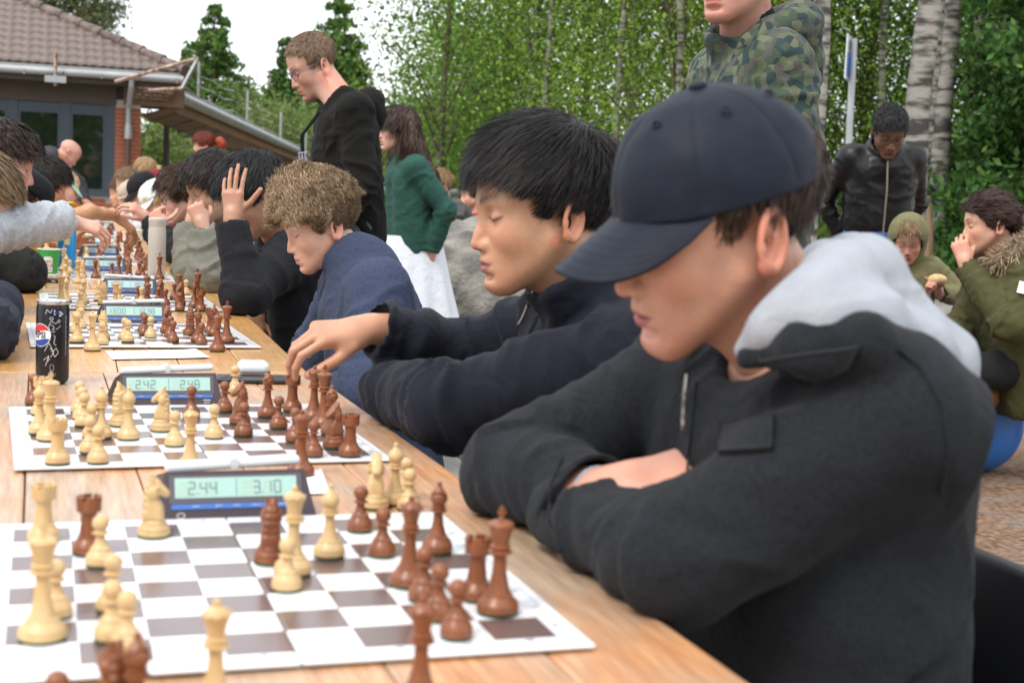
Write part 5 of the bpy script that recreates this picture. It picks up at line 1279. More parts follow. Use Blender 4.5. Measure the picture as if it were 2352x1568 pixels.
L3 = [('bishop', 'w', 177, 788), ('pawn', 'w', 186, 755), ('pawn', 'w', 173, 766), ('knight', 'w', 236, 781, R2(95)), ('pawn', 'w', 235, 793), ('pawn', 'w', 286, 781), ('pawn', 'w', 294, 787), ('pawn', 'w', 346, 777), ('pawn', 'b', 329, 766), ('pawn', 'b', 332, 771), ('knight', 'b', 383, 765, R2(240)), ('pawn', 'b', 391, 776), ('pawn', 'b', 397, 788), ('knight', 'b', 436, 771, R2(90)), ('bishop', 'b', 454, 787), ('pawn', 'b', 462, 793), ('rook', 'b', 483, 766), ('bishop', 'b', 491, 772), ('king', 'b', 520, 788)]
O3 = [('queen', 'w', 212, 807), ('queen', 'b', 499, 808)]
L4 = [('king', 'w', 140, 703), ('bishop', 'w', 152, 695), ('pawn', 'w', 185, 712), ('pawn', 'w', 188, 700), ('bishop', 'w', 192, 696), ('knight', 'w', 228, 692, R2(70)), ('knight', 'w', 238, 701, R2(95)), ('pawn', 'w', 273, 697), ('pawn', 'w', 325, 699), ('pawn', 'b', 317, 696), ('queen', 'b', 337, 698), ('knight', 'b', 368, 690, R2(250)), ('pawn', 'b', 364, 699), ('pawn', 'b', 380, 703), ('pawn', 'b', 400, 688), ('queen', 'b', 411, 691), ('knight', 'b', 414, 701, R2(230)), ('pawn', 'b', 413, 714), ('bishop', 'b', 446, 706), ('king', 'b', 453, 691), ('rook', 'b', 461, 715)]
O4 = [('queen', 'w', 265, 716), ('pawn', 'w', 427, 678), ('queen', 'b', 338, 717)]
L5 = [('knight', 'w', 189, 639, R2(90)), ('pawn', 'w', 150, 640), ('bishop', 'w', 152, 632), ('knight', 'w', 222, 637, R2(90)), ('bishop', 'b', 219, 640), ('pawn', 'b', 257, 635), ('queen', 'b', 273, 638), ('knight', 'b', 296, 640, R2(90)), ('pawn', 'b', 319, 633), ('pawn', 'b', 329, 641), ('rook', 'b', 348, 630), ('king', 'b', 366, 642), ('pawn', 'b', 323, 626), ('knight', 'b', 335, 622, R2(200)), ('pawn', 'w', 160, 628), ('king', 'w', 146, 622)]
O5 = [('queen', 'w', 179, 652)]
for L_, who, off in ((L1, W1, 0), (O1, W1, 1), (L2_, W2, 0), (O2, W2, 1), (L3, W3, 0), (O3, W3, 1), (L4, W4, 0), (O4, W4, 1), (L5, W5, 0), (O5, W5, 1)):
    for it in L_: put_px(it[0], it[1], it[2], it[3], who, bool(off), it[4] if len(it) > 4 else None)
# far boards with their games
FAR = [(5.05, 'the board before the boy in glasses'), (5.95, 'the board before the white cap'), (6.9, 'the board before the black cap'), (7.85, 'the board before the maroon cap'), (8.9, 'the board before the fair child in white'), (9.9, 'the board before the pillar child'), (10.95, 'the board second from the building'), (12.2, 'the board the bald man leans on')]
for i, (yy, who) in enumerate(FAR):
    R_ = np.random.default_rng(300+i); cx = .015; board((cx, yy), R_.uniform(-.02, .02), 'folding brown and white printed chess board, '+who.replace('the board ', ''), False)
    sq = [(f, r) for f in range(8) for r in range(8)]
    for col in 'wb':
        ks = ['king', 'queen', 'rook', 'bishop', 'knight', 'knight', 'rook']+['pawn']*6; ks = ks[:int(R_.integers(10, 14))]
        for k_ in ks:
            f = int(np.clip(abs(R_.normal(0, 1.9)), 0, 6)); f = f if col == 'w' else 7-f; r = int(R_.integers(0, 8))
            if (f, r) in sq: sq.remove((f, r)); put_piece(k_, col, cx+(f-3.5)*.055, yy+(r-3.5)*.055, who, felt=False)
# labels: where several alike stand on one board, say which piece each stands next to
PCS = [o for o in bpy.data.objects if o.get('category') == 'chess piece']; from collections import Counter
cl_ = Counter(o['label'] for o in PCS); PX = np.array([o.location[:2] for o in PCS]); LB = [o['label'] for o in PCS]
for i, o in enumerate(PCS):
    if cl_[LB[i]] < 2: continue
    d = np.linalg.norm(PX-PX[i], axis=1); d[i] = 9; j = int(np.argmin(d)); wj = LB[j].split(' standing')[0].split(' taken')[0].replace(' boxwood', '').replace(' brown', '')
    o['label'] = LB[i].replace(' standing on ', ' nearest the '+wj+' on ').replace(' taken off beside ', ' nearest the '+wj+' beside ')
# ---- clocks
M_clk = mat('clock_plastic', (.050, .034, .042), .38, var=.1); M_clkd = mat('clock_side', (.032, .016, .020), .35); M_lcd = mat('lcd_glass', (.36, .56, .50), .12, var=.05, vscale=60); M_seg = mat('lcd_segment', (.17, .24, .24), .4); M_ghost = mat('lcd_ghost', (.44, .52, .40), .4); M_blue = mat('clock_blue_strip', (.05, .15, .46), .35); M_rock = mat('rocker_white', (.66, .68, .70), .35); M_lcdb = mat('lcd_glass_blue', (.40, .57, .60), .12, var=.05, vscale=60)
SEG = {'0': 'abcdef', '1': 'bc', '2': 'abged', '3': 'abgcd', '4': 'fgbc', '5': 'afgcd', '6': 'afgedc', '7': 'abc', '8': 'abcdefg', '9': 'abcdfg', ' ': ''}
def clock(x, y, rot, left, right, label, blue=False, tilt=1, ghost=True, det=True):
    w, h, d = .155, .052, .082; t = empty('chess_clock', (x, y, ZT+.001), rot); tag(t, label, 'chess clock', 'digital chess clocks down the row of tables')
    sl = .022                                     # front face leans back by sl
    V = A((-w/2-.012, 0, 0), (w/2+.012, 0, 0), (w/2+.02, d, 0), (-w/2-.02, d, 0), (-w/2, sl, h), (w/2, sl, h), (w/2+.004, d, h*.72), (-w/2-.004, d, h*.72))
    mb = MB(); mb.add(V, [(3, 2, 1, 0), (4, 5, 6, 7), (1, 2, 6, 5), (2, 3, 7, 6), (3, 0, 4, 7)], 1); mb.add(V[[0, 1, 5, 4]], [(0, 1, 2, 3)], 0)
    o = mb.build('case', None, t, mats=[M_clk, M_clkd]); bevel(o, .003, 2, 25)
    n = nrm(A(0, -h, sl)); up = nrm(A(0, sl, h)); R = np.stack([A(1, 0, 0), up, n], 1); L = math.hypot(h, sl)
    def panel(x0, x1, v0, v1, e, name, m_, par=t):
        mb = MB(); mb.box((x0, v0, e-.0012), (x1, v1, e), R=R); return mb.build(name, m_, par)
    bz = panel(-w/2+.004, w/2-.004, L*.36, L*.92, .0010, 'bezel', mat('clock_bezel', (.10, .08, .09), .3)); lcd = panel(-w/2+.010, w/2-.010, L*.46, L*.86, .0020, 'display', M_lcdb if blue else M_lcd)
    bs = panel(-w/2+.006, w/2-.006, L*.24, L*.345, .0016, 'button_strip', M_blue)
    mb = MB()
    if det:
        for xx in (-.045, -.02, .0, .02, .05): mb.box((xx-.004, L*.285, .0017), (xx+.004, L*.305, .0022), R=R)
        for xx in (-.0225, .026): mb.box((xx-.0003, L*.245, .0017), (xx+.0003, L*.34, .0023), R=R)
        mb.build('button_marks', mat('clock_marks', (.35, .42, .60), .5), bs)
        mb = MB(); mb.lathe([(.0035, .0), (.0035, .0006), (.0022, .0006), (.0022, .0)], 14, cap=False); Vv = mb.V[0]*A(1.4, 1, 1)+A(-w/2+.016, L*.12, .0011); mb.V[0] = Vv@R.T
        mb.box((w/2-.022, L*.15, .0008), (w/2-.010, L*.19, .0014), R=R); mb.box((w/2-.021, L*.08, .0008), (w/2-.011, L*.11, .0014), R=R); mb.build('logo_marks', mat('clock_logo', (.40, .40, .42), .5), t)
    sg = MB(); gh = MB(); H_ = L*.24; W_ = H_*.50; tk = H_*.10
    def digit(ch, x0, v0):
        P = dict(a=((0, H_), (W_, H_)), b=((W_, H_), (W_, H_/2)), c=((W_, H_/2), (W_, 0)), d=((0, 0), (W_, 0)), e=((0, 0), (0, H_/2)), f=((0, H_/2), (0, H_)), g=((0, H_/2), (W_, H_/2)))
        for k_, (a, b) in P.items():
            tgt = sg if k_ in SEG[ch] else (gh if ghost else None)
            if tgt is None: continue
            lo = A(min(a[0], b[0])-tk/2, min(a[1], b[1])-tk/2); hi = A(max(a[0], b[0])+tk/2, max(a[1], b[1])+tk/2)
            if a[1] == b[1]: lo[0] += tk*.7; hi[0] -= tk*.7
            else: lo[1] += tk*.7; hi[1] -= tk*.7
            e = .0026 if tgt is sg else .0023; mb_ = tgt; mb_.box((x0+lo[0], v0+lo[1], e-.0004), (x0+hi[0], v0+hi[1], e), R=R)
    for txt, xs in ((left, -w/2+.014), (right, .008)):
        xx = xs; v0 = L*.53
        for ch in txt:
            if ch in '.:':
                for vv in ((0,) if ch == '.' else (H_*.25, H_*.75)): sg.box((xx-W_*.2, v0+vv, .0022), (xx-W_*.2+tk*1.1, v0+vv+tk*1.1, .0026), R=R)
                xx += W_*.28
            else: digit(ch, xx, v0); xx += W_*1.6
    sg.box((-.0006, L*.49, .0021), (.0001, L*.83, .0024), R=R)
    sg.build('digits', M_seg, lcd)['kind'] = 'stuff'
    if ghost and gh.n: gh.build('ghost_segments', M_ghost, lcd)['kind'] = 'stuff'
    mb = MB(); a = radians(2.6)*tilt; Rr = np.array(Matrix.Rotation(-a, 3, 'Y'))
    mb.box((-w/2+.002, -.0125, -.004), (w/2-.002, .0125, .005), R=Rr, c=(0, sl+.022, h+.0035)); o = mb.build('rocker', M_rock, t); bevel(o, .0035, 3)
    mb = MB(); mb.tube([(0, sl+.008, h+.006), (0, sl+.036, h+.006)], .0062, 10); mb.build('pivot', M_rock, t, True)
    return t
def clock_px(xl, xr, yb, *a, **k):
    p, q = at(xl, yb, ZT), at(xr, yb, ZT); c = (p+q)/2; return clock(c[0], c[1], k.pop('rot', 0.0), *a, **k)
clock_px(388, 700, 1196, ' 2.44', ' 3.10', 'digital clock reading 2.44 and 3.10 behind the board of the capped boy', rot=.02)
clock_px(277, 498, 934, ' 2.42', ' 2.48', 'digital clock reading 2.42 and 2.48 behind the board of the reaching boy', rot=.02)
clock_px(240, 376, 748, '13.00', '12.38', 'digital clock reading 13.00 and 12.38 behind the board of the curly haired boy', rot=.0)
clock_px(243, 355, 680, '18:88', '18:08', 'digital clock with pale blue display behind the board of the boy holding his head', blue=True, tilt=-1, ghost=False)
clock_px(192, 284, 627, '18:88', '18:88', 'digital clock beside the black bishop and queen on the hoodie boy board', blue=True, ghost=False)
for i, (x0, x1, yb, wh) in enumerate(((188, 270, 594, 'boy in glasses'), (197, 261, 568, 'girl in the white cap'), (198, 252, 546, 'boy in the black cap'), (209, 255, 529, 'child in the maroon cap'), (205, 247, 517, 'fair child in white'))):
    clock_px(x0, x1, yb, '18:88', '18:88', 'distant digital clock behind the board of the '+wh, blue=True, ghost=False, det=False, tilt=(-1)**i)
# ---- things on the tables
def on(px, py, z=ZT+.001): return at(px, py, z)
# drink can
cp = on(120, 884); cp = cp+nrm(A(cp[0]-CAM[0], cp[1]-CAM[1], 0))*.028
can_ = empty('drink_can', cp); tag(can_, 'tall slim black drink can with red white and blue round emblem', 'can'); cr, chh = .0285, .148
M_can = mat('can_black', (.012, .012, .015), .28, metal=.2); M_alu = mat('aluminium', (.72, .73, .75), .25, metal=.9)
mb = MB(); mb.lathe([(.022, 0), (.0265, .004), (cr, .010), (cr, chh-.014), (.0265, chh-.006)], 40); mb.build('can_body', M_can, can_, True)
mb = MB(); mb.lathe([(.0262, chh-.0062), (.0275, chh-.003), (.0272, chh), (.0255, chh-.0005), (.0250, chh-.004), (.0, chh-.004)], 40, cap=False); mb.lathe([(.0215, -.0002), (.0265, .0045)], 40, cap=False); mb.build('lid', M_alu, can_, True)
tb = [(x_, y_) for x_, y_ in ((-.007, -.011), (.007, -.011), (.0085, .004), (.004, .010), (-.004, .010), (-.0085, .004))]
mb = MB(); mb.add([(x_, y_, chh-.0015) for x_, y_ in tb]+[(x_, y_, chh+.0008) for x_, y_ in tb], [tuple(range(6))[::-1], tuple(range(6, 12))]+[(i, (i+1) % 6, 6+(i+1) % 6, 6+i) for i in range(6)]); mb.build('pull_tab', mat('tab_white', (.85, .86, .88), .3), can_)
# camera-facing side angle of the can, decals wrapped on the wall (u = arc metres to the right, v = height)
ca0 = math.atan2(CAM[1]-cp[1], CAM[0]-cp[0])
def wrapc(V, r, a0, e): 
    V = np.asarray(V, float); a = a0+V[:, 0]/r; return np.stack([(r+e)*np.cos(a), (r+e)*np.sin(a), V[:, 1]], 1)
def disc(u0, v0, r, f, n=28, rows=8):            # scanline-filled shape: f(t in -1..1) -> (lo, hi) in units of r
    V = []; F = []
    for i in range(n+1):
        t = -1+2*i/n; lo, hi = f(t)
        for j in range(rows+1): V.append((u0+t*r, v0+r*(lo+(hi-lo)*j/rows)))
    for i in range(n):
        for j in range(rows): F.append((i*(rows+1)+j, (i+1)*(rows+1)+j, (i+1)*(rows+1)+j+1, i*(rows+1)+j+1))
    return V, F
cq = lambda t: math.sqrt(max(0, 1-t*t))
def decal(name, V, F, m_, par, r=cr, a0=ca0, e=.0003): mb = MB(); mb.add(wrapc(V, r, a0, e), F); return mb.build(name, m_, par, True)
eu, ev, er = -.0235, .088, .0195
M_w = mat('print_white', (.78, .79, .80), .35); M_red = mat('print_red', (.55, .03, .035), .35); M_bl = mat('print_blue', (.02, .06, .28), .35); M_lb = mat('print_grey', (.30, .33, .38), .4)
emb = decal('emblem', *disc(eu, ev, er*1.06, lambda t: (-cq(t), cq(t))), M_w, can_, e=.0003)
decal('emblem_red', *disc(eu, ev, er, lambda t: (min(cq(t), .36+.10*math.sin(t*2.6)), cq(t))), M_red, emb, e=.0006); decal('emblem_blue', *disc(eu, ev, er, lambda t: (-cq(t), max(-cq(t), -.40+.10*math.sin(t*2.6)))), M_bl, emb, e=.0006)
V, F = text_geo('PEPSI', .0135, .0004); decal('lettering', V[:, :2]*A(1.0, 1.15)+A(eu-.0035, ev), F, mat('print_dark', (.02, .02, .03), .4), emb, e=.0007)
V, F = text_geo('HEIA!', .0072, .0002); fl_ = decal('banner', [(.002, .1335), (.0135, .1305), (.0135, .1215), (.002, .1245), (.0185, .1265)], [(0, 3, 2, 1), (1, 2, 4)], M_w, can_); a = -.25; decal('banner_text', (V[:, :2]@np.array([[cos(a), sin(a)], [-sin(a), cos(a)]]))+A(.0078, .1275), F, M_bl, fl_, e=.0006)
def strokes(name, lines, wd, m_, par, a0=ca0):
    mb = MB()
    for ln in lines:
        ln = np.array(ln, float)
        for p, q in zip(ln[:-1], ln[1:]):
            d = nrm(q-p); nn_ = A(-d[1], d[0])*wd/2; mb.add(wrapc([p-nn_, q-nn_, q+nn_, p+nn_], cr, a0, .00035), [(0, 1, 2, 3)])
    return mb.build(name, m_, par)
R_ = np.random.default_rng(12)
strokes('player_sketch', [[(-.006, .118), (-.002, .121), (.001, .119), (-.001, .1145), (-.006, .118)], [(-.003, .114), (-.007, .104), (-.004, .094), (.004, .095)], [(-.002, .113), (.005, .109), (.009, .1135)], [(-.006, .096), (.004, .086), (.002, .074), (.006, .070)], [(-.002, .099), (.008, .100), (.014, .106)], [(-.004, .108), (.002, .104), (.001, .097)]], .0016, M_lb, can_)
strokes('player_outline', [[(.0105, .1105), (.013, .1135), (.0105, .1165), (.008, .1135), (.0105, .1105)], [(-.014, .060), (-.006, .075), (.002, .058), (-.008, .042)], [(-.004, .066), (.004, .050), (.010, .058), (.006, .066), (.001, .060)], [(-.016, .044), (-.006, .052), (-.012, .034)], [(-.013, .126), (-.010, .1335), (-.004, .128), (-.001, .1345)]], .0007, M_w, can_)
strokes('barcode_text', [[(.0235, .052+.003*i), (.0255+.001*(i % 3), .052+.003*i)] for i in range(24)], .0013, M_lb, can_); strokes('recycling_mark', [[(-.004, .026), (.002, .026), (.002, .036), (-.004, .036), (-.004, .026)]], .0008, M_lb, can_)
V, F = text_geo('0,33 l', .006); decal('volume_text', V[:, :2]+A(-.001, .019), F, M_lb, can_)
# green paper cup
cp = on(112, 640)+A(.0, .04, 0); cup = empty('paper_cup', cp); tag(cup, 'green ripple paper cup with tea tag print on black phone wallet', 'cup'); cp2 = cp
cup.location.z = ZT+.018
M_green = mat('cup_green', (.045, .34, .065), .55)
mb = MB(); mb.lathe([(.029, 0), (.029, .003), (.0388, .084), (.0375, .084), (.028, .004), (.001, .003)], 64); V = mb.V[0]; an = np.arctan2(V[:, 1], V[:, 0]); rr = np.hypot(V[:, 0], V[:, 1])
k_ = 1+.012*np.sin(an*32+V[:, 2]*170)*(rr > .02); V[:, :2] *= k_[:, None]; mb.build('cup_wall', M_green, cup, True)
mb = MB(); mb.tube([(.0385*cos(a), .0385*sin(a), .0845) for a in np.linspace(0, 2*pi, 41)], .0017, 8, cap=False); mb.build('rim', mat('cup_rim_white', (.78, .76, .72), .5), cup, True)
ca1 = math.atan2(CAM[1]-cp[1], CAM[0]-cp[0])
def cupw(V, e=.0007): V = np.asarray(V, float); r_ = .029+(.0388-.029)*V[:, 1]/.084; a = ca1+V[:, 0]/.034; return np.stack([(r_+e)*np.cos(a), (r_+e)*np.sin(a), V[:, 1]], 1)
def cdec(name, V, F, m_, par, e): mb = MB(); mb.add(cupw(V, e), F); return mb.build(name, m_, par)
gu = np.linspace(-.0185, .0125, 7); gv = [.006, .03, .052, .060]; V = [(u_ if v < .058 else -.003+(u_+.003)*.6, v) for v in gv for u_ in gu]; F = [(j*7+i, j*7+i+1, (j+1)*7+i+1, (j+1)*7+i) for j in range(3) for i in range(6)]
tg = cdec('tag_print', V, F, mat('tag_paper', (.74, .73, .70), .6), cup, .0012); M_tr = mat('tag_red', (.40, .03, .04), .5)
for s_, v0, sz in (('ENJOY', .043, .0085), ('YOUR', .0285, .012), ('COFFEE', .0125, .0062)):
    V, F = text_geo(s_, sz, .0002); cdec('tag_text', V[:, :2]+A(-.003, v0), F, M_tr, tg, .0018)
for v0 in (.0375, .0215, .019): cdec('tag_rule', [(-.016, v0), (-.003, v0), (.010, v0), (.010, v0+.0008), (-.003, v0+.0008), (-.016, v0+.0008)], [(0, 1, 4, 5), (1, 2, 3, 4)], M_tr, tg, .0018)
# black phone wallet under the cup
c_ = (on(38, 650)+on(140, 650))/2+A(0, .035, 0); ph = empty('phone_wallet', c_); tag(ph, 'closed black leather phone wallet under the green cup', 'phone case'); M_lea = mat('black_leather', (.018, .018, .02), .45, bump=.2, bscale=300)
mb = MB(); mb.box((-.082, -.042, .0), (.082, .042, .015)); bevel(mb.build('cover', M_lea, ph), .005, 3); mb = MB(); mb.box((.01, -.0445, .003), (.034, -.0415, .0165)); mb.box((.01, -.043, .0152), (.034, -.01, .0168)); mb.build('strap', M_lea, ph); mb = MB(); mb.box((.040, -.0432, .005), (.052, -.042, .010)); mb.build('clasp', M_alu, ph)
# phone with ear-bud case
c_ = on(600, 884)+A(0, .05, 0); ph = empty('smartphone', c_, -.12); tag(ph, 'black smartphone lying flat behind the clock reading 2.48', 'phone'); mb = MB(); mb.box((-.078, -.037, 0), (.078, .037, .0085)); bevel(mb.build('phone_body', mat('phone_black', (.015, .016, .018), .3), ph), .004, 3)
for i in range(3):
    mb = MB(); mb.lathe([(.0062, .0085), (.0062, .0102), (.0045, .0106)], 16, c=(-.062+.014*i, -.012, 0)); mb.build('camera_lens', mat('lens_ring', (.10, .10, .11), .25, metal=.7), ph, True)
F = Fld(A(-.04, -.03, -.005), A(.04, .03, .035), .0016); F.box((0, 0, .0125), (.030, .023, .0125), rad=.0115); V, T = F.mesh(); V = smoothV(V, T, 1)
c2 = on(588, 875)+A(.0, .045, 0); eb = mesh_np('earbud_case', V, T, mat('gloss_white', (.80, .81, .82), .15)); eb.location = (c2[0], c2[1], ZT+.0098); eb.rotation_euler = (0, 0, -.1); tag(eb, 'glossy white earbud case resting on the black smartphone', 'earbud case')
# sheets of paper
M_pap = mat('paper_white', (.80, .79, .82), .7); M_ink = mat('ink_grey', (.34, .34, .40), .7)
def sheet(pts, label, lines=(), z=ZT+.0015, curl=.006):
    P = [at(x, y, z) for x, y in pts]; c = sum(P)/4; o = empty('paper_sheet', (c[0], c[1], z)); tag(o, label, 'paper', 'paper score sheets on the tables'); n = 10; V = []
    for j in range(n+1):
        for i in range(n+1):
            u, v = i/n, j/n; p = (P[0]*(1-u)+P[1]*u)*(1-v)+(P[3]*(1-u)+P[2]*u)*v-c; p[2] = curl*(max(0, u-.75)*2)**2+curl*.3*(max(0, .2-v)*4)**2; V.append(p)
    F = [(j*(n+1)+i, j*(n+1)+i+1, (j+1)*(n+1)+i+1, (j+1)*(n+1)+i) for j in range(n) for i in range(n)]; mb = MB(); mb.add(V, F); s_ = mb.build('sheet', M_pap, o, True)
    ux = nrm(P[1]-P[0]); uy = nrm(P[3]-P[0])
    for (t_, u, v, sz) in lines:
        V, F = text_geo(t_, sz); q = (P[0]*(1-u)+P[1]*u)*(1-v)+(P[3]*(1-u)+P[2]*u)*v-c; mb = MB(); mb.add(q+V[:, :1]*ux+V[:, 1:2]*uy+A(0, 0, .0012), F); mb.build('print_line', M_ink, s_)
    return o
sheet([(258, 826), (482, 822), (450, 802), (242, 806)], 'white printed tournament sheet in front of the dark queen and clock', [('Sommerlyn Skien 2026', .55, .78, .011), ('Kollmyr skole  10. juni', .55, .6, .010), ('Runde 4    Bord 3', .35, .4, .009), ('Hvit        Sort', .7, .38, .009)])
sheet([(700, 1136), (757, 1134), (738, 1078), (690, 1082)], 'small blank white slip beside the clock reading 3.10')
sheet([(208, 764), (252, 764), (236, 716), (208, 716)], 'white sheet tucked behind the clock of the curly haired boy'); sheet([(150, 652), (265, 650), (250, 636), (165, 638)], 'white sheet under the pale queen beside the green cup'); sheet([(160, 628), (205, 628), (200, 600), (172, 600)], 'narrow white sheet beside the clock of the hoodie boy')
# bottle, cups
b_c = on(361, 636)+A(.0, .035, 0); bt = empty('drinking_bottle', b_c); tag(bt, 'tall beige steel drinking bottle beside the grey green sleeves', 'bottle'); M_bei = mat('beige_enamel', (.50, .45, .39), .45)
mb = MB(); mb.lathe([(.030, 0), (.0325, .004), (.0325, .175), (.0305, .184), (.0305, .188)], 32); mb.build('bottle_body', M_bei, bt, True); mb = MB(); mb.lathe([(.0305, .1885), (.0315, .191), (.0315, .205), (.0325, .207), (.0325, .217), (.031, .219)], 32); mb.build('bottle_cap', mat('beige_lid', (.54, .49, .43), .5), bt, True)
b_c = on(310, 572)+A(0, .03, 0); cu2 = empty('paper_cup', b_c); tag(cu2, 'plain cream paper cup near the pawing hand of the reaching boy in yellow', 'cup'); mb = MB(); mb.lathe([(.026, 0), (.038, .095), (.0365, .095), (.025, .003), (.001, .002)], 32); mb.build('cup_wall', mat('cream_paper', (.72, .66, .52), .6), cu2, True); mb = MB(); mb.tube([(.038*cos(a), .038*sin(a), .095) for a in np.linspace(0, 2*pi, 33)], .0018, 8, cap=False); mb.build('rim', mat('cream_paper'), cu2, True)
b_c = dep(154, 517, 5.6); b_c[2] = ZT+.003; bb = empty('blue_bottle', b_c); tag(bb, 'bright blue sports bottle with spout by the yellow sleeve', 'bottle'); mb = MB(); mb.lathe([(.034, 0), (.036, .01), (.036, .135), (.033, .15)], 28); mb.build('bottle_body', mat('bottle_blue', (.02, .30, .68), .35), bb, True)
mb = MB(); mb.lathe([(.034, .148), (.037, .152), (.036, .185), (.026, .198), (.001, .2)], 28); mb.tube([(.01, 0, .19), (.045, -.01, .197), (.055, -.012, .2)], [.012, .009, .005], 10); mb.build('spout_lid', mat('bottle_navy', (.02, .10, .30), .35), bb, True); mb = MB(); mb.add([(-.01+.02*(i % 2), -.0366, .09+.03*(i//2)) for i in range(4)], [(0, 1, 3, 2)]); mb.build('sticker', mat('sticker_yellow', (.75, .62, .25), .5), bb)
# ---- chairs
def chair(x, y, rz, m_, label, group=None, arm=False, hb=.82, w=.25):
    t = empty('stacking_chair', (x, y, 0), rz); tag(t, label, 'chair', group)
    F = Fld(A(-.05, -.30, .40), A(.36, .30, hb+.04), .006)
    def back(X, Y, Z):                          # curved shell: back at +x
        xc = .19+.10*np.clip((Z-.45)/.4, 0, 1)-.55*Y*Y; d = np.abs(X-xc)-.008; e = np.maximum(np.abs(Y)-w, np.abs(Z-(.47+hb)/2-.03)-(hb-.47)/2-.03); r_ = np.sqrt(np.maximum(np.abs(Y)-(w-.07), 0)**2+np.maximum(Z-(hb-.07), 0)**2)-.07
        return np.maximum(np.maximum(d, e), r_)
    F.fn(F.lo, F.lo+F.n*F.h, back); V, T = F.mesh(); V = smoothV(V, T, 2); mesh_np('backrest', V, T, m_, t)
    mb = MB(); mb.box((-.22, -w+.01, .435), (.22, w-.01, .452)); bevel(mb.build('seat', m_, t), .015, 3)
    for sx in (-1, 1):
        for sy in (-1, 1): mb = MB(); mb.tube([(sx*.17, sy*.19, .434), (sx*.23, sy*.22, .004)], .011, 8); mb.build('leg', M_steel, t, True)
    return t
M_blk = mat('black_plastic', (.007, .0075, .009), .38, spec=.4); M_gch = mat('grey_plastic', (.42, .41, .38), .45)
# ------------------------------------------------------------------ people
def fabric(name, c, rough=.85, sheen=.15, var=.12, bscale=420, bump=.35, vs=35, **k): return mat(name, c, rough, var=var, vscale=vs, bump=bump, bscale=bscale, sheen=sheen*.15, spec=.18, bdist=.0012, crease=k.pop('crease', .35), **k)
PALE = (.60, .335, .235); FAIR = (.62, .36, .265); TAN = (.46, .26, .165); OLIVE = (.42, .235, .15); DARKSK = (.16, .08, .05)
K_BLACK = (.010, .009, .009); K_BROWN = (.040, .022, .014); K_DKBR = (.022, .014, .010); K_BLOND = (.42, .28, .14); K_FAIR = (.22, .135, .07)
FIST = ((75, 85, 45),)*4; FTH = (75, 20, 20, -70); RELAX = ((18, 30, 18), (22, 32, 20), (26, 34, 20), (30, 36, 20)); REACH = ((18, 48, 30), (26, 50, 30), (34, 52, 30), (40, 52, 30))
TB = (ZT+.004, .346, 1)          # table solid for the right-hand sitters (x < .346)
TBL = (ZT+.004, -.33, -1)
def seat_legs(pv, az, sc=1.0, out=.1):
    a = radians(az); f = A(cos(a), sin(a), 0); l = A(-sin(a), cos(a), 0); r = []
    for s_ in (1, -1):
        hp = A(pv[0], pv[1], pv[2]-.02)+l*s_*.085*sc; kn = hp+f*.36*sc+l*s_*out*.3-A(0, 0, .02); an = A(kn[0]-f[0]*.06, kn[1]-f[1]*.06, .09); r.append((hp, kn, an))
    return r
def stand_legs(pv, az, sc=1.0, w=.09):
    a = radians(az); l = A(-sin(a), cos(a), 0); f = A(cos(a), sin(a), 0); g0 = float(gz(pv[0], pv[1])); r = []
    for s_ in (1, -1):
        hp = A(pv[0], pv[1], pv[2]-.03)+l*s_*w*sc; r.append((hp, A(hp[0], hp[1], (pv[2]+g0)/2)+f*.02, A(hp[0], hp[1], g0+.09)+l*s_*.02))
    return r
M_jean = fabric('denim_dark', (.03, .045, .09)); M_blacktr = fabric('black_trousers', (.016, .016, .018))
JEANS = dict(mat=M_jean); BTR = dict(mat=M_blacktr)

# 1 -- boy in the navy cap, charcoal wool jacket over a grey hood
H = HFpx((1762, 555), 1.36, 176, 17, 6, 1.0, 1)
M_wool = fabric('charcoal_wool', (.0145, .0162, .0198), .95, .25, .28, 600, .7, 200); M_greyhood = fabric('light_grey_fleece', (.33, .345, .38), .95, .2, .05, 500, .3, 60, crease=.25)
hs1 = dict(col=K_BROWN, line='short', thick=(.002, .003, .007, .018), n=7000, len=lambda L: np.where(L[:, 0] < -.03, .034, .014), lift=.5, grav=.7, width=.0012, whorl=(-.04, 0, .11), rand=.5, rough=.5, h=.0025, tips=(.085, .048, .03))
nb1 = A(.545, -.018, .975); pv1 = A(.60, .0, .48)
P1 = person('boy in navy baseball cap and charcoal wool jacket folding his arms on the table', H, dict(nose=1.05, lips=1.05, chin=-.002, moles=((.055, .052, -.05, .0022), (.03, .058, -.035, .002), (.04, .05, -.07, .002)), lipc=(.42, .12, .11)), (.60, .315, .215), hs1, 180, nb1, pv1, .185, 1.05,
    dict(L=dict(w=(.335, .07, .778), el=(.368, -.14, .79), nohand=1), R=dict(w=(.368, .066, .800), el=(.335, .235, .79), f=(.72, -.52, .30), b=(-.30, -.45, .85), curl=((12, 16, 8), (14, 18, 10), (16, 20, 10), (20, 22, 10)), thumb=(22, 10, 10, 10), hs=1.12)),
    dict(mat=M_wool, t=.020, sleeve=.8, amp=.012, hem=.05, k=.016, neck=.075, collar=None, wide=1.03, table=TB, seed=4.2, fu=10, fv=4, h=.0055, wbase=.5, extra=[(dep(1722, 822, 1.32), dep(1850, 800, 1.275), .014, .018, .02), (dep(1850, 800, 1.275), dep(1990, 785, 1.26), .018, .02, .03), (dep(1990, 785, 1.26), dep(2095, 815, 1.30), .02, .02, .03)]), dict(mat=M_blacktr), h=.002, hh=.0025, legs=seat_legs(pv1, 180, 1.05), neckr=.053)
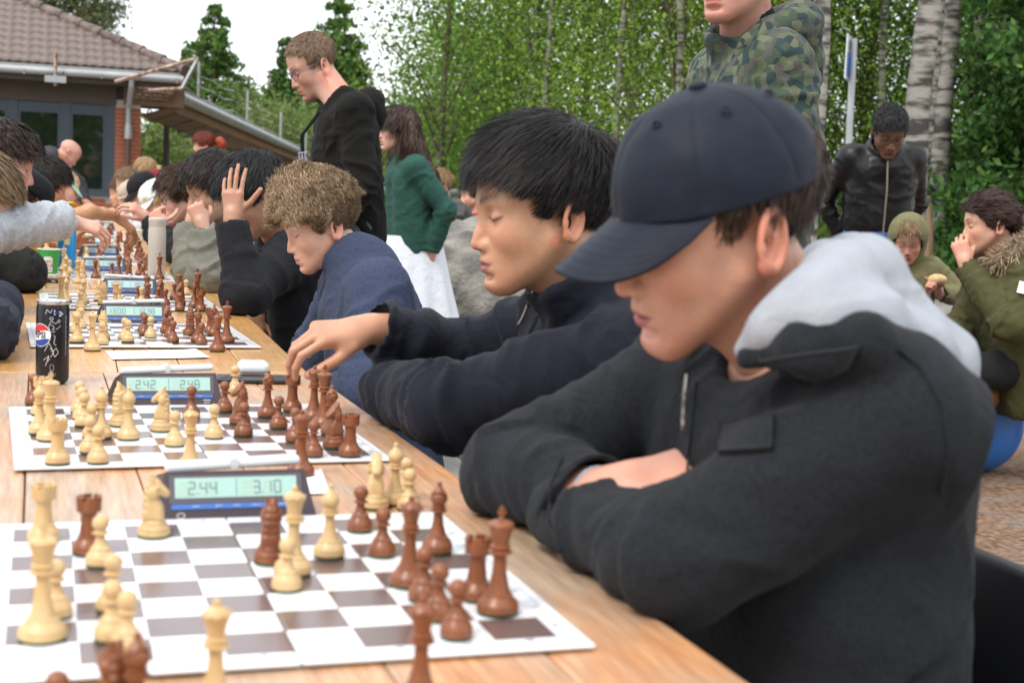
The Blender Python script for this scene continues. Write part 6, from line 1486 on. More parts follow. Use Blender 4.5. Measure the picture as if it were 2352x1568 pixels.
def P1_details():
    J = P1; nb, sp, fr, lat, par, base = J['nb'], J['spine'], J['fwd'], J['lat'], J['par'], J['base']
    # grey hood bunched round the neck
    F = Fld(nb-.32, nb+.32, .0045); q = lambda x, y, d: dep(x, y, d)
    F.chain([q(1712, 806, 1.335), q(1790, 752, 1.305), q(1870, 690, 1.30), q(1930, 648, 1.34), q(1985, 630, 1.41)], [.010, .019, .027, .034, .034], .03)
    F.chain([q(1985, 630, 1.41), q(1955, 620, 1.50), q(1900, 620, 1.56), q(1850, 650, 1.62), q(1790, 720, 1.62)], [.034, .030, .026, .022, .014], .03)
    F.chain([q(1900, 760, 1.27), q(2000, 755, 1.30), q(2100, 810, 1.35), q(2180, 855, 1.40)], [.014, .026, .03, .022], .035); F.chain([q(1980, 680, 1.40), q(2075, 775, 1.42), q(2170, 830, 1.44), q(2208, 885, 1.44)], [.032, .034, .027, .012], .035); F.chain([q(1965, 665, 1.5), q(2040, 750, 1.54), q(2120, 815, 1.54)], [.027, .030, .025], .035)
    nk = nrm(J['H'].w(-.024, 0, -.05)-nb); F.cone(nb-nk*.04, nb+nk*.16, .058, .066, .01, 's')
    V, T = F.mesh(); V = smoothV(V, T, 2); N = vnormals(V, T); V = V+N*(.002*fbm(V*A(9, 9, 12)+3.3, 2)+.0035*np.maximum(1-2.4*np.abs(vnoise(V*A(5, 5, 13)+4.)), 0)**1.5)[:, None]; par(mesh_np('hood', V, T, M_greyhood, base))
    S = Surf(J['garment']); mz = mat('zip_metal', (.30, .27, .22), .4, metal=.7)
    seam(J, S, [(1578, 862), (1574, 910), (1570, 985)], .0022, 'zip', mz, 20, .001)
    seam(J, S, [(1600, 880), (1592, 950), (1580, 1080)], .0016, 'placket_seam', M_wool, 20, .0006)
    drape(J, S, [(1655, 965), (1790, 950), (1782, 1040), (1650, 1052)], .006, 'pocket_flap', M_wool)
    seam(J, S, [(2060, 800), (2120, 850), (2165, 930), (2180, 1040), (2160, 1130)], .0024, 'shoulder_seam', M_wool, 30, .001)
    seam(J, S, [(1292, 1052), (1262, 1120), (1262, 1200), (1290, 1262)], .002, 'cuff_seam', M_wool, 20, .001)
    drape(J, S, [(1738, 822), (1985, 790), (1955, 838), (1842, 888)], .007, 'collar', M_wool, 12, 6)
    # light cuff of the hooded sweater peeping out of the sleeve
    sh, el, wv, ad = J['arm']['R']; d = nrm(wv-el); mb = MB(); e1 = nrm(np.cross(d, A(0, 0, 1))); e2 = np.cross(d, e1)
    mb.tube([wv-d*.004+(e1*cos(a)+e2*sin(a))*.029 for a in np.linspace(0, 2*pi, 25)], .004, 8, cap=False); par(mb.build('inner_cuff', M_greyhood, base, True))
P1_details()
M_capn = fabric('navy_cap_twill', (.010, .0135, .024), .6, .1, .1, 1500, .12, 60, crease=.1)
cap(P1, dict(mat=M_capn, tilt=1, pos=(-.010, 0, .022), r=(.108, .091, .108), vl=.074, drop=.42, bend=.034, eyelets=True, h=.0025, span=66))
chair(.57, -.02, 0, M_blk, 'black plastic chair behind the capped boy', hb=.735, w=.23)

# 2 -- boy in navy corduroy, reaching across
H = HFpx((1310, 505), 2.08, 179, 8, 0, 1.0, 1)
M_cord = mat('navy_corduroy', (.0075, .0085, .016), .8, var=.15, vscale=60, bump=.5, bscale=90, sheen=.06, spec=.15, stretch=(1, 12, 1), bdist=.001, crease=.35)
hs2 = dict(col=(.011, .0095, .009), line='short', thick=(.026, .030, .012, .030), n=24000, len=lambda L: np.where(L[:, 2] > .06, np.where(L[:, 0] > .045, .050, .070), np.where(L[:, 0] > .0, .016, .032)), lift=.75, grav=.25, width=.0008, whorl=(-.055, .02, .1), rand=.22, fuzz=.06, clump=34, rough=.48, h=.0028, comb=lambda L: A(.6, .25, 0)+0*L, combmix=.9, tips=(.022, .017, .015))
nb2 = A(.628, .72, .95); pv2 = A(.72, .74, .47)
P2 = person('boy with black hair in navy corduroy jacket reaching his arm over the table', H, dict(nose=.98, lips=1.1, brow=1.15, chin=.003, cheek=1.05, jaw=1.05, gaze=.2, lipc=(.30, .10, .085)), (.50, .27, .165), hs2, 180, nb2, pv2, .185, 1.06,
    dict(L=dict(w=(.335, .93, .785), el=(.378, .69, .797), nohand=1), R=dict(w=(.322, .968, .884), el=(.500, 1.03, .825), f=(-.95, -.10, -.12), b=(-.10, -.42, .9), curl=((22, 42, 26), (28, 46, 28), (36, 50, 30), (44, 50, 30)), spread=(.18, .05, -.07, -.18), thumb=(30, 24, 18, -55), hs=.90)),
    dict(mat=M_cord, t=.018, amp=.014, hem=.05, collar='stand', ch=.085, cw=.014, neck=.066, wide=1.05, table=TB, seed=9.1, fu=17, fv=7, h=.0065, k=.03), dict(mat=M_blacktr), h=.0025, hh=.0025, legs=seat_legs(pv2, 180, 1.05))
def P2_details():
    J = P2; S = Surf(J['garment'])
    seam(J, S, [(1222, 672), (1212, 700), (1200, 730), (1188, 752)], .0018, 'zip', mat('zip_metal'), 16, .001)
    seam(J, S, [(1460, 720), (1490, 760), (1500, 820), (1490, 880)], .002, 'shoulder_seam', M_cord, 20, .001)
    seam(J, S, [(880, 712), (868, 750), (872, 800)], .0022, 'cuff_seam', M_cord, 14, .001)
P2_details()
chair(.69, .74, 0, M_blk, 'black plastic chair behind the boy in navy corduroy', hb=.80)

# 3 -- curly haired boy in blue fleece
H = HFpx((769, 524), 3.28, 182, 21, 0, .84, 1)
M_fleece = fabric('blue_melange_fleece', (.040, .052, .095), .95, .3, .35, 600, .4, 260)
hs3 = dict(col=(.24, .155, .085), line='short', thick=(.028, .042, .011, .012), n=16000, len=lambda L: np.where((L[:, 2] > .05), np.where(L[:, 0] > -.04, .070, .04), .018), lift=1.0, curl=.0095, cfreq=11., k=11, grav=-.05, width=.0015, whorl=(-.05, 0, .1), rand=.65, clump=48, rugh=.005, rfreq=55, tips=(.58, .42, .27), rough=.45, h=.003, comb=lambda L: A(.5, 0, 0)+0*L)
nb3 = A(.515, 1.955, .925); pv3 = A(.60, 1.98, .47)
P3 = person('curly fair haired boy in blue melange fleece with stand collar looking down', H, dict(nose=.92, lips=.95, open=.0, iris=(.02, .03, .035), browc2=(.14, .075, .04), brow=1.1, cheek=1.05, chin=.004, moles=((.062, .045, -.045, .0022),)), (.62, .37, .27), hs3, 180, nb3, pv3, .155, .95,
    dict(L=dict(w=(.36, 1.86, .62), hint=(.2, -1, -.3)), R=dict(w=(.36, 2.08, .62), hint=(.2, 1, -.3))),
    dict(mat=M_fleece, t=.020, amp=.013, hem=.04, collar='stand', ch=.075, cw=.008, neck=.055, seed=2.3, fu=17, fv=7, h=.007, wbase=.4), JEANS, h=.0028, legs=seat_legs(pv3, 180, .95), neckr=.048)
chair(.575, 1.98, 0, M_gch, 'pale grey plastic chair behind the curly haired boy', hb=.78)

# 4 -- boy holding his head
o4 = dep(584, 448, 4.2); H = HF(o4, 186, 30, 0, .93)
M_char = fabric('charcoal_sweatshirt', (.014, .0145, .018), .9, .2, .1)
hs4 = dict(col=(.011, .011, .012), line='short', thick=(.03, .034, .016, .022), n=9000, len=lambda L: np.where(L[:, 2] > .05, .05, .03), lift=.7, grav=.4, width=.0015, whorl=(-.07, .0, .09), rand=.25, rough=.36, h=.0035, tips=(.018, .018, .02))
nb4 = A(.50, 3.0, .955); pv4 = A(.62, 3.02, .47)
wl = dep(533, 512, 4.02); 
P4 = person('boy with black hair leaning his face into his raised hand, charcoal sweatshirt', H, dict(), OLIVE, hs4, 180, nb4, pv4, .165, 1.0,
    dict(L=dict(w=wl, el=(.345, 2.70, .80), f=(.03, .12, .99), b=(-.40, -.90, .12), curl=((6, 12, 8), (4, 10, 8), (8, 14, 10), (12, 22, 14)), spread=(.10, .04, -.05, -.16), thumb=(48, 8, 5, 10), hs=.86), R=dict(w=dep(590, 705, 4.35), hint=(.4, .6, -.4), f=(-.1, -.1, -1), b=(-.5, -.8, 0), curl=RELAX)),
    dict(mat=M_char, t=.02, amp=.012, hem=.05, collar='crew', neck=.064, table=(ZT+.004, .36, 1), seed=6.6, h=.008, rib=True), BTR, h=.0035, hh=.0032, legs=seat_legs(pv4, 180))
chair(.60, 3.02, 0, M_blk, 'black plastic chair behind the boy holding his head', hb=.76)

# 5 -- boy in grey green hoodie, hands at his mouth
H = HFpx((525, 468), 5.0, 197, 20, 0, .95, 1); H.o = dep(490, 428, 4.95)
M_sage = fabric('sage_ribbed_hoodie', (.175, .175, .145), .95, .2, .1, 300, .5)
hs5 = dict(col=(.020, .014, .011), line='short', thick=(.032, .026, .014, .016), n=6000, len=.05, lift=.4, grav=.6, width=.0018, whorl=(-.06, 0, .1), rand=.2, rough=.36, h=.004, comb=lambda L: A(.8, .1, 0)+0*L)
nb5 = A(.47, 3.86, .94); pv5 = A(.62, 3.9, .47)
P5 = person('boy in grey green hoodie with both sleeved hands raised to his mouth', H, dict(open=.8, brow=1.0), (.50, .30, .215), hs5, 185, nb5, pv5, .165, 1.0,
    dict(L=dict(w=dep(468, 524, 4.75), el=(.335, 3.50, .80), f=(-.35, .2, .9), b=(-.3, -.85, .3), curl=FIST, thumb=FTH, hs=.8), R=dict(w=dep(436, 522, 4.95), el=(.30, 3.66, .80), f=(.1, .1, .95), b=(-.9, -.3, .2), curl=FIST, thumb=FTH, hs=.8)),
    dict(mat=M_sage, t=.026, amp=.013, hem=.05, collar='crew', neck=.066, table=(ZT+.007, .37, 1), seed=1.7, h=.008, rib=True, sleeve=1.15, hood=dict(mat=M_sage, s=.95, h=.008, rise=.03)), BTR, h=.004, hh=.0038, legs=seat_legs(pv5, 180))
chair(.60, 3.9, 0, M_blk, 'black plastic chair behind the boy in the grey green hoodie', hb=.76)

# 6 -- boy with glasses
H = HFpx((437, 456), 6.2, 183, 14, 0, .95, 1); M_blks = fabric('black_sweatshirt', (.018, .018, .017), .9)
hs6 = dict(col=(.045, .024, .014), line='short', thick=(.036, .034, .016, .018), n=6000, len=.055, lift=.7, grav=.5, curl=.005, width=.002, rand=.55, rough=.45, h=.0045, comb=lambda L: A(.5, .1, 0)+0*L, tips=(.09, .05, .028))
nb6 = A(.52, 5.06, .925); pv6 = A(.64, 5.08, .47)
P6 = person('boy with wavy brown hair and glasses in black sweatshirt', H, dict(open=.6), FAIR, hs6, 180, nb6, pv6, .16, .95,
    dict(L=dict(w=dep(372, 535, 6.05), el=(.35, 4.80, .80), f=(-.3, .3, .9), b=(-.8, -.5, .2), curl=FIST, thumb=FTH), R=dict(w=dep(345, 505, 6.35), el=(.31, 5.15, .82), f=(-.75, -.15, .55), b=(-.2, -.5, .8), curl=((40, 40, 20),)*4)),
    dict(mat=M_blks, t=.02, amp=.010, hem=.05, collar='crew', table=(ZT+.007, .36, 1), seed=3.7, h=.009), BTR, h=.0045, hh=.0045, legs=seat_legs(pv6, 180))
glasses(P6, mat('dark_frames', (.03, .03, .035), .3))
# far right-hand side of the row
def far_kid(label, px, d, az, pitch, sc, skin, hairst, topc, name, capst=None, hands=None, side=1, hem=.04, fp=None, std=False, h=.006, legs=True, colr='crew', short=None, arms=None, hoodm=None, lean=.10):
    H = HF(dep(px[0], px[1], d), az, pitch, 0, sc); back = A(-cos(radians(az)), -sin(radians(az)), 0)
    nb = H.w(-.035, 0, -.075)+back*.03+A(0, 0, -.085*sc); 
    pv = A(nb[0]+back[0]*lean, nb[1]+back[1]*lean, .95*sc if std else max(.45, nb[2]-.47*sc))
    hst = dict(hairst); hst.setdefault('h', h); hst['n'] = int(hst.get('n', 2500))
    if capst: hst.update(thick=(.001, .001, .004, .010), n=900, len=.02 if hst.get('len', 0) < .05 else .06, lift=.2)
    J = person(label, H, fp or {}, skin, hst, az, nb, pv, .16*(1 if sc < 1 else 1.05), sc, arms, dict(mat=topc, t=.018, amp=.010, hem=hem, collar=colr, seed=d, h=.010, name=name, short=short, hood=dict(mat=hoodm, s=.95, h=.01, rise=.03) if hoodm else None), BTR, h=h, hh=h, legs=(stand_legs(pv, az, sc) if std else seat_legs(pv, az, sc)) if legs else None)
    if capst: cap(J, capst)
    return J
def hst(col, **k):
    q = dict(col=col, line='short', thick=(.024, .024, .012, .014), n=2500, len=.035, lift=.6, grav=.4, width=.003, rand=.4, rough=.45, h=.006); q.update(k); return q
M_mar = fabric('maroon_shirt', (.10, .015, .03)); M_wht = fabric('white_shirt', (.62, .62, .64)); M_yel = fabric('yellow_shirt', (.80, .52, .02)); M_nav = fabric('navy_shirt', (.02, .025, .05)); M_capw = fabric('white_cap_cotton', (.66, .69, .68)); M_capb = fabric('black_cap_cotton', (.012, .012, .014)); M_capm = fabric('maroon_cap_cotton', (.20, .015, .03)); M_capg = fabric('beige_cap_cotton', (.42, .35, .27)); M_mint = fabric('mint_visor', (.42, .66, .48))
CW = dict(tilt=14, h=.005, vl=.07, drop=.5, bend=.018, r=(.110, .092, .09))
far_kid('child with blond hair under a white cap and maroon shirt', (362, 462), 7.7, 185, 22, .90, FAIR, hst(K_BLOND, line='low', len=.06, grav=.9), M_mar, 'shirt', dict(CW, mat=M_capw))
far_kid('child in black cap with white badge beyond the white capped child', (330, 440), 8.8, 188, 20, .92, FAIR, hst(K_FAIR), M_nav, 'shirt', dict(CW, mat=M_capb))
far_kid('child in maroon cap beside the black capped child', (352, 431), 9.6, 184, 10, .92, FAIR, hst(K_BROWN), M_wht, 'shirt', dict(CW, mat=M_capm))
far_kid('fair child in beige cap and white shirt leaning on the table', (303, 450), 10.2, 190, 15, .90, FAIR, hst(K_FAIR), M_wht, 'shirt', dict(CW, mat=M_capg, vl=.02))
far_kid('brown haired child under the brick pillar', (294, 421), 11.6, 195, 12, .95, FAIR, hst(K_FAIR, thick=(.03, .03, .014, .016)), M_wht, 'shirt')
far_kid('dark blond child with bare arm near the window sill', (277, 441), 12.6, 195, 12, .95, PALE, hst((.10, .06, .035)), M_wht, 'shirt')
# fair haired woman standing by the pillar
Jb = far_kid('fair haired woman with hair tied back beside the brick pillar', (333, 388), 15.5, 160, 0, 1.0, FAIR, hst(K_BLOND, line='low', thick=(.02, .022, .016, .02), len=.09, grav=1.0), M_nav, 'top', std=True)
def ponytail(J, col, L=.22, r=.035, bend=.05, name='ponytail', tie=None, up=.02):
    H = J['H']; F = Fld(H.o-.42, H.o+.42, .008); p0 = H.w(-.10, 0, up); back = -H.R[:, 0]; P = [p0, p0+back*bend+A(0, 0, -.01), p0+back*(bend+.02)+A(0, 0, -L*.5), p0+back*(bend*.8)+A(0, 0, -L)]; F.chain(P, [r*.6, r, r, r*.35], .02); V, T = F.mesh(); N = vnormals(V, T); V = V+N*(.006*fbm(V*A(60, 60, 12), 2))[:, None]
    J['par'](mesh_np(name, V, T, mat('hair'), J['base'], True, np.asarray(col)*(1+.4*fbm(V*A(90, 90, 10), 2))[:, None].clip(.4, 1.8)))
    if tie is not None: mb = MB(); mb.lathe([(.001, .03), (.024, .018), (.03, 0), (.024, -.018), (.001, -.03)], 12, c=tuple(p0+back*.015)); J['par'](mb.build('hair_tie', tie, J['base'], True))
ponytail(Jb, (.40, .27, .13), .24)
Jr = far_kid('woman with red hair in a bun with pale hair tie and pink top', (468, 331), 15.0, 172, 8, 1.0, PALE, hst((.16, .025, .012), line='low', thick=(.022, .022, .018, .022), len=.05, grav=.3), fabric('pink_top', (.50, .10, .28)), 'top', std=True)
ponytail(Jr, (.30, .05, .018), .08, .045, .07, 'hair_bun', mat('hair_tie_white', (.75, .68, .62), .4))
# left-hand side of the row
def at_nose(px, d, az, pitch, sc, roll=0):
    H = HF((0, 0, 0), az, pitch, roll, sc); H.o = dep(px[0], px[1], d)-(A(.1145, 0, -.0435)*sc)@H.R.T; return H
H = at_nose((23, 537), 3.72, -3, 22, 1.0); M_lgrey = fabric('grey_marl_sweatshirt', (.40, .42, .45), .95, .2, .18, 350, .4, 120)
nbL = H.w(-.05, 0, -.16)+A(-.05, 0, 0)
PL1 = person('boy with tousled light brown hair reaching out in a grey marl sleeve', H, dict(), FAIR, dict(col=(.14, .085, .045), line='short', thick=(.022, .03, .016, .018), n=8000, len=.045, lift=.6, grav=.3, width=.0016, rand=.4, rough=.45, h=.0035, tips=(.34, .23, .13), comb=lambda L: A(.9, -.2, 0)+0*L), 0, nbL, A(-.66, nbL[1]+.02, .47), .165, 1.0,
    dict(R=dict(w=(-.130, 2.735, .985), el=(-.335, 2.62, .965), f=(.95, .1, -.22), b=(.12, -.45, .9), curl=((30, 45, 25),)*4, thumb=(30, 25, 20, -50), hs=.82), L=dict(w=(-.42, 2.95, .70), hint=(-.3, 1, 0))),
    dict(mat=M_lgrey, t=.026, amp=.015, hem=.05, collar='crew', seed=5.5, h=.0075, rib=True, sleeve=1.0), JEANS, h=.003, hh=.0032, legs=seat_legs((-.66, nbL[1], .47), 0))
def left_sitter(label, o, az, pitch, sc, skin, hs_, mat_, arms, table=TBL, h=.004, **k):
    H = HF(o, az, pitch, 0, sc); nb = H.w(-.05, 0, -.16)+A(-.04, 0, 0); pv = A(nb[0]-.14, nb[1]+.02, max(.45, nb[2]-.47*sc))
    return person(label, H, {}, skin, hs_, 0, nb, pv, .165, sc, arms, dict(mat=mat_, t=.024, amp=.013, hem=.05, collar='crew', seed=o[1], h=.0085, table=table, **k), JEANS, h=h, hh=h, legs=seat_legs(pv, 0, sc))
M_navs = fabric('navy_sweatshirt', (.024, .027, .042), .9, .2)
left_sitter('person in navy sweatshirt with both hands folded on the varnished table', (-.52, 1.86, 1.08), 0, 18, 1.0, PALE, hst(K_BROWN), M_navs, dict(R=dict(w=(-.285, 1.86, .80), el=(-.315, 1.66, .80), f=(-.25, .9, .25), b=(.7, -.3, .6), curl=((30, 40, 20),)*4), L=dict(w=(-.300, 1.95, .785), el=(-.305, 2.14, .797), f=(.1, -1, .1), b=(.4, 0, .9), curl=((30, 40, 20),)*4)), table=(ZT+.004, -.29, -1), h=.003)
left_sitter('person in black sweatshirt leaning an elbow on the table end behind the green cup', (-.47, 3.42, 1.10), 0, 15, 1.0, PALE, hst(K_BROWN), M_blks, dict(R=dict(w=(-.36, 3.50, .80), el=(-.255, 3.33, .805)), L=dict(w=(-.40, 3.62, .79), hint=(0, 1, -.3))), table=(ZT+.004, -.31, -1))
# dark haired man behind them
H = HF(dep(2, 372, 5.2), 4, 12, 0, 1.12); nbm = H.w(-.05, 0, -.17)
person('man with short dark quiff standing at the end of the varnished table', H, dict(brow=1.2), (.52, .28, .21), hst((.03, .018, .012), thick=(.045, .03, .01, .012), n=4000, len=.045, lift=.9), 0, nbm, A(nbm[0]-.1, nbm[1], .70), .19, 1.08, None, dict(mat=M_nav, t=.02, amp=.01, hem=.03, collar='crew', h=.012), BTR, h=.005, legs=seat_legs((nbm[0]-.1, nbm[1], .66), 0))
J = far_kid('boy in black cap with pale badge bent low over his board', (60, 462), 5.5, 5, 18, .95, PALE, hst(K_BROWN), M_blks, 'sweatshirt', dict(CW, mat=M_capb, h=.0045), h=.005)
H = HF(dep(103, 424, 6.4), 12, 16, 0, .95); nby = H.w(-.05, 0, -.155); 
sy = dep(165, 472, 6.3)
J = person('boy with straight black hair in yellow t-shirt stretching his bare arm across', H, dict(open=.4), (.48, .25, .13), hst((.016, .012, .011), thick=(.034, .03, .018, .018), n=5000, len=.05, lift=.4, grav=.5, width=.0022, rough=.36, comb=lambda L: A(.8, -.1, 0)+0*L), 0, nby, A(nby[0]-.12, nby[1], .48), .16, .95,
    dict(R=dict(w=dep(268, 497, 6.35), el=dep(205, 487, 6.2), f=(.75, .1, -.62), b=(.5, -.3, .75), curl=((30, 40, 25),)*4, thumb=(25, 25, 15, -50)), L=dict(w=(nby[0]+.2, nby[1]+.25, .78), hint=(0, 1, -.5))),
    dict(mat=M_yel, t=.02, amp=.008, hem=.05, collar='crew', short=.75, h=.009, name='tshirt', shoff={'R': (.06, 0, -.01)}), BTR, h=.0048, hh=.0045, legs=seat_legs((nby[0]-.12, nby[1], .48), 0))
far_kid('small blond child behind the dark haired man', (53, 395), 7.2, 10, 12, .92, FAIR, hst(K_BLOND), M_wht, 'shirt')
far_kid('dark blond child bowed beside the blond child', (70, 425), 8.0, 8, 20, .92, FAIR, hst(K_FAIR), M_nav, 'shirt')
far_kid('blond child in mint green visor beyond the boy in yellow', (147, 428), 8.8, 8, 20, .90, FAIR, hst(K_BLOND, thick=(.02, .025, .014, .016)), M_wht, 'shirt', dict(CW, mat=M_mint, r=(.100, .084, .05), vl=.06))
# bald man bending over the far boards
H = HF(dep(158, 352, 13.5), 8, 42, 0, 1.05); nbb = H.w(-.09, 0, -.12)
J = person('bald man in dark fleece with orange lanyard bending over the far boards', H, dict(browc=(.2, .15, .12), stubble=.25), (.55, .29, .22), None, 5, nbb, A(nbb[0]-.50, nbb[1]+.05, .96), .19, 1.08,
    dict(R=dict(w=dep(196, 462, 13.2), el=dep(165, 425, 13.2), f=(.8, 0, -.5), b=(.4, -.2, .8), curl=RELAX), L=dict(w=dep(200, 468, 13.7), el=dep(180, 420, 13.8), f=(.8, 0, -.5), b=(.4, -.2, .8), curl=RELAX)),
    dict(mat=fabric('dark_plum_fleece', (.045, .042, .05)), t=.02, amp=.01, hem=.05, collar='stand', h=.012), BTR, h=.0065, hh=.0075, legs=stand_legs((nbb[0]-.5, nbb[1]+.05, .96), 5, 1.08))
mb = MB(); p0 = H.w(-.03, -.055, -.10); mb.tube([H.w(-.09, -.03, -.08), p0, H.w(.02, -.055, -.16), H.w(.04, -.03, -.26)], [.016, .02, .02, .014], 6); J['par'](mb.build('lanyard', mat('orange_ribbon', (.85, .24, .02), .6), J['base'], True))
# ---- standing behind the players
H = HFpx((744, 152), 6.0, 184, 28, 0, 1.07, 1); M_bhood = fabric('black_hooded_sweater', (.008, .0076, .007), .9, .15, .1)
nbh = dep(790, 238, 6.0); pvh = A(nbh[0]+.06, nbh[1]+.05, .98)
Jh = person('tall man with glasses in black hooded sweater looking down at the games', H, dict(stubble=.3, nose=1.1, brow=.8), (.54, .30, .225), hst((.15, .09, .055), line='recede', thick=(.012, .016, .006, .007), n=6000, len=.02, lift=.5, width=.0022, h=.004, tips=(.26, .17, .11)), 182, nbh, pvh, .17, 1.05,
    None, dict(mat=M_bhood, t=.020, amp=.016, hem=.08, collar=None, neck=.07, seed=7.7, h=.009, fu=17, fv=7, belly=.7, hood=dict(mat=M_bhood, s=.88, h=.008, rise=.04, fat=1.0, sag=1.0)), dict(mat=fabric('grey_jeans', (.10, .11, .12))), h=.0042, legs=stand_legs(pvh, 182, 1.1))
glasses(Jh, mat('mauve_frames', (.13, .09, .15), .3), .024)
def hoodie_print(J):
    nb, sp, fr, lat = J['nb'], J['spine'], J['fwd'], J['lat']
    for i in range(3):
        mb = MB(); c = nb+fr*(.195+.012*i)*1.06+lat*.085-sp*(.20+.085*i); Rm = np.stack([nrm(lat*.9-fr*.45), nrm(fr+lat*.45), sp], 1)
        for k_ in range(3): mb.box((-.028+.02*k_, -.002, -.019), (-.013+.02*k_, .004, -.015), R=Rm, c=c); mb.box((-.028+.02*k_, -.002, .008), (-.013+.02*k_, .004, .013), R=Rm, c=c); mb.box((-.028+.02*k_, -.002, -.019), (-.024+.02*k_, .004, .013), R=Rm, c=c)
        o = J['par'](mb.build('chest_print', mat('print_lilac', (.45, .43, .60), .6), J['base'])); o['kind'] = 'stuff'
    for s_ in (.02, -.01): mb = MB(); mb.tube([nb+fr*.12+lat*(.05+s_)-sp*.03, nb+fr*.20+lat*(.05+s_)-sp*.12, nb+fr*.205+lat*(.05+s_)-sp*.26], .005, 6); J['par'](mb.build('drawstring', M_bhood, J['base'], True))
hoodie_print(Jh)
# woman in green
H = at_nose((868, 313), 7.7, 184, 3, .98); M_gr = fabric('bottle_green_jacket', (.022, .075, .058), .7, .1, .08); M_sk = fabric('white_skirt', (.66, .69, .74), .85, .1, .04)
nbg = H.w(-.05, 0, -.165); pvg = A(nbg[0]+.04, nbg[1]+.03, .92)
Jg = person('woman with long brown hair in bottle green jacket and long white skirt', H, dict(open=.5), (.56, .33, .26), hst((.045, .025, .017), line='low', thick=(.014, .018, .018, .022), len=.08, grav=.9, n=3500), 182, nbg, pvg, .165, 1.0, dict(L=dict(w=nbg+A(.13, -.12, -.50), hint=(.9, -.4, 0)), R=dict(w=nbg+A(.1, .2, -.5), hint=(.8, .4, 0))),
    dict(mat=M_gr, t=.013, amp=.010, hem=.12, collar='stand', ch=.05, seed=8.1, h=.010), None, h=.005)
def long_hair(J, col, L=.42, name='long_hair', w=.06, seed=3, n=2600):
    H = J['H']; F = Fld(H.o-.6, H.o+.35, .009); up = A(0, 0, 1); bk = A(-H.R[0, 0], -H.R[1, 0], 0); lf = H.R[:, 1]; R_ = np.random.default_rng(seed)
    for sg in (-1, -.4, .4, 1): p0 = H.w(-.045, sg*.07, .04); F.chain([p0, p0+bk*.06*(1.2-abs(sg))+lf*sg*.02-up*.14, p0+bk*.10+lf*sg*.045-up*L*.62, p0+bk*.11+lf*sg*.04-up*L], [.045, .056, w, .02], .03)
    V, T = F.mesh(); N = vnormals(V, T); V = V+N*(.012*fbm(V*A(28, 28, 7), 2))[:, None]; r_ = J['par'](mesh_np(name, V, T, mat('hair'), J['base'], True, np.clip(np.asarray(col)*(1+.5*fbm(V*A(60, 60, 6), 2))[:, None], .004, 1)))
    S = V[R_.integers(0, len(V), n)]; dirs = nrm_rows(-up+R_.normal(size=(n, 3))*.16); k = 6; P = np.stack([S+nrm_rows(S-H.o)*.006+dirs*(.14*i/(k-1))+fbm_vec(S*9+i*.6)*.012*i/k for i in range(k)], 1)-np.asarray(J['pv'])*A(1, 1, 0)
    ribbons('strands', P, nrm_rows(np.cross(np.gradient(P, axis=1), R_.normal(size=(n, 1, 3)))), np.full(n, .004), mat('hair'), r_, np.asarray(col)*R_.uniform(.5, 1.6, (n, 1))).matrix_parent_inverse = r_.matrix_basis.inverted()
long_hair(Jg, (.05, .028, .018), .46)
def skirt(J, m_, z0, z1, r0, r1, name='skirt', folds=14, seed=1):
    pv = J['pv']; n = 64; V = []; nz = 14
    for j in range(nz+1):
        t = j/nz; z = z0+(z1-z0)*t
        for k in range(n): a = 2*pi*k/n; r = (r0+(r1-r0)*t)*(1+.07*t*sin(folds*a+seed+1.3*sin(3*a)+t)); V.append((r*cos(a), r*sin(a)*.86, z))
    F = [(j*n+k, (j+1)*n+k, (j+1)*n+(k+1) % n, j*n+(k+1) % n) for j in range(nz) for k in range(n)]; mesh_np(name, np.array(V), [np.array(F)], m_, J['base'])
skirt(Jg, M_sk, .85, .36, .175, .29)
mbg = None
for sg in (1, -1):
    pvx = Jg['pv']; F = Fld(A(pvx[0]-.3, pvx[1]-.25, -.02), A(pvx[0]+.3, pvx[1]+.25, .6), .012); l_ = Jg['lat']; an = A(pvx[0], pvx[1], .09)+l_*sg*.09; F.cone(an+A(0, 0, .45), an, .055, .036, 0); V, T = F.mesh(); Jg['par'](mesh_np('leg', V, T, skin_mat(), Jg['base'], True, np.tile(A(.5, .31, .24), (len(V), 1))))
    F = Fld(an-.22, an+.22, .01); q = A(an[0], an[1], 0); F.cone(q+A(.03, 0, .04), q+A(-.12, 0, .028), .038, .032, .03); F.fn(F.lo, F.lo+F.n*F.h, lambda X, Y, Z: Z-.004+0*X+0*Y, 0, 's'); V, T = F.mesh(); Jg['par'](mesh_np('shoe', V, T, mat('shoe_rubber', (.03, .03, .035), .6), Jg['base']))
# man in camouflage jacket
def camo_mat():
    m = bpy.data.materials.new('camouflage_cloth'); m.use_nodes = True; n = m.node_tree.nodes; l = m.node_tree.links; b = n['Principled BSDF']; b.inputs['Roughness'].default_value = .75
    t = n.new('ShaderNodeTexCoord'); v = n.new('ShaderNodeTexVoronoi'); v.inputs['Scale'].default_value = 50; v.inputs['Randomness'].default_value = 1; l.new(t.outputs['Object'], v.inputs['Vector'])
    s_ = n.new('ShaderNodeSeparateColor'); l.new(v.outputs['Color'], s_.inputs[0]); r_ = n.new('ShaderNodeValToRGB'); r_.color_ramp.interpolation = 'CONSTANT'; cs = ((0, (.006, .026, .027)), (.24, (.032, .052, .03)), (.46, (.072, .088, .045)), (.68, (.062, .06, .054)), (.84, (.105, .115, .066)))
    e = r_.color_ramp.elements
    while len(e) < len(cs): e.new(.5)
    for el, (p, c) in zip(e, cs): el.position = p; el.color = (*c, 1)
    l.new(s_.outputs[0], r_.inputs['Fac']); l.new(r_.outputs['Color'], b.inputs['Base Color']); return m
M_camo = camo_mat()
